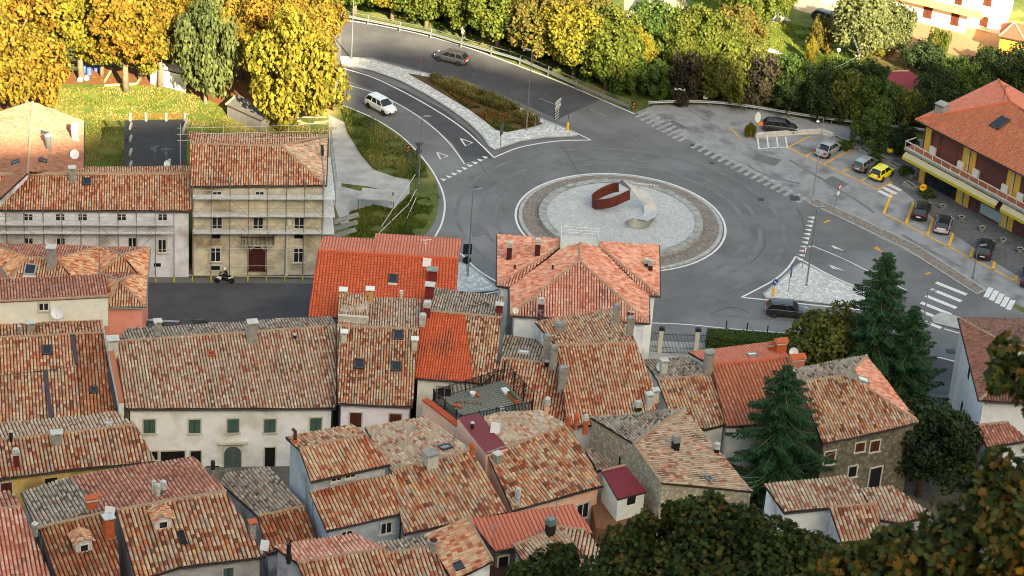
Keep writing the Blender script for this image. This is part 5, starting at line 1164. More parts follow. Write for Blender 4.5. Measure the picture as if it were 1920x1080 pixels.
# ---------------------------------------------------------------- people
def figure(name, label, J, E_, regions, loc, rz=0.0, group=None):
    """one continuous skinned body from joints J {name:(x,y,z,r)} and bones E_"""
    me = bpy.data.meshes.new('b'); ks = list(J); me.from_pydata([J[k][:3] for k in ks], [(ks.index(a), ks.index(b)) for a, b in E_], [])
    o = bpy.data.objects.new('b', me); COL.objects.link(o); sk = o.modifiers.new('k', 'SKIN'); me.skin_vertices[0].data[0].use_root = True
    for i, k in enumerate(ks): r = J[k][3]; me.skin_vertices[0].data[i].radius = (r, r)
    o.modifiers.new('s', 'SUBSURF').levels = 2
    dg = bpy.context.evaluated_depsgraph_get(); ev = o.evaluated_get(dg); m2 = bpy.data.meshes.new_from_object(ev); bpy.data.objects.remove(o)
    t = thing(name, loc, label, 'person', group, rz); b = bpy.data.objects.new('body', m2); COL.objects.link(b); b.parent = t
    m2.materials.clear(); mats = []
    for m, fn in regions: m2.materials.append(m)
    for p in m2.polygons:
        p.use_smooth = True
        for i, (m, fn) in enumerate(regions):
            if fn(p.center): p.material_index = i; break
    return t
skin_ = mat('skin', S(206,158,130), .6)
def hand(J, E_, w, d, s, nm, curl=.5):
    """five short finger chains from wrist joint w along d"""
    w0 = Vector(J[w][:3]); d = Vector(d).normalized(); sd = Vector(s); dn = d.cross(sd)
    J[nm+'p'] = (*(w0+d*.06), .034); E_.append((w, nm+'p'))
    for i, (o, l) in enumerate(((-.032, .07), (-.011, .08), (.011, .078), (.032, .06))):
        a = w0+d*.10+sd*o; b = a+d*l*.5+dn*.01; c = b+(d*(1-curl)+dn*curl)*l*.5
        for j, q in enumerate((a, b, c)): J[f'{nm}{i}{j}'] = (*q, .010)
        E_ += [(nm+'p', f'{nm}{i}0'), (f'{nm}{i}0', f'{nm}{i}1'), (f'{nm}{i}1', f'{nm}{i}2')]
    a = w0+d*.05-sd*.045; b = a+(d*.7-sd*.6)*.05; J[nm+'t0'] = (*a, .013); J[nm+'t1'] = (*b, .010); E_ += [(nm+'p', nm+'t0'), (nm+'t0', nm+'t1')]
# motorcycle, heading +x
mt = thing('motorcycle', (0,0,0), 'black and white touring motorcycle with tall screen, ridden past the scaffolded house', 'motorcycle')
wht = paint('white', (226,228,228), 0); blk = paint('black', (26,26,28), .2); MY = Matrix.Rotation(math.pi/2, 3, 'X')
for x in (-.72, .74):
    wh = MB().lathe((x, 0, .31), [(.2, -.06), (.31, -.05), (.32, 0), (.31, .05), (.2, .06)], 20, 0, MY).build('wheel', M_tyre, mt)
    MB().lathe((x, 0, .31), [(.2, -.045), (.2, .045), (.05, .06), (.03, .06)], 12, 0, MY).build('rim', M_rim, wh)
b = MB()
for x, z, w_, h_ in ((-.55,.72,.12,.10),(-.25,.66,.15,.16),(0,.6,.17,.26),(.3,.66,.19,.26),(.5,.72,.2,.24),(.66,.74,.12,.16)): b.v += [(x, w_*c, z+h_*s) for c, s in ((0,-1),(.8,-.7),(1,0),(.7,.8),(0,1),(-.7,.8),(-1,0),(-.8,-.7))]
for i in range(5):
    for j in range(8): b.f.append((i*8+j, i*8+(j+1) % 8, (i+1)*8+(j+1) % 8, (i+1)*8+j)); b.m.append(0)
b.f += [tuple(range(8)), tuple(range(47, 39, -1))]; b.m += [0, 0]
b.tube([(.55, .09, .8), (.74, .09, .31)], .035, 6); b.tube([(.55, -.09, .8), (.74, -.09, .31)], .035, 6); b.tube([(-.1, .12, .3), (-.72, .12, .31)], .04, 6); b.tube([(-.1, -.14, .28), (-.85, -.16, .34)], .06, 8)
b.build('frame', blk, mt, smooth=True)
s_ = MB(); s_.obox((-.32, 0, .84), Vector((.34, 0, .02)), Vector((0, .14, 0)), Vector((0, 0, .05))); s_.build('saddle', M_trim, mt)
for s in (1, -1):
    MB().obox((.52, s*.2, .72), Vector((.2, -.04*s, .07)), Vector((0, .02, 0)), Vector((-.04, 0, .14))).build('fairing_panel', wht, mt)
    MB().obox((-.62, s*.16, .76), Vector((.26, 0, -.08)), Vector((0, .03, 0)), Vector((0, 0, .06))).build('tail_panel', wht, mt)
    MB().tube([(.42, s*.05, 1.0), (.38, s*.36, 1.03)], .018, 6).build('handlebar', M_black, mt)
MB().obox((.74, 0, .62), Vector((.16, 0, -.02)), Vector((0, .07, 0)), Vector((0, 0, .02))).build('mudguard', wht, mt)
MB().obox((.50, 0, 1.12), Vector((-.10, 0, .17)), Vector((0, .19, 0)), Vector((.012, 0, .008))).build('windscreen', mat('smoked_screen', S(60,56,54), .2), mt)
MB().obox((.70, 0, .86), Vector((.03, 0, 0)), Vector((0, .1, 0)), Vector((0, 0, .06))).build('headlight', M_lampg, mt)
MB().obox((-.86, 0, .78), Vector((.02, 0, 0)), Vector((0, .07, 0)), Vector((0, 0, .03))).build('tail_light', M_red, mt)
put(mt, (421,531), (440,531), (401,529), .035)
J = {'pel': (-.28,0,.98,.14), 'w': (-.24,0,1.12,.13), 'ch': (-.14,0,1.34,.15), 'nk': (-.06,0,1.52,.06), 'hd': (-.01,0,1.64,.095), 'ht': (.0,0,1.74,.08)}; E_ = [('pel','w'),('w','ch'),('ch','nk'),('nk','hd'),('hd','ht')]
for s, c in ((1,'l'),(-1,'r')):
    J[c+'s'] = (-.10, s*.19, 1.42, .07); J[c+'e'] = (.10, s*.28, 1.18, .05); J[c+'w'] = (.33, s*.30, 1.05, .035); J[c+'h'] = (-.20, s*.12, .95, .10); J[c+'k'] = (.20, s*.24, .82, .07); J[c+'a'] = (.02, s*.22, .40, .05); J[c+'f'] = (.16, s*.22, .34, .045)
    E_ += [('ch', c+'s'), (c+'s', c+'e'), (c+'e', c+'w'), ('pel', c+'h'), (c+'h', c+'k'), (c+'k', c+'a'), (c+'a', c+'f')]; hand(J, E_, c+'w', (1, .05*s, -.1), (0, s*.0+1, 0), c+'g', .8)
rider = figure('person', 'motorcyclist in black clothes and a white helmet, leaning forward with both hands on the handlebar', J, E_, [(mat('black_jacket', S(30,30,34), .85), lambda c: c.z < 1.5), (skin_, lambda c: True)], mt.location, mt.rotation_euler.z)
MB().lathe((.0, 0, 1.66), [(.06, -.14), (.125, -.08), (.14, 0), (.125, .08), (.07, .135), (.01, .15)], 16, 0).build('helmet', mat('white_helmet', S(232,234,230), .3), rider, smooth=True).location = (0, 0, 0)
for ch in rider.children:
    if ch.name.startswith('helmet'): ch.data.transform(Matrix.Translation(Vector(rider.location))); 
MBv = MB().obox((.115, 0, 1.66), Vector((.02, 0, 0)), Vector((0, .09, 0)), Vector((0, 0, .04))); v_ = MBv.build('visor', M_glass, rider); v_.data.transform(Matrix.Translation(Vector(rider.location)))
# person by the villa door
p = W(1731, 38, 0)
J = {'pel': (0,0,.95,.13), 'w': (0,0,1.1,.12), 'ch': (0,0,1.35,.14), 'nk': (0,0,1.5,.05), 'hd': (0,-.01,1.62,.09), 'ht': (0,0,1.70,.07)}; E_ = [('pel','w'),('w','ch'),('ch','nk'),('nk','hd'),('hd','ht')]
for s, c in ((1,'l'),(-1,'r')):
    J[c+'s'] = (s*.18,0,1.42,.06); J[c+'e'] = (s*.25,-.03,1.15,.045); J[c+'w'] = (s*.22,-.16,.95,.032); J[c+'h'] = (s*.1,0,.92,.09); J[c+'k'] = (s*.11,-.02,.5,.065); J[c+'a'] = (s*.11,.02,.09,.045); J[c+'f'] = (s*.12,-.13,.04,.04)
    E_ += [('ch', c+'s'), (c+'s', c+'e'), (c+'e', c+'w'), ('pel', c+'h'), (c+'h', c+'k'), (c+'k', c+'a'), (c+'a', c+'f')]; hand(J, E_, c+'w', (0,-.4,-1), (1,0,0), c+'g')
pp_ = figure('person', 'person in grey clothes standing by the open door of the sunlit villa', J, E_, [(mat('grey_trousers', S(90,92,104), .9), lambda c: c.z < .98), (skin_, lambda c: c.z > 1.5 or (abs(c.x) > .19 and c.z < .97)), (mat('grey_shirt', S(140,142,150), .9), lambda c: True)], (p.x, p.y, .03), .2)
hm = MB().lathe((p.x, p.y+.015, .03+1.66), [(.04,-.06), (.10,-.02), (.10,.05), (.05,.10), (.01,.11)], 12).build('hair', mat('dark_hair', S(50,40,34), .8), pp_, smooth=True)

# ---------------------------------------------------------------- street furniture
LG = 'street lamps'
def lamp(x, yb, xt, yt, label, head='flat', m=None, az=0.0):
    p = W(x, yb, .1); z = heightof(x, yb, yt); m = m or M_steel; t = thing('street_lamp', (p.x, p.y, 0), label, 'street lamp', LG)
    MB().tube([(p.x, p.y, 0), (p.x, p.y, z*.4), (p.x, p.y, z)], [.09, .07, .045], 8).build('pole', m, t); MB().lathe((p.x, p.y, 0), [(.16, 0), (.16, .25), (.1, .3)], 10).build('base', m, t)
    d = Vector((math.cos(az), math.sin(az), 0)); tp = Vector((p.x, p.y, z))
    if head == 'flat': MB().tube([tp, tp+Vector((0,0,.12)), tp+d*.3+Vector((0,0,.16))], .03, 6).build('arm', m, t); MB().obox(tp+d*.6+Vector((0,0,.17)), d*.36, Vector((-d.y, d.x, 0))*.14, Vector((0,0,.05))).build('lamp_head', M_steel, t)
    elif head == 'bell': MB().tube([tp-Vector((0,0,.8)), tp+Vector((0,0,.1))], .03, 6).build('arm', m, t); MB().lathe(tp-Vector((0,0,.75))+d*.2, [(.28, -.25), (.24, .1), (.08, .3), (.03, .5)], 12).build('lamp_head', M_white, t)
    else:
        pts = [tp+d*(.35-.35*math.cos(q))+Vector((0,0,.3*math.sin(q))) for q in np.linspace(0, math.pi*1.1, 8)]; MB().tube(pts, .03, 6).build('arm', m, t); MB().lathe(pts[-1]-Vector((0,0,.1)), [(.05,-.05), (.22,-.02), (.1,.12), (.03,.16)], 12).build('lamp_head', M_white, t)
lamp(659, 110, 661, -30, 'tall lamp post on the thin upper tip of the paved island')
lamp(987, 243, 999, 97, 'tall lamp post in the flower bed of the long paved island', az=2.6)
lamp(785, 346, 793, 220, 'lamp post beside the left curve with two dark sign backs behind it', az=.2)
lamp(877, 517, 889, 357, 'lamp post on the small paved corner right of the bright red roof', az=.3)
lamp(536.5, 516, 541, 402, 'white lamp post with a bell shaped head in front of the red arched door', 'bell', M_white)
lamp(1523, 376, 1545, 222, 'lamp post with curled head at the end of the cobbled strip', 'curl', M_cem, 3.6)
lamp(1512, 535, 1533, 392, 'slim grey lamp post on the triangular island', az=.6)
lamp(1824, 520, 1832, 462, 'thin short post at the lower end of the cobbled strip', az=.4)
lamp(1733, 590, 1742, 548, 'thin post beside the small island near the big zebra crossing', az=.4)
M_signb = mat('sign_back_grey', S(74,76,78), .6); M_signr = mat('sign_red', S(176,40,56), .5); M_signbl = mat('sign_blue', S(52,76,140), .5); M_org = mat('sign_orange', S(240,130,40), .5); M_yb = mat('bollard_yellow', S(244,190,40), .5); M_teal = mat('sign_teal', S(52,140,120), .5)
def facing(px_, py_=0): return None
def post(x, yb, h, label, name='road_sign', cat='road sign', group=None, z0=.14, lean=0.0, r=.035):
    p = W(x, yb, z0); t = thing(name, (p.x, p.y, z0), label, cat, group); MB().tube([p, p+Vector((lean, 0, h))], r, 8).build('post', M_steel, t); return t, p
def disc(t, p, z, r, az, m, nm='sign_plate', back=None, th=.015):
    D = Vector((math.sin(az), -math.cos(az), 0)); q = D.to_track_quat('Z', 'Y').to_matrix(); mb = MB(); mb.lathe(p+Vector((0,0,z))+D*.05, [(r, -th), (r, th)], 20, 0, q)
    return mb.build(nm, [m], t)
def plate(t, p, z, w_, h_, az, m, nm='sign_plate', off=.05):
    D = Vector((math.sin(az), -math.cos(az), 0)); u = Vector((math.cos(az), math.sin(az), 0)); return MB().obox(p+Vector((0,0,z))+D*off, u*w_/2, D*.012, Vector((0,0,h_/2))).build(nm, m, t)
def tria(t, p, z, s, az, m1, m2):
    D = Vector((math.sin(az), -math.cos(az), 0)); u = Vector((math.cos(az), math.sin(az), 0)); up = Vector((0,0,1)); mb = MB()
    for sc, off, mi in ((1.0, .05, 0), (.62, .075, 1)):
        vs = []
        for o in (off-.012, off+.012): vs += [p+up*z+D*o+u*s*.5*sc+up*s*.29*sc, p+up*z+D*o-u*s*.5*sc+up*s*.29*sc, p+up*z+D*o-up*s*.58*sc]
        mb.add(vs, [(0,1,2), (5,4,3), (0,3,4,1), (1,4,5,2), (2,5,3,0)], mi)
    mb.build('sign_plate', [m1, m2], t)
t, p = post(1042, 243, 3.7, 'stack of six direction boards, teal and white over black, on the island tip', r=.05); az = 1.15
for k, m in enumerate((M_white, M_teal, M_white, M_signb, M_signb, M_signb, M_signb)):
    q = plate(t, p, 3.7-.02-k*.36, 1.5, .33, az, m, 'direction_board')
    D = Vector((math.sin(az), -math.cos(az), 0)); u = Vector((math.cos(az), math.sin(az), 0)); mb = MB(); x = -.62
    while x < .55: wl_ = random.uniform(.06, .16); mb.obox(p+Vector((0,0,3.68-k*.36))+D*.066+u*x, u*wl_/2, D*.003, Vector((0,0,.055))); x += wl_+.04
    mb.build('lettering', M_signr if k == 2 else (M_white if m in (M_signb, M_teal) else M_signb), q)
t, p = post(1064, 244, 2.1, 'dark keep side sign over a bright yellow bollard on the island tip'); disc(t, p, 1.75, .3, 1.6, M_signb); MB().lathe(p, [(.15,0), (.15,.85), (.1,.95), (.02,.97)], 12).build('bollard', M_yb, t)
t, p = post(1450, 553, 1.9, 'blue keep right sign over a yellow bollard at the sharp tip of the triangular island'); q = disc(t, p, 1.55, .34, .35, M_signbl); D = Vector((math.sin(.35), -math.cos(.35), 0)); u = Vector((math.cos(.35), math.sin(.35), 0)); mb = MB(); mb.obox(p+Vector((0,0,1.55))+D*.075, (u-Vector((0,0,1)))*.15, D*.004, (u+Vector((0,0,1)))*.03); mb.add([p+Vector((0,0,1.55))+D*.08+u*a+Vector((0,0,b)) for a, b in ((.24,-.24),(.04,-.22),(.22,-.04))], [(0,1,2),(2,1,0)]); mb.build('arrow', M_white, q); MB().lathe(p, [(.15,0), (.15,.8), (.1,.9), (.02,.92)], 12).build('bollard', M_yb, t)
t, p = post(1478, 546, 3.2, 'tall sign post with blue and dark round plates seen edge on, on the triangular island'); disc(t, p, 2.8, .42, 1.25, M_signbl); plate(t, p, 2.0, .8, .9, 1.25, M_signb)
t, p = post(1504, 503, 2.6, 'give way triangle seen edge on beside the teeth markings of the triangular island'); tria(t, p, 2.3, .9, 1.1, M_signr, M_white)
t, p = post(1565, 388, 2.7, 'red and white give way triangle over a small round sign on the cobbled strip', lean=.25); tria(t, p+Vector((.2,0,0)), 2.5, .9, .9, M_signr, M_white); disc(t, p+Vector((.15,0,0)), 1.75, .3, .9, M_white)
t, p = post(938, 276, 3.0, 'narrow dark sign board seen from behind near the lower tip of the flower bed'); plate(t, p, 2.3, .9, 1.5, 1.2, M_signb)
t, p = post(1003, 240, 2.2, 'thin pole with no plate standing right of the lamp post in the flower bed')
t, p = post(784, 305, 2.6, 'grey backs of a triangle over a disc beside the left curve'); tria(t, p, 2.25, 1.0, .1, M_signb, M_signb); disc(t, p, 1.45, .38, .1, M_signb)
t, p = post(788, 142, 2.2, 'small round ring sign at the upper edge of the paved island', r=.02); MB().tube([p+Vector((.24*math.cos(q)*math.cos(.5), .24*math.cos(q)*math.sin(.5), 2.0+.24*math.sin(q))) for q in np.linspace(0, 6.283, 17)], .035, 5).build('sign_ring', M_signr, t)
t, p = post(866, 82, 2.6, 'pale sign in the sun beside the guard rail under the plane trees', z0=0); plate(t, p, 2.4, .6, .6, 1.0, M_white); disc(t, p, 1.7, .3, 1.0, M_white)
t, p = post(874, 508, 3.2, 'black framed square and round sign behind the right end of the bright red roof'); plate(t, p, 2.6, .9, 1.2, .1, M_black); disc(t, p, 1.3, .45, .1, M_black)
t, p = post(1272, 197, 2.2, 'wide pale board on a thin post at the start of the plaza guard rail', z0=0); plate(t, p, 2.1, 1.3, .25, .0, M_white)
t, p = post(1322, 193, 1.5, 'white board with red lines at the plaza guard rail', z0=0); plate(t, p, 1.0, .6, .9, .2, M_white)
t, p = post(1416, 262, 3.0, 'white oval advertising sign on a purple post with an orange board below it', 'shop_sign', 'shop sign', z0=.02)
D = Vector((0,-1,0)); q = D.to_track_quat('Z', 'Y').to_matrix(); mb = MB(); mb.lathe(Vector((0,0,0)), [(.34,-.05),(.34,.05)], 20, 0, q)
mb.v = [(p.x+v[0], p.y+v[1]-.05, p.z+2.9+v[2]*1.9) for v in mb.v]; mb.build('sign_plate', M_white, t); plate(t, p+Vector((.35,0,0)), 2.1, .6, .4, .2, M_org)
t, p = post(1727, 374, 2.0, 'round yellow shop sign with dark lettering in front of the arcade', 'shop_sign', 'shop sign', z0=.06, r=.02); q = disc(t, p, 1.55, .42, .2, M_yb)
mb = MB()
for k in range(4): mb.obox(p+Vector((-.2+k*.13, -.12-.0, 1.6)), Vector((.035,0,0)), Vector((0,.004,0)), Vector((0,0,.07)))
mb.build('lettering', M_black, q)
# hazard chevrons
for x, y, lb in ((1187, 210, 'orange and dark hazard chevron at the lower end of the long guard rail'), (765, 292, 'orange hazard chevron beside the verge on the left curve')):
    t, p = post(x, y, 1.3, lb, 'hazard_sign', 'hazard sign', z0=0); q = plate(t, p, .9, .45, .9, .3, M_black); D = Vector((math.sin(.3), -math.cos(.3), 0)); u = Vector((math.cos(.3), math.sin(.3), 0)); mb = MB()
    for k in (-1, 1): mb.obox(p+Vector((0,0,.9+k*.2))+D*.07, (u+Vector((0,0,.7)))*.14, D*.004, Vector((0,0,.1)))
    mb.build('chevron', M_org, q)
BG = 'bollards along the hedge'
for x, y, lb in ((1361, 618, 'black bollard nearest the gate, at the left end of the hedge'), (1400, 622, 'black bollard in the middle of the hedge'), (1438, 628, 'black bollard at the right end of the hedge, by the olive tree')):
    p = W(x, y, 0); MB().lathe((p.x, p.y, 0), [(.09, 0), (.09, .12), (.06, .14), (.06, .95), (.08, .97), (.05, 1.05), (.01, 1.07)], 10).build('bollard', M_black, loc=(p.x, p.y, 0), label=lb, cat='bollard', group=BG)
# guard rails
def rail(name, label, pts, posts, h=.7, top=True, m=None):
    P = [W(x, y, h) for x, y in pts]; c = cr(P, 5); b0 = Vector((P[0].x, P[0].y, 0)); t = thing(name, b0, label, 'guard rail'); m = m or M_steel
    L = MB(); nn = len(c); rows = []
    for i, q in enumerate(c):
        d = (c[min(i+1, nn-1)]-c[max(i-1, 0)]).normalized(); s = Vector((d.y, -d.x, 0)).normalized(); s = s if s.y < 0 else -s
        rows.append([q+s*o+Vector((0,0,z)) for o, z in ((.04,.16),(.09,.10),(.04,.03),(.04,-.03),(.09,-.10),(.04,-.16),(.0,-.16),(.0,.16))])
    for r_ in rows: L.v += r_
    for i in range(nn-1):
        for j in range(8): L.f.append((i*8+j, i*8+(j+1) % 8, (i+1)*8+(j+1) % 8, (i+1)*8+j)); L.m.append(0)
    L.build('rail_beam', m, t)
    if top: MB().tube([q+Vector((.05,.45,.45)) for q in c], .03, 6).build('hand_rail', m, t)
    for x, y in posts:
        q = W(x, y, h); mb = MB(); mb.box((q.x, q.y+.1, h/2+.05), (.12, .12, h+.25))
        if top: mb.box((q.x+.05, q.y+.45, .6), (.08, .08, 1.2)); mb.box((q.x, q.y+.28, 1.0), (.06, .4, .06))
        mb.build('post', m, t)
    return t
RP = [(622,25),(690,38),(750,50),(808,63),(865,80),(921,96),(975,112),(1028,134),(1081,158),(1131,179),(1180,199)]
rail('guard_rail', 'long steel guard rail with upper hand rail following the outer curve of the road', RP, RP)
RQ = [(1216,192),(1270,190),(1330,191),(1400,198),(1480,211),(1560,223),(1640,232),(1740,244)]
rail('guard_rail', 'straighter guard rail along the far edge of the parking plaza below dark trees', RQ, RQ, top=False)
# low wall and planters on the plaza
def wallrun(name, label, pts, h, th, m, cat='wall', z0=0.0):
    P = px(pts); t0 = P[0]; mb = MB()
    for a, b in zip(P[:-1], P[1:]):
        d = (b-a); n = Vector((-d.y, d.x, 0)).normalized()*th/2; mb.obox((a+b)/2+Vector((0,0,z0+h/2)), d/2+d.normalized()*th*.0, n, Vector((0,0,h/2)))
    return mb.build(name, m, loc=(t0.x, t0.y, 0), label=label, cat=cat)
wallrun('low_wall', 'low concrete wall behind the oval sign on the plaza', [(1414,258),(1480,253),(1540,250),(1562,258)], .55, .35, M_cemL)
PL = 'concrete planter blocks along the parking bays'
lbs = ['concrete planter block at the bend of the low wall', 'concrete planter block just right of the silver saloon', 'concrete planter block between the silver saloon and the yellow ball', 'concrete planter block under the yellow ball', 'concrete planter block just above the yellow car', 'concrete planter block at the end of the zebra stripes', 'leaf filled planter block by the black car']
for (x, y), lb in zip(((1572,266),(1598,276),(1622,288),(1650,300),(1678,315),(1704,330),(1706,352)), lbs):
    q = W(x, y, 0); t = thing('planter', (q.x, q.y, 0), lb, 'planter', PL, -.55); a = q; d = W(x+22, y+12, 0)-q; d = d.normalized(); n = Vector((-d.y, d.x, 0)); up = Vector((0,0,1)); mb = MB()
    t.rotation_euler.z = 0
    for s in (1, -1): mb.obox(a+n*s*.3+up*.25, d*.85, n*.06, up*.25); mb.obox(a+d*s*.8+up*.24, d*.06, n*.24, up*.24)
    mb.build('trough', M_cem, t); MB().obox(a+up*.35, d*.72, n*.23, up*.04).build('soil', bed, t)
q = W(1667, 294, 0); MB().lathe((q.x, q.y, .5), [(.02,0), (.3,.1), (.4,.35), (.3,.6), (.02,.7)], 16).build('yellow_ball', M_yb, loc=(q.x, q.y, .5), label='yellow ball resting on the planters above the parked hatchbacks', cat='ball')
for (x, y), lb in zip(((1767,392),(1802,413),(1841,433),(1880,455),(1912,473)), ('round flower pot beside the black hatchback near the round sign', 'empty round pot behind the silver white car', 'round pot between the silver white car and the lowest black car', 'round pot behind the lowest black car', 'round pot with a white bag nearest the right edge')):
    q = W(x, y, .06); t = thing('flower_pot', (q.x, q.y, .06), lb, 'flower pot', 'flower pots in front of the arcade'); MB().lathe(q, [(.22,0), (.32,.4), (.38,.42), (.38,.5), (.3,.5), (.28,.4)], 14).build('pot', M_cem, t); MB().lathe(q+Vector((0,0,.4)), [(.27,-.01),(.27,.0)], 12).build('soil', bed, t)
# gate, piers, railing by the roundabout house
for x, y, lb in ((1236,662,'left stone gate pier with dark cap beside the roundabout house'), (1304,664,'right stone gate pier with dark cap next to the hedge')):
    q = W(x, y, 0); t = thing('gate_pier', (q.x, q.y, 0), lb, 'gate pier', 'gate piers'); MB().box((q.x, q.y, 1.35), (.42, .42, 2.7)).build('pillar', M_stone, t); MB().box((q.x, q.y, 2.8), (.6, .6, .2)).box((q.x, q.y, 2.95), (.35, .35, .12)).build('cap', M_gutter, t)
for (x0, y0), (x1, y1), lb, nm in (((1241,663),(1270,664),'left leaf of the black bar gate between the stone piers','gate'), ((1272,664),(1299,665),'right leaf of the black bar gate between the stone piers','gate'), ((1216,660),(1231,661),'short black railing between the house and the left pier','railing'), ((1309,664),(1326,666),'short black railing between the right pier and the hedge','railing')):
    a, b = W(x0, y0), W(x1, y1); L = (b-a).length; t = thing(nm, a, lb, nm); mb = MB(); k = max(3, int(L/.14))
    for i in range(k+1): q = a.lerp(b, i/k); mb.tube([q+Vector((0,0,.1)), q+Vector((0,0,2.3+.1*math.sin(i/k*math.pi)))], .013, 4)
    mb.build('bars', M_black, t); mb = MB()
    for z in (.15, .7, 2.2): mb.tube([a+Vector((0,0,z)), b+Vector((0,0,z))], .025, 5)
    mb.build('frame', M_black, t)
struct('forecourt', MB().prism(px([(1215,640),(1330,645),(1330,690),(1215,720)]), 0, .1), M_conc)
# verge fence posts with wire
FG = 'fence posts on the verge'
t = thing('wire_fence', W(640,205), 'sagging wire fence on thin dark posts along the left verge', 'fence')
fp = [(668,232),(700,250),(730,272),(765,300),(780,330)]
for x, y in fp: q = W(x, y); MB().tube([q, q+Vector((0,0,1.5))], .04, 6).build('post', M_signb, t)
mb = MB()
for z in (.5, 1.0, 1.4): mb.tube([W(x, y)+Vector((0,0,z)) for x, y in fp], .008, 3)
mb.build('wires', M_steel, t)
t = thing('metal_railing', W(700,470), 'pale metal hand rails climbing the bank behind the bright red roof', 'railing')
for (a, za), (b, zb) in ((((715,440),1.0),((778,345),1.2)), (((706,455),.9),((765,400),1.1)), (((765,400),1.1),((780,372),1.1)), (((763,412),.2),((780,375),.3))):
    MB().tube([W(*a)+Vector((0,0,za)), W(*b)+Vector((0,0,zb))], .035, 6).build('hand_rail', MATS['pale_tube'], t)
for x, y in ((733,440),(765,440),(778,372),(767,405)): q = W(x, y); MB().tube([q, q+Vector((0,0,1.9))], .04, 6).build('post', M_signb, t)
q = W(705, 372, 0); t = thing('bus_shelter', q, 'low flat concrete canopy on thin posts on the bank behind the red roof', 'canopy'); P = [W(x, y, 1.6) for x, y in ((672,372),(738,378),(734,358),(680,352))]
MB().prism([(p.x, p.y) for p in P], 1.5, 1.64).build('canopy_slab', M_conc, t)
for p in P: MB().tube([(p.x, p.y+.0, 0), (p.x, p.y, 1.5)], .05, 6).build('post', M_signb, t)
# utility poles and cables
def upole(x, yb, h, label, m=M_cem, z0=None):
    z0 = 0 if z0 is None else z0; p = W(x, yb, z0); t = thing('utility_pole', (p.x, p.y, z0), label, 'utility pole', 'utility poles'); MB().tube([p, p+Vector((0,0,h))], [.16, .1], 8).build('pole', m, t)
    MB().obox(p+Vector((0,0,h-.3)), Vector((.5,.1,0)), Vector((-.02,.05,0)), Vector((0,0,.05))).build('crossarm', M_gutter, t)
    for a in (-.4, 0, .4): MB().lathe(p+Vector((a,0,h-.22)), [(.05,0), (.07,.06), (.04,.12), (.02,.16)], 8).build('insulator', M_white, t)
    return p+Vector((0,0,h))
def cable(a, b, sag, label, r=.02, m=None):
    a, b = Vector(a), Vector(b); pts = [a.lerp(b, t)-Vector((0,0,sag*4*t*(1-t))) for t in np.linspace(0, 1, 12)]; MB().tube(pts, r, 4).build('cable', m or mat('pale_cable', S(176,190,184), .6), loc=a, label=label, cat='cable', group='overhead cables')
A = upole(1209, 128, 4.4, 'grey concrete pole among green trees above the guard rail'); Bp = upole(1603, 163, 4.3, 'wooden pole above the dark hedge trees left of the crimson shed', mat('wood_pole', S(150,132,92), .9, S(120,104,70), 3))
Cp = upole(1431, 985, 5.4, 'pale concrete pole at the white gable in front of the spruce', M_cemL, zt(25, 185)); 
far = W(1576, -40, 6)
cable(A, W(1300, 112, 3), .6, 'cable running down right from the grey concrete pole'); cable(A-Vector((0,0,.5)), W(1275, 106, 2.2), .5, 'lower cable running down right from the grey concrete pole'); cable(Bp, W(1538, 132, 2.6), .4, 'cable running left from the wooden pole'); cable(Bp-Vector((0,0,.35)), W(1540, 137, 2.2), .4, 'lower cable running left from the wooden pole'); cable(Bp, far, .8, 'steep cable rising from the wooden pole to the top edge'); cable(Bp+Vector((.2,0,-.1)), far+Vector((.4,0,0)), 1.1, 'second steep cable rising from the wooden pole to the top edge')
Mw = mat('green_cable', S(120,176,150), .6)
for k, (x, y) in enumerate(((1382,892),(1386,905),(1392,918))): cable(Cp-Vector((0,0,.1*k)), W(x, y, 9), .3, ('highest', 'middle', 'lowest')[k]+' cable from the pale pole to the left past the spruce', .015, Mw)
for k, (x, y) in enumerate(((1578,842),(1572,846))): cable(Cp-Vector((0,0,.1*k)), W(x, y, 8.5), .2, ('upper', 'lower')[k]+' cable from the pale pole right to the stone house', .015, Mw)
q = W(1567, 133, 0); t = thing('garden_lamp', q, 'white globe lamp on a grey post on the garden lawn', 'lamp'); MB().tube([q, q+Vector((0,0,2.6))], .04, 6).build('post', M_cem, t); MB().lathe(q+Vector((0,0,2.6)), [(.02,0), (.2,.08), (.26,.25), (.2,.42), (.02,.5)], 14).build('globe', M_white, t)
# rubbish and timber by the left lawn
BR = mat('blue_barrel', S(70,100,190), .5)
for (x, y), lb in zip(((157,136),(167,140),(181,133)), ('left blue barrel under the yellow trees', 'middle blue barrel under the yellow trees, nearest the lawn', 'right blue barrel under the yellow trees')):
    q = W(x, y, 0); MB().lathe(q, [(.28,0), (.3,.1), (.3,.35), (.27,.38), (.3,.41), (.3,.75), (.27,.85), (.05,.87)], 14).build('barrel', BR, loc=q, label=lb, cat='barrel', group='blue barrels')
q = W(194, 152, 0); t = thing('raised_bed', q, 'pale timber border lying on the leaf litter above the dry lawn', 'raised bed')
for a, b in (((196,155),(210,131)), ((196,162),(256,159)), ((257,158),(268,141))):
    a, b = W(*a), W(*b); d = b-a; MB().obox((a+b)/2+Vector((0,0,.14)), d/2, Vector((-d.y, d.x, 0)).normalized()*.1, Vector((0,0,.1))).build('beam', mat('pale_timber', S(206,170,130), .9, S(180,146,108), 3), t)
for x, y, lb in ((150,152,'left white sack beside the barrels'), (162,149,'right white sack beside the barrels')):
    q = W(x, y, 0); MB().lathe(q, [(.3,0), (.34,.2), (.25,.4), (.1,.5)], 10).build('sack', M_white, loc=q, label=lb, cat='sack', group='white sacks')
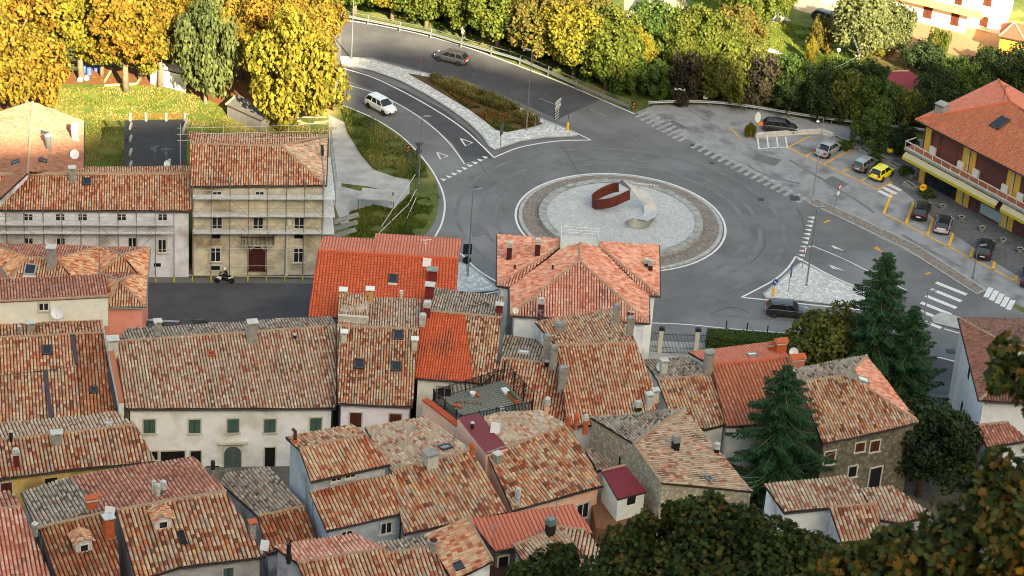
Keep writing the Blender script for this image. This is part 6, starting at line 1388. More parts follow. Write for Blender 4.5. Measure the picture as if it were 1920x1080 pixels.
q = W(560, 228, 0); t = thing('timber_pile', q, 'loose timber planks lying behind the tall beige house', 'timber')
for k in range(9): c = q+Vector((random.uniform(-3, 3), random.uniform(-.8, .8), .1+.05*k)); a = random.uniform(-.6, .6); MB().obox(c, Vector((math.cos(a), math.sin(a), 0))*random.uniform(.8, 1.8), Vector((-math.sin(a), math.cos(a), 0))*.08, Vector((0,0,.03))).build('plank', MATS['pale_timber'], t)
# white letters on the roundabout ring
q = W(1204, 350, .3); t = thing('place_name', q, 'row of small white standing letters at the back rim of the roundabout island', 'lettering')
for k in range(11):
    if k == 2: continue
    MB().obox(q+Vector((-1.9+k*.36, -.04*k*.3, .2)), Vector((.12,0,0)), Vector((0,.03,0)), Vector((0,0,.2))).build('letter', M_white, t)

# ---------------------------------------------------------------- sculpture
zs = .57; q = W(1170, 410, zs); t = thing('sculpture', (q.x, q.y, zs), 'sculpture of a rusty steel U band and a curling polished ribbon on the roundabout', 'sculpture')
cort = mat('corten_steel', S(112,52,38), .8, S(84,38,30), 2.5, .15); pol = mat('polished_steel', S(176,177,178), .45, metal=.35)
def ribbon(name, top, bot, m, th=.05, n=6):
    T_, B_ = cr(top, n), cr(bot, n); k = len(T_); mb = MB(); O_ = []; 
    for i in range(k):
        d = (T_[min(i+1, k-1)]-T_[max(i-1, 0)]); e = (B_[i]-T_[i]); nn = d.cross(e).normalized()*th/2; mb.v += [T_[i]+nn, B_[i]+nn, B_[i]-nn, T_[i]-nn]
    for i in range(k-1):
        for j in range(4): mb.f.append((i*4+j, i*4+(j+1) % 4, (i+1)*4+(j+1) % 4, (i+1)*4+j)); mb.m.append(0)
    mb.f += [(3,2,1,0), ((k-1)*4, (k-1)*4+1, (k-1)*4+2, (k-1)*4+3)]; mb.m += [0, 0]; return mb.build(name, m, t)
def sp(x, y, z): return W(1100+x/9.817, 330+y/9.817, z)   # from the enlarged crop
# U band: rear arm -> rounded left end -> front arm
def zr(x): return 1.78+(x-100)/740*1.85
top = [(590,115),(480,135),(330,190),(200,260),(120,320),(100,380),(140,425),(240,432),(400,410),(560,360),(700,295),(800,250)]
back = [0,0,0,0,0,.1,.2,.2,.2,.2,.2,.2]
Tp = []
base_ = None
for x, y in top: Tp.append(sp(x, y, zr(x)))
Bt = [p+Vector((.10,-.05,-1.15)) for p in Tp]; ribbon('rust_band', Tp, Bt, cort, .08)
# steel ribbon
Rt = [sp(650,65,4.1), sp(760,180,3.7), sp(860,300,3.1), sp(960,420,2.4), sp(1040,540,1.5), sp(1060,650,.95), sp(1000,735,.75), sp(860,780,1.15)]
Rb = [sp(800,125,4.0), sp(930,185,3.7), sp(1060,260,3.1), sp(1180,370,2.4), sp(1270,520,1.5), sp(1290,650,.95), sp(1255,770,1.05), sp(1130,830,1.35)]
ribbon('steel_ribbon', Rt, Rb, mat('gravel_reflection_steel', S(186,187,188), .7, S(176,178,178), 2), .05)  # the gravel's reflection is put into the ribbon's base colour
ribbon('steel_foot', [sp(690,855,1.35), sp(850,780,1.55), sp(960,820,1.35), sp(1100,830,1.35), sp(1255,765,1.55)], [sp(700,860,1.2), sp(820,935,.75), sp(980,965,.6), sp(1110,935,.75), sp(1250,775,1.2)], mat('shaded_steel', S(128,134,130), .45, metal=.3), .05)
ribbon('steel_wing', [sp(590,130,3.9), sp(650,65,4.2)], [sp(800,255,3.5), sp(800,255,3.5)+Vector((.1,.1,.1))], mat('dark_steel', S(96,98,104), .35, metal=.6), .05, 2)
# terrace on the salmon house
td = 9.6; K4 = [W(x, y, td) for x, y in ((812,752),(944,712),(998,772),(864,800))]
t = thing('roof_terrace', K4[0], 'wooden roof terrace with black railings, lattice screen and pots in the middle of the roofs', 'terrace')
wd_ = mat('weathered_deck', S(122,122,112), .9, S(96,100,88), 3, .3); mb = MB(); a, b, c, d = K4; n_ = 16
mb.prism([(p.x, p.y) for p in K4], 0, td-.1, 0); mb.build('terrace_wall', pinkw, t); mb = MB()
for k in range(n_):
    p0, p1 = a.lerp(d, (k+.04)/n_), a.lerp(d, (k+.96)/n_); q0, q1 = b.lerp(c, (k+.04)/n_), b.lerp(c, (k+.96)/n_); mb.add([p0, q0, q1, p1], [(0,1,2,3) if (q0-p0).cross(q1-p0).z > 0 else (3,2,1,0)])
mb.build('deck', wd_, t)
for (p, q, hh_, step) in ((a, b, 1.1, .14), (d, c, 1.1, .14), (a, d, 1.1, .16)):
    L = (q-p).length; mb = MB(); k = int(L/step)
    for i in range(k+1): r0 = p.lerp(q, i/k); mb.box((r0.x, r0.y, td+hh_/2), (.05, .05, hh_))
    mb.tube([p+Vector((0,0,hh_)), q+Vector((0,0,hh_))], .045, 5); mb.tube([p+Vector((0,0,.15)), q+Vector((0,0,.15))], .035, 5)
    for i in range(0, k+1, 12): r0 = p.lerp(q, i/k); mb.box((r0.x, r0.y, td+.65), (.1, .1, 1.3))
    mb.build('railing', M_black, t)
mb = MB()
for i in range(22):
    for s in (0, 1):
        u0 = i/21.0; u1 = u0+(.25 if s else -.25)
        if 0 <= u1 <= 1: mb.tube([b.lerp(c, u0)+Vector((0,0,.1)), b.lerp(c, u1)+Vector((0,0,1.9))], .018, 4)
for u0 in (0, .35, .68, 1): q = b.lerp(c, u0); mb.box((q.x, q.y, td+1.0), (.12, .12, 2.0))
mb.tube([b+Vector((0,0,1.95)), c+Vector((0,0,1.95))], .04, 5); mb.build('lattice_screen', M_black, t)
# sloping coping left of the terrace
mb = MB(); pr = [W(x, y, z) for x, y, z in ((796,750,9.9),(826,772,9.9),(848,790,9.9),(862,800,9.9))]; cop = MB()
for p0, p1 in zip(pr[:-1], pr[1:]):
    dd = p1-p0; nn_ = Vector((-dd.y, dd.x, 0)).normalized(); mb.obox((p0+p1)/2-Vector((0,0,5)), dd/2, nn_*.16, Vector((0,0,5)))
    for k in range(6): qq = p0.lerp(p1, (k+.5)/6); cop.obox(qq+Vector((0,0,.1)), dd/12.5, nn_*.3, Vector((0,0,.06+.02*(k % 2))))
mb.build('side_wall', pinkw, t); cop.build('coping_tiles', TILE['red'], t)
pf = thing('tv_panel', W(921, 802, 9.9), 'x', 'x') if False else None
G5 = 'pots on the roof terrace'
def onterr(x, y): return W(x, y, td+.02)
for x, y, r_, h_, m, lb in ((886,742,.28,.35,M_white,'round white pot near the back railing of the terrace'), (897,743,.2,.2,M_terra,'small terracotta pot right of the white pot on the terrace'), (852,762,.22,.2,M_terra,'left small terracotta pot by the side railing of the terrace'), (862,764,.2,.2,M_terra,'right small terracotta pot by the side railing of the terrace'), (941,770,.22,.3,M_white,'white pot against the front railing of the terrace')):
    q = onterr(x, y); MB().lathe(q, [(r_*.7,0), (r_,h_), (r_*.85,h_), (r_*.8,h_*.8)], 14).build('flower_pot', m, loc=q, label=lb, cat='flower pot', group=G5)
q = onterr(961, 748); t2 = thing('window_box', q, 'long terracotta trough with green plants beside the lattice screen', 'planter'); dv = (c-b).normalized(); dn_ = Vector((-dv.y, dv.x, 0)); MB().obox(q+Vector((0,0,.15)), dv*.85, dn_*.18, Vector((0,0,.15))).build('trough', M_terra, t2)
MB().obox(q+Vector((0,0,.33)), dv*.75, dn_*.12, Vector((0,0,.05))).build('plants', mat('pot_plants', S(70,90,40), .9, S(40,60,24), 8), t2)
q = onterr(948, 736); MB().obox(q+Vector((0,0,.15)), dv*.45, dn_*.28, Vector((0,0,.12))).build('basin', M_white, loc=q, label='white rectangular basin beside the lattice screen of the terrace', cat='basin')
q = onterr(880, 757); mb = MB()
for k in range(7): mb.lathe(q+Vector((-1.1+.35*k, .06*(k % 3), .08)), [(.02,-.08), (.12,0), (.02,.1)], 7)
mb.build('fallen_plant', mat('dry_plant', S(150,78,48), .9, S(110,70,40), 6), loc=q, label='heap of dry orange plants lying on the terrace deck', cat='dried plants', kind='stuff')
# ---------------------------------------------------------------- trees and plants
def leaves(P, N, size, asp=1.0, jit=.6, shape=4):
    """one small leaf face per point P with rough normal N"""
    n = len(P); N = N+rng.normal(0, jit, N.shape); N /= np.linalg.norm(N, axis=1, keepdims=True)+1e-9
    A = np.cross(N, rng.normal(0, 1, N.shape)); A /= np.linalg.norm(A, axis=1, keepdims=True)+1e-9; B = np.cross(N, A)
    s = (size*rng.uniform(.65, 1.3, n))[:, None]
    if shape == 4: co = [(-.5,-.12),(0,-.5),(.5,.1),(.05,.5)]
    else: co = [(0,-.5),(.28,-.30),(.5,-.12),(.30,.05),(.42,.34),(.12,.26),(0,.55),(-.12,.26),(-.42,.34),(-.30,.05),(-.5,-.12),(-.28,-.30)]
    V = np.stack([P+A*s*a+B*s*b*asp+N*s*(.12*(abs(a)*2)**2) for a, b in co], 1); k = len(co)
    return V.reshape(-1, 3), np.arange(n*k).reshape(n, k), np.repeat(rng.random((n, 1)), 2, 1)
def noise3(P, f, ph): return (np.sin(P[:, 0]*f+ph)+np.sin(P[:, 1]*f*1.13+ph*2.1)+np.sin(P[:, 2]*f*.94+ph*.7)+.5*np.sin((P[:, 0]+P[:, 2])*f*2.3+ph))/3.5
def crown_pts(lobes, n, fill=.25):
    """points on the shells of many lobes, gaps from noise"""
    PP, NN = [], []; wsum = sum(l[3]**2 for l in lobes); ph = rng.uniform(0, 9)
    for cx, cy, cz, r, sq in lobes:
        m = int(n*r*r/wsum*1.6); d = rng.normal(0, 1, (m, 3)); d /= np.linalg.norm(d, axis=1, keepdims=True)
        rr = r*np.where(rng.random(m) < fill, rng.uniform(.35, .8, m), rng.uniform(.78, 1.08, m)); p = d*rr[:, None]*np.array([1, 1, sq])+np.array([cx, cy, cz])
        keep = noise3(p, 3.0/max(r, .5), ph) > -.16
        PP.append(p[keep]); NN.append((d*np.array([1, 1, .7])+np.array([0, 0, .35]))[keep])
    return np.concatenate(PP), np.concatenate(NN)
def lobes_for(rx, rz, zc, k=16, low=-.72):
    L = [(0, 0, zc, rx*.62, rz/rx)]
    for i in range(k):
        z = low+(1-low)*(i+.5)/k; a = i*2.399+random.uniform(-.3, .3); q = math.sqrt(max(0, 1-z*z)); s = random.uniform(.50, .88)
        L.append((rx*s*q*math.cos(a), rx*s*q*math.sin(a), zc+rz*s*z*1.05, rx*random.uniform(.22, .42), random.uniform(.75, 1.0)))
    return L
def trunk_mesh(name, h, r, lobes, root, m):
    mb = MB(); mb.tube([(0,0,-.3), (random.uniform(-.1,.1), .05, h*.5), (0,0,h)], [r*1.25, r, r*.6], 8)
    for i, l in enumerate(lobes[1:]):
        if i % 2 == 0: mb.tube([(0,0,h*random.uniform(.55, .95)), (l[0]*.5, l[1]*.5, (h+l[2])/2), (l[0]*.9, l[1]*.9, l[2])], [r*.45, r*.3, r*.1], 5, cap=False)
    return mb.build(name, m, root, smooth=True)
BK = mat('tree_bark', S(128,112,92), .95, S(92,80,66), 4, .5)
def sc_(L, f): return [tuple(v*f for v in c) for c in L]
LEAF = {
 'gold': rampmat('leaves_gold', sc_([S(196,142,58), S(212,164,64), S(222,188,80), S(206,176,70), S(160,156,64), S(202,146,58)], 0.33), trans=.35, vary=.3),
 'yellow': rampmat('leaves_yellow', sc_([S(128,142,54), S(176,176,66), S(204,192,76), S(216,196,78), S(188,172,64), S(146,152,58)], 0.33), trans=.35, vary=.3),
 'ygreen': rampmat('leaves_yellow_green', sc_([S(86,116,44), S(114,140,56), S(144,162,68), S(172,176,78), S(104,130,50), S(166,150,72)], 0.36), trans=.35, vary=.35),
 'autumn': rampmat('leaves_autumn', sc_([S(130,142,60), S(164,164,78), S(182,138,72), S(162,156,80), S(122,136,60), S(186,170,96)], 0.36), trans=.35, vary=.35),
 'green': rampmat('leaves_green', [S(44,66,32), S(64,86,38), S(84,104,46), S(54,76,36)], trans=.3, vary=.35),
 'dark': rampmat('leaves_dark', [S(32,44,28), S(44,60,34), S(60,74,38), S(38,50,30)], trans=.25, vary=.35),
 'plum': rampmat('leaves_plum', [S(42,38,34), S(54,48,40), S(68,62,40), S(48,44,36)], trans=.25, vary=.35),
 'olive': rampmat('leaves_olive', sc_([S(72,86,40), S(96,106,48), S(120,118,52), S(84,94,42), S(136,112,52)], 0.8), trans=.3, vary=.35),
 'silver': rampmat('leaves_grey_green', sc_([S(106,120,70), S(136,146,92), S(150,156,100), S(120,132,80)], 0.45), trans=.3, vary=.3),
 'cedar': rampmat('needles_grey_green', [S(50,62,34), S(70,80,44), S(88,94,52), S(60,70,38)], trans=.15, vary=.3),
 'spruce': rampmat('needles_spruce', [S(24,52,34), S(36,70,42), S(52,90,50), S(30,60,38)], trans=.1, vary=.4),
 'maple': rampmat('leaves_maple', [S(30,42,26), S(44,60,30), S(70,86,38), S(44,60,30), S(60,76,36), S(96,80,38), S(70,80,36), S(44,56,28), S(136,84,40)], trans=.3, vary=.4),
 'maplenear': rampmat('leaves_maple_near', [S(40,54,34), S(54,70,38), S(72,84,40), S(92,94,42), S(50,64,36), S(128,92,42), S(78,88,42), S(190,130,50), S(112,66,40)], trans=.3, vary=.4),
}
PROTO = {}
def broad(kind, form):
    """prototype tree of unit size about 5 m crown radius"""
    key = (kind, form)
    if key in PROTO: return PROTO[key]
    r = thing('tree', (0,0,0), 'x', 'tree')
    if form == 'round': rx, rz, zc, n, h, k = 5, 4.4, 6.2, 12000, 3.8, 32
    elif form == 'tall': rx, rz, zc, n, h, k = 4.2, 6.4, 8.0, 13500, 4.0, 34
    elif form == 'bush': rx, rz, zc, n, h, k = 5, 4.2, 3.6, 7000, 1.6, 18
    L = lobes_for(rx, rz, zc, k); P, N = crown_pts(L, n)
    if form == 'bush': kk = P[:, 2] > .1; P, N = P[kk], N[kk]
    V, Q, UV = leaves(P, N, .40)
    if UV is not None: # colour drifts from lobe to lobe
        c = noise3(P, .55, rng.uniform(0, 9)); UV[:, 0] = np.clip(UV[:, 0]*.6+.2+c*.35, .01, .99); UV[:, 1] = rng.random(len(UV))
    np_obj('crown', V, Q, UV, LEAF[kind], r); trunk_mesh('trunk', h, .32, L, r, BK); PROTO[key] = r; r['used'] = 0; return r
def tree(kind, form, x, y, rad, label, group=None, zs=None, cat='tree', zc=None):
    """crown centre at photo pixel (x, y), crown radius rad metres"""
    base = broad(kind, form); cz = {'round': 6.2, 'tall': 8.0, 'bush': 3.6}[form]; rx = {'round': 5, 'tall': 4.2, 'bush': 5}[form]
    s = rad/rx; sz = zs or s; p = W(x, y, cz*sz)
    if base.get('used'): o = dup(base)
    else: o = base; base['used'] = 1
    o.location = (p.x, p.y, zt(p.x, p.y)); o.scale = (s, s, sz); o.rotation_euler.z = random.uniform(0, 6.28); tag(o, label, cat)
    if group: o['group'] = group
    elif 'group' in o: del o['group']
    if form == 'bush': o.name = 'bush'
    return o
def conifer(name, x, ytop, H, Rb, kind, label, z0=0.0, dens=1.0, cat='tree', base_px=None, droop=.28, open_=.0):
    p = W(x, ytop, z0+H); r = thing(name, (p.x, p.y, z0), label, cat); zz = H*.985; PP, NN, DD = [], [], []; bm_ = MB(); k = 0
    bm_.tube([(p.x, p.y, z0-.3), (p.x, p.y, z0+H*.5), (p.x, p.y, z0+H)], [H*.02, H*.012, .02], 8)
    tw = []
    while zz > H*.10:
        f = 1-zz/H; L = Rb*min(1, .03+1.32*f**.78)*random.uniform(.82, 1.12)
        if L > Rb: L = Rb*random.uniform(.85, 1.0)
        nb = 5 if f < .2 else 6
        for j in range(nb):
            a = j*6.283/nb+k*.7+random.uniform(-.25, .25); l = L*random.choice((.62, .8, .95, 1.1, 1.22)); d = np.array([math.cos(a), math.sin(a), 0]); s = np.array([-d[1], d[0], 0])
            m = max(4, int(l/.11*dens)); t = np.linspace(.06, 1, m); rise = .18*(1-f)-droop*l*t**1.2+.16*l*t**3
            c = np.array([p.x, p.y, z0+zz])[None]+d[None]*(l*t)[:, None]+np.array([0, 0, 1])[None]*(rise*1.0)[:, None]
            if l > .8 and j % 1 == 0: tw.append((c[0], c[m//2], c[-1], l))
            for sd in (-1, 1):
                for q in range(4):
                    u = rng.uniform(.05, 1, m)*(.12+.34*np.sin(np.pi*np.clip(t*.9+.1, 0, 1))*min(l, 3.2)*.5); off = s[None]*(sd*u)[:, None]+d[None]*(u*.35)[:, None]+np.array([0, 0, -1])[None]*(u*.28+rng.uniform(0, .12, m))[:, None]
                    PP.append(c+off); dirs = s[None]*sd*.7+d[None]*.6+np.array([0, 0, -.35])[None]; DD.append(np.repeat(dirs, m, 0))
        zz -= (.30+.62*f)*(H/15)**.5; k += 1
    P = np.concatenate(PP); D = np.concatenate(DD)+rng.normal(0, .25, (len(P), 3)); D /= np.linalg.norm(D, axis=1, keepdims=True)
    S_ = np.cross(D, np.array([0, 0, 1.0])+rng.normal(0, .35, D.shape)); S_ /= np.linalg.norm(S_, axis=1, keepdims=True)
    n = len(P); ln_ = rng.uniform(.22, .48, n)[:, None]; wv = rng.uniform(.03, .065, n)[:, None]
    V = np.stack([P-D*ln_*.3, P+S_*wv, P+D*ln_*.7, P-S_*wv], 1).reshape(-1, 3); UV = rng.random((n, 2))
    np_obj('crown', V, np.arange(n*4).reshape(n, 4), UV, LEAF[kind], r)
    for a, b, c, l in tw: bm_.tube([a, b, c], [.05, .035, .01], 4, cap=False)
    bm_.build('trunk', BK, r); return r
# left grove
GG = 'autumn trees behind the lawn'
for x, y, rad, kind, form, lb in (
 (20,40,6.0,'gold','round','large orange gold tree in the upper left corner'), (-30,120,6.0,'gold','round','orange gold tree cut by the left edge above the gabled roof'), (50,130,5.2,'gold','round','orange gold tree just above the pale rose roof ridge'),
 (150,20,4.6,'yellow','tall','yellow tree right of the grey green one at the top left'), (190,70,4.0,'yellow','round','yellow tree above the blue barrels'), (235,35,4.8,'gold','tall','golden tree in the middle of the top left row'), (262,85,3.6,'yellow','round','small yellow tree above the timber frame'), (300,40,4.4,'gold','tall','golden tree left of the deodar'),
 (440,20,4.2,'gold','round','orange tree between the deodar and the road, at the top edge'), (510,25,4.8,'gold','round','orange tree above the big yellow maple'), (582,28,4.4,'gold','round','orange tree beside the white van'), (560,78,4.2,'gold','round','orange tree touching the top of the big yellow maple'), (455,90,3.2,'gold','round','small orange tree between the deodar and the big yellow maple'),
 (90,-20,4.0,'autumn','round','brownish tree at the top edge above the grey green conifer'), (345,-15,4,'ygreen','round','yellow green tree at the top edge behind the deodar')):
    tree(kind, form, x, y, rad, lb, GG)
tree('yellow', 'bush', 556, 138, 5.7, 'big round yellow maple right beside the curving road', zs=1.62)
tree('cedar', 'bush', 386, 100, 4.1, 'tall grey green deodar with drooping branches behind the lawn', zs=1.75); tree('cedar', 'bush', 334, 62, 2.7, 'smaller grey green deodar left of the tall one', zs=1.5); conifer('tree', 88, -30, 12, 3.6, 'cedar', 'grey green conifer among the gold trees at the top left')
# plane trees along the guard rail
G2 = 'plane trees behind the long guard rail'
for x, y, rad, kind, lb in ((668,-36,3.9,'ygreen','first plane tree of the row, right beside the tall lamp post at the top'), (738,-30,4.0,'yellow','second plane tree of the row, mostly yellow'), (802,-18,4.1,'ygreen','third plane tree of the row, above the grey hatchback'), (873,-2,4.2,'ygreen','fourth plane tree of the row, behind the pale road sign'), (938,16,4.4,'ygreen','fifth plane tree of the row, green with yellow'), (1008,38,4.6,'autumn','reddish plane tree near the middle lamp head'), (1082,70,4.4,'yellow','bright yellow plane tree right of centre, second from the drive'), (1142,98,4.0,'ygreen','yellow green plane tree low beside the rail'), (1186,92,3.0,'yellow','golden tree left of the grey concrete pole')):
    tree(kind, 'round', x, y, rad, lb, G2)
tree('green', 'bush', 1172, 142, 2.8, 'shaded green tree above the hazard chevron', zs=.6); tree('green', 'bush', 1112, 124, 2.4, 'shaded green bush under the yellow plane trees', zs=.5)
G3 = 'mixed trees on the sunny slope'
for x, y, rad, kind, lb in ((905,-16,4.2,'ygreen','pale yellow green tree at the top edge above the plane row'), (980,-2,4.4,'ygreen','yellow green tree at the top edge right of centre'), (1050,8,4.4,'ygreen','pale green yellow tree at the top edge right of the reddish one'), (1105,30,4.0,'autumn','pale tree left of the gravel drive'), (1140,60,3.8,'ygreen','soft green tree below the gravel drive'), (1226,48,3.6,'green','dark green tree right of the shed on the drive'), (1258,72,3.0,'green','dark green tree above the grey concrete pole cables'), (1302,58,3.8,'ygreen','yellow green tree right of the dark green pair'), (1340,80,3.8,'ygreen','large yellow green tree above the dark plum trees'), (1388,62,3.6,'autumn','reddish leafed tree left of the garden lawn'), (1398,10,3.6,'ygreen','yellow green tree at the top edge left of the lawn'), (1452,-8,3.4,'ygreen','green tree at the top edge above the pale blue car'), (1400,98,2.8,'olive','olive tinted tree at the lower left of the lawn'), (1282,94,3.2,'ygreen','light green tree behind the plum coloured pair'), (770,-30,3.6,'ygreen','green yellow tree at the top edge behind the second plane tree'), (840,-24,3.8,'autumn','rusty tree at the top edge behind the third plane tree')):
    tree(kind, 'round', x, y, rad, lb, G3)
G4 = 'dark trees beyond the plaza rail'
for x, y, rad, kind, lb in ((1290,146,2.9,'plum','left plum dark tree above the white rail board'), (1362,150,3.4,'olive','olive tree with feathery outline between the plum dark trees'), (1436,152,3.2,'plum','right plum dark tree above the oval sign'), (1496,156,3.2,'green','green tree right of the plum dark ones'), (1540,176,3.0,'dark','dark tree under the garden lamp'), (1590,180,3.4,'olive','olive dark tree below the wooden pole'), (1640,188,3.2,'green','dark green tree left of the crimson shed roof'), (1630,150,2.6,'dark','dark tree right of the wooden pole'), (1700,204,2.8,'olive','brownish tree below the crimson shed'), (1760,182,3.2,'dark','dark tree right of the crimson shed'), (1800,150,3.2,'green','green tree behind the orange roof ridge'), (1846,142,3.0,'dark','dark tree left of the right edge hedge'), (1912,134,3.8,'dark','dark tree at the right edge above the orange roof'), (1565,196,2.2,'dark','low dark shrub tree just behind the plaza rail'), (1478,180,2.2,'dark','low dark tree behind the rail, centre'), (1236,150,2.4,'green','shaded tree left of the wide pale board'), (1738,208,2.4,'dark','dark tree touching the left end of the orange roof'), (1668,206,2.2,'dark','small dark tree behind the right end of the rail')):
    tree(kind, 'bush', x, y, rad, lb, G4, zs=.78 if rad > 2.8 else .6)
tree('green', 'bush', 1640, 246, 2.8, 'dense green bay tree standing on the plaza beside the planters', zs=.62); tree('dark', 'bush', 1694, 267, 1.9, 'small dark shrub between the bay tree and the balcony', zs=.5)
tree('silver', 'round', 1618, 42, 4.2, 'large grey green olive tree left of the villa terrace'); tree('silver', 'round', 1670, 50, 3.4, 'grey green olive tree touching the white outbuilding'); tree('yellow', 'bush', 1648, 80, 2.0, 'yellow bush at the foot of the olive tree', zs=.5)
tree('ygreen', 'bush', 1758, 84, 1.6, 'pointed yellow green shrub in front of the villa terrace', zs=.6); tree('ygreen', 'bush', 1850, 108, 1.5, 'round yellow green shrub on the lower edge of the villa terrace', zs=.4); tree('autumn', 'bush', 1540, 70, 1.9, 'thin yellow tree on the garden lawn', zs=.6); tree('yellow', 'bush', 1520, 98, .8, 'bright yellow columnar plant at the lawn edge', zs=.45); tree('olive', 'bush', 1740, 183, 1.8, 'orange brown shrub above the chimney of the orange roof', zs=.5)
tree('yellow', 'bush', 1407, 244, .75, 'bright yellow bush in a pot under the oval sign', zs=.22); tree('dark', 'bush', 1730, 108, 3.0, 'dark shrub below the villa terrace wall', zs=.5)
for x, y, lb in ((1586,272,'low green plants behind the first planter block'), (1640,295,'low green plants between the planters and the bay tree'), (1700,320,'green plants by the end of the planters'), (1740,362,'green plants beside the yellow round sign')): tree('green', 'bush', x, y, .9, lb, 'plants along the planters', zs=.16)
# village trees
conifer('tree', 1666, 474, 16.5, 5.6, 'spruce', 'tallest dark spruce, beside the triangular island and the big zebra crossing', dens=1.15)
conifer('tree', 1718, 575, 12.0, 4.2, 'spruce', 'second dark spruce leaning into the tallest one, by the side street', dens=1.1)
conifer('tree', 1477, 684, 15.8, 5.4, 'spruce', 'dark spruce in front of the salmon tile house', z0=.8, dens=1.25)
tree('olive', 'round', 1556, 655, 4.6, 'broad olive green tree behind the stone house, by the black hatchback', zs=.86)
tree('dark', 'round', 1738, 838, 4.4, 'broad dark tree in front of the white house and the stone house'); tree('dark', 'round', 1700, 790, 2.6, 'smaller dark tree by the corner of the stone house')
# hedge by the gate
q0, q1, q2, q3 = W(1328,616,1.6), W(1515,628,1.6), W(1510,646,1.6), W(1327,631,1.6); hp = [q0, q1, q2, q3]
t = thing('hedge', (q3.x, q3.y, 0), 'clipped dark green hedge between the gate and the olive green tree', 'hedge'); MB().prism([(p.x, p.y) for p in hp], 0, 1.55).build('hedge_core', LEAF['dark'], t)
PP, NN = [], []
for a, b, z0, z1, n_, N_ in ((q0, q1, 0, 1.6, 2200, (0, 1, .1)), (q3, q2, 0, 1.6, 4500, (0, -1, .1)), (q0, q3, 0, 1.6, 700, (-1, 0, .1))):
    u = rng.random(n_)[:, None]; z = rng.uniform(z0, z1, n_); P = np.array(a)[None]*(1-u)+np.array(b)[None]*u; P[:, 2] = z; PP.append(P); NN.append(np.repeat(np.array([N_], float), n_, 0))
u, v = rng.random((5000, 1)), rng.random((5000, 1)); P = (np.array(q0)*(1-u)+np.array(q1)*u)*(1-v)+(np.array(q3)*(1-u)+np.array(q2)*u)*v; P[:, 2] = 1.58; PP.append(P); NN.append(np.repeat(np.array([(0, 0, 1.0)]), 5000, 0))
V, Q, UV = leaves(np.concatenate(PP)+rng.normal(0, .05, (sum(map(len, PP)), 3)), np.concatenate(NN), .16, jit=.45); np_obj('foliage', V, Q, UV, LEAF['green'], t)
# grass tufts and low planting
def tufts(name, pts, n, h, m, label, cat='grass', wd=.05, z=.02, clump=1.4):
    P = px(pts); poly = [(p.x, p.y) for p in P]; x0, x1 = min(p[0] for p in poly), max(p[0] for p in poly); y0, y1 = min(p[1] for p in poly), max(p[1] for p in poly); out = []
    while len(out) < n:
        a, b = random.uniform(x0, x1), random.uniform(y0, y1)
        if inpoly(a, b, poly) and math.sin(a*clump)+math.sin(b*clump*1.3+1) > -1.1: out.append((a, b, z))
    C = np.array(out); n = len(C); a = rng.uniform(0, 6.28, n); hh = h*rng.uniform(.4, 1.3, n); d = np.stack([np.cos(a), np.sin(a), 0*a], 1); s = np.stack([-np.sin(a), np.cos(a), 0*a], 1); up_ = np.array([[0, 0, 1.0]])
    V = np.stack([C-s*wd, C+s*wd, C+up_*hh[:, None]+d*hh[:, None]*.5+s*wd*.5, C+up_*hh[:, None]*.9+d*hh[:, None]*.5-s*wd*.5], 1).reshape(-1, 3); UV = rng.random((n, 2)); UV[:, 0] = np.clip(UV[:, 0]*.5+.25+noise3(C, .8, 1.0)*.4, .01, .99)
    o = np_obj(name, V, np.arange(4*n).reshape(n, 4), UV, m); return tag(o, label, cat, kind='stuff')
GR1 = rampmat('grass_verge_blades', [S(46,66,28), S(66,88,36), S(90,106,46), S(130,124,68), S(166,150,92)], trans=.2); GR2 = rampmat('grass_green_blades', sc_([S(60,88,34), S(92,122,40), S(130,146,56), S(176,164,90)], .5), trans=.2); GR3 = rampmat('planting_blades', [S(52,70,32), S(96,96,48), S(132,122,68), S(156,140,84)], trans=.2); GR4 = rampmat('flower_bed_mix', [S(44,74,30), S(60,92,36), S(84,104,44), S(56,86,34), S(170,84,62), S(50,80,32), S(70,92,38)], trans=.2)
tufts('verge_grass', [(640,200),(700,226),(755,264),(797,312),(802,331),(770,336),(740,331),(700,316),(676,288),(652,250)], 9000, .35, GR1, 'long uncut green and straw grass on the verge inside the left curve')
tufts('bank_grass', [(655,400),(700,386),(740,394),(765,368),(806,372),(812,386),(800,420),(786,440),(655,446)], 6000, .25, GR2, 'green grass and weeds behind the bright red roof')
tufts('lawn_grass', [(90,168),(330,160),(470,230),(632,240),(620,250),(356,250),(356,318),(100,318)], 16000, .12, rampmat('dry_lawn_blades', sc_([S(60,92,30), S(110,126,46), S(176,160,84), S(206,180,116), S(190,170,100)], .5), trans=.2), 'sunlit dry lawn grass around the flat black roof', wd=.06)
tufts('bank_grass', [(640,10),(700,24),(800,46),(900,74),(1000,106),(1100,146),(1185,190),(1180,150),(1100,110),(1000,70),(900,36),(800,14),(700,-6)], 14000, .25, GR2, 'sunlit grass strip under the plane trees along the long guard rail', wd=.07)
tufts('ornamental_grass', [(806,148),(850,158),(905,180),(955,200),(1012,232),(985,232),(940,212),(890,194),(840,174),(812,160)], 6500, .75, GR3, 'strip of tall olive ornamental grass along the long flower bed', 'ornamental grass', z=.16)
tufts('flower_planting', [(820,160),(860,182),(900,206),(950,222),(1000,238),(950,249),(930,245),(905,225),(870,200)], 5000, .3, GR4, 'low green plants with a few red flowers in the long flower bed', 'flowers', wd=.08, z=.16)
tufts('garden_grass', [(1290,-20),(1400,-6),(1480,44),(1590,68),(1650,108),(1600,165),(1490,118),(1310,44)], 14000, .12, GR2, 'bright mown grass of the garden lawn at the top right', wd=.07)
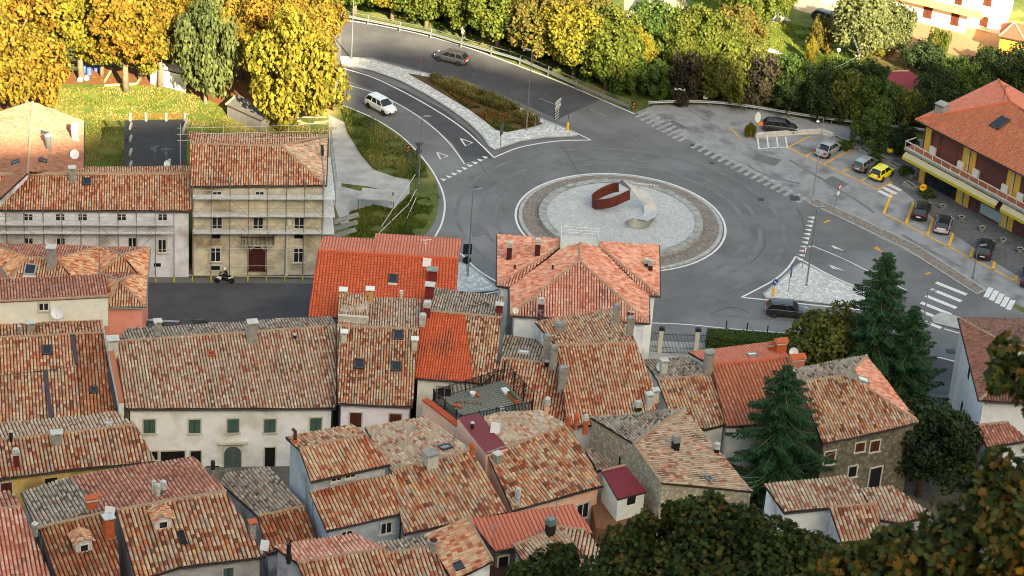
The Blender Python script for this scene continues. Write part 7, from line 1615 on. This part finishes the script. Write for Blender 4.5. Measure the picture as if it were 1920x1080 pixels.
V, Q, UV = leaves(np.array([[*(W(random.uniform(-40, 620), random.uniform(10, 172))[:2]), .05] for _ in range(4000)]), np.repeat(np.array([[0, 0, 1.0]]), 4000, 0), .22, jit=.4); tag(np_obj('fallen_leaves', V, Q, UV, LEAF['gold']), 'orange fallen leaves scattered over the ground under the grove', 'fallen leaves', kind='stuff')
# undergrowth below the planes and the plaza trees
def under(pts, n, h, kind, label, s=.35):
    P = px(pts); poly = [(p.x, p.y) for p in P]; x0, x1 = min(p[0] for p in poly), max(p[0] for p in poly); y0, y1 = min(p[1] for p in poly), max(p[1] for p in poly); out = []
    while len(out) < n:
        a, b = random.uniform(x0, x1), random.uniform(y0, y1)
        if inpoly(a, b, poly): top_ = h*(.55+.45*math.sin(a*.9+1)*math.sin(b*.7)); out.append((a, b, top_*random.uniform(.3, 1)))
    P = np.array(out); V, Q, UV = leaves(P, np.repeat(np.array([[0, -.3, .8]]), n, 0), s, jit=.6); tag(np_obj('undergrowth', V, Q, UV, LEAF[kind]), label, 'undergrowth', kind='stuff')
under([(1200,188),(1300,186),(1420,192),(1520,208),(1640,226),(1730,236),(1760,160),(1600,130),(1450,120),(1300,110),(1200,120)], 26000, 2.0, 'green', 'shady green undergrowth behind the plaza guard rail')
under([(690,12),(780,30),(880,56),(980,90),(1080,128),(1180,176),(1190,120),(1080,80),(980,44),(880,14),(780,-10),(690,-30)], 16000, 1.8, 'green', 'bushes in the shade of the plane tree row')
# foreground maples on the slope under the viewpoint
def at_d(x, y, d): v = ray(x, y).normalized(); return CO+v*d
def maple(lobes, n, size, kind, label, foot=None, tw=.18):
    Ls = []
    for x, y, rp, d in lobes: c = at_d(x, y, d); Ls.append((c.x, c.y, c.z, rp*d/FPX, .85))
    cx = sum(l[0] for l in Ls)/len(Ls); cy = sum(l[1] for l in Ls)/len(Ls); fx, fy = foot or (cx, cy); g = zt(fx, fy); r = thing('tree', (fx, fy, g), label, 'tree', 'maples on the slope below the viewpoint')
    P, N = crown_pts(Ls, n, .35); V, Q, UV = leaves(P, N, size, jit=.8, shape=12); UV[:, 0] = np.clip(rng.random(len(UV))*.75+.12+noise3(P, 1.6, 2.0)*.3, .01, .99); UV[:, 1] = rng.random(len(UV))
    np_obj('crown', V, Q, UV, LEAF[kind], r); mb = MB(); low = min(l[2] for l in Ls)-(2.5 if foot else .8); mb.tube([(fx, fy, g-.4), (fx+.1, fy, (g+low)/2), (fx, fy, low)], [tw*1.3, tw, tw*.7], 8)
    for l in Ls: mb.tube([(fx, fy, low-.5), ((fx+l[0])/2, (fy+l[1])/2, (low+l[2])/2-.3), (l[0], l[1], l[2])], [tw*.5, tw*.28, tw*.1], 5, cap=False)
    mb.build('trunk', BK, r); return r
maple([(1040,1075,55,64),(985,1085,38,64),(1100,1100,60,64),(1050,1130,80,64),(1055,1045,30,64)], 5600, .14, 'maple', 'lowest dark green maple crown at the bottom edge, left of the larger one')
maple([(1170,1030,48,60),(1235,1010,62,60),(1315,985,60,60),(1390,1000,58,60),(1450,1020,56,60),(1520,1050,58,60),(1200,1090,90,60),(1320,1090,110,60),(1450,1100,110,60),(1340,940,26,60),(1265,960,24,60)], 22000, .14, 'maple', 'wide dark maple crown with reddish leaf tips across the lower right centre')
maple([(1600,1075,60,34),(1680,1040,60,34),(1760,1020,80,34),(1700,1110,110,34),(1840,950,70,34),(1900,880,56,34),(1890,1000,110,34),(1800,1090,120,34),(1560,1120,70,34)], 8500, .13, 'maplenear', 'nearest blurred maple with orange leaves filling the lower right corner')
maple([(1890,665,40,28),(1872,716,26,28),(1916,612,26,28),(1922,705,40,28),(1935,770,50,28)], 330, .13, 'maplenear', 'blurred maple branch with orange leaves reaching in from the right edge', foot=(10.5, 24.0), tw=.1)
for k, r in PROTO.items():
    if 'used' in r: 
        pass
for o in list(bpy.data.objects):
    if 'used' in o: del o['used']
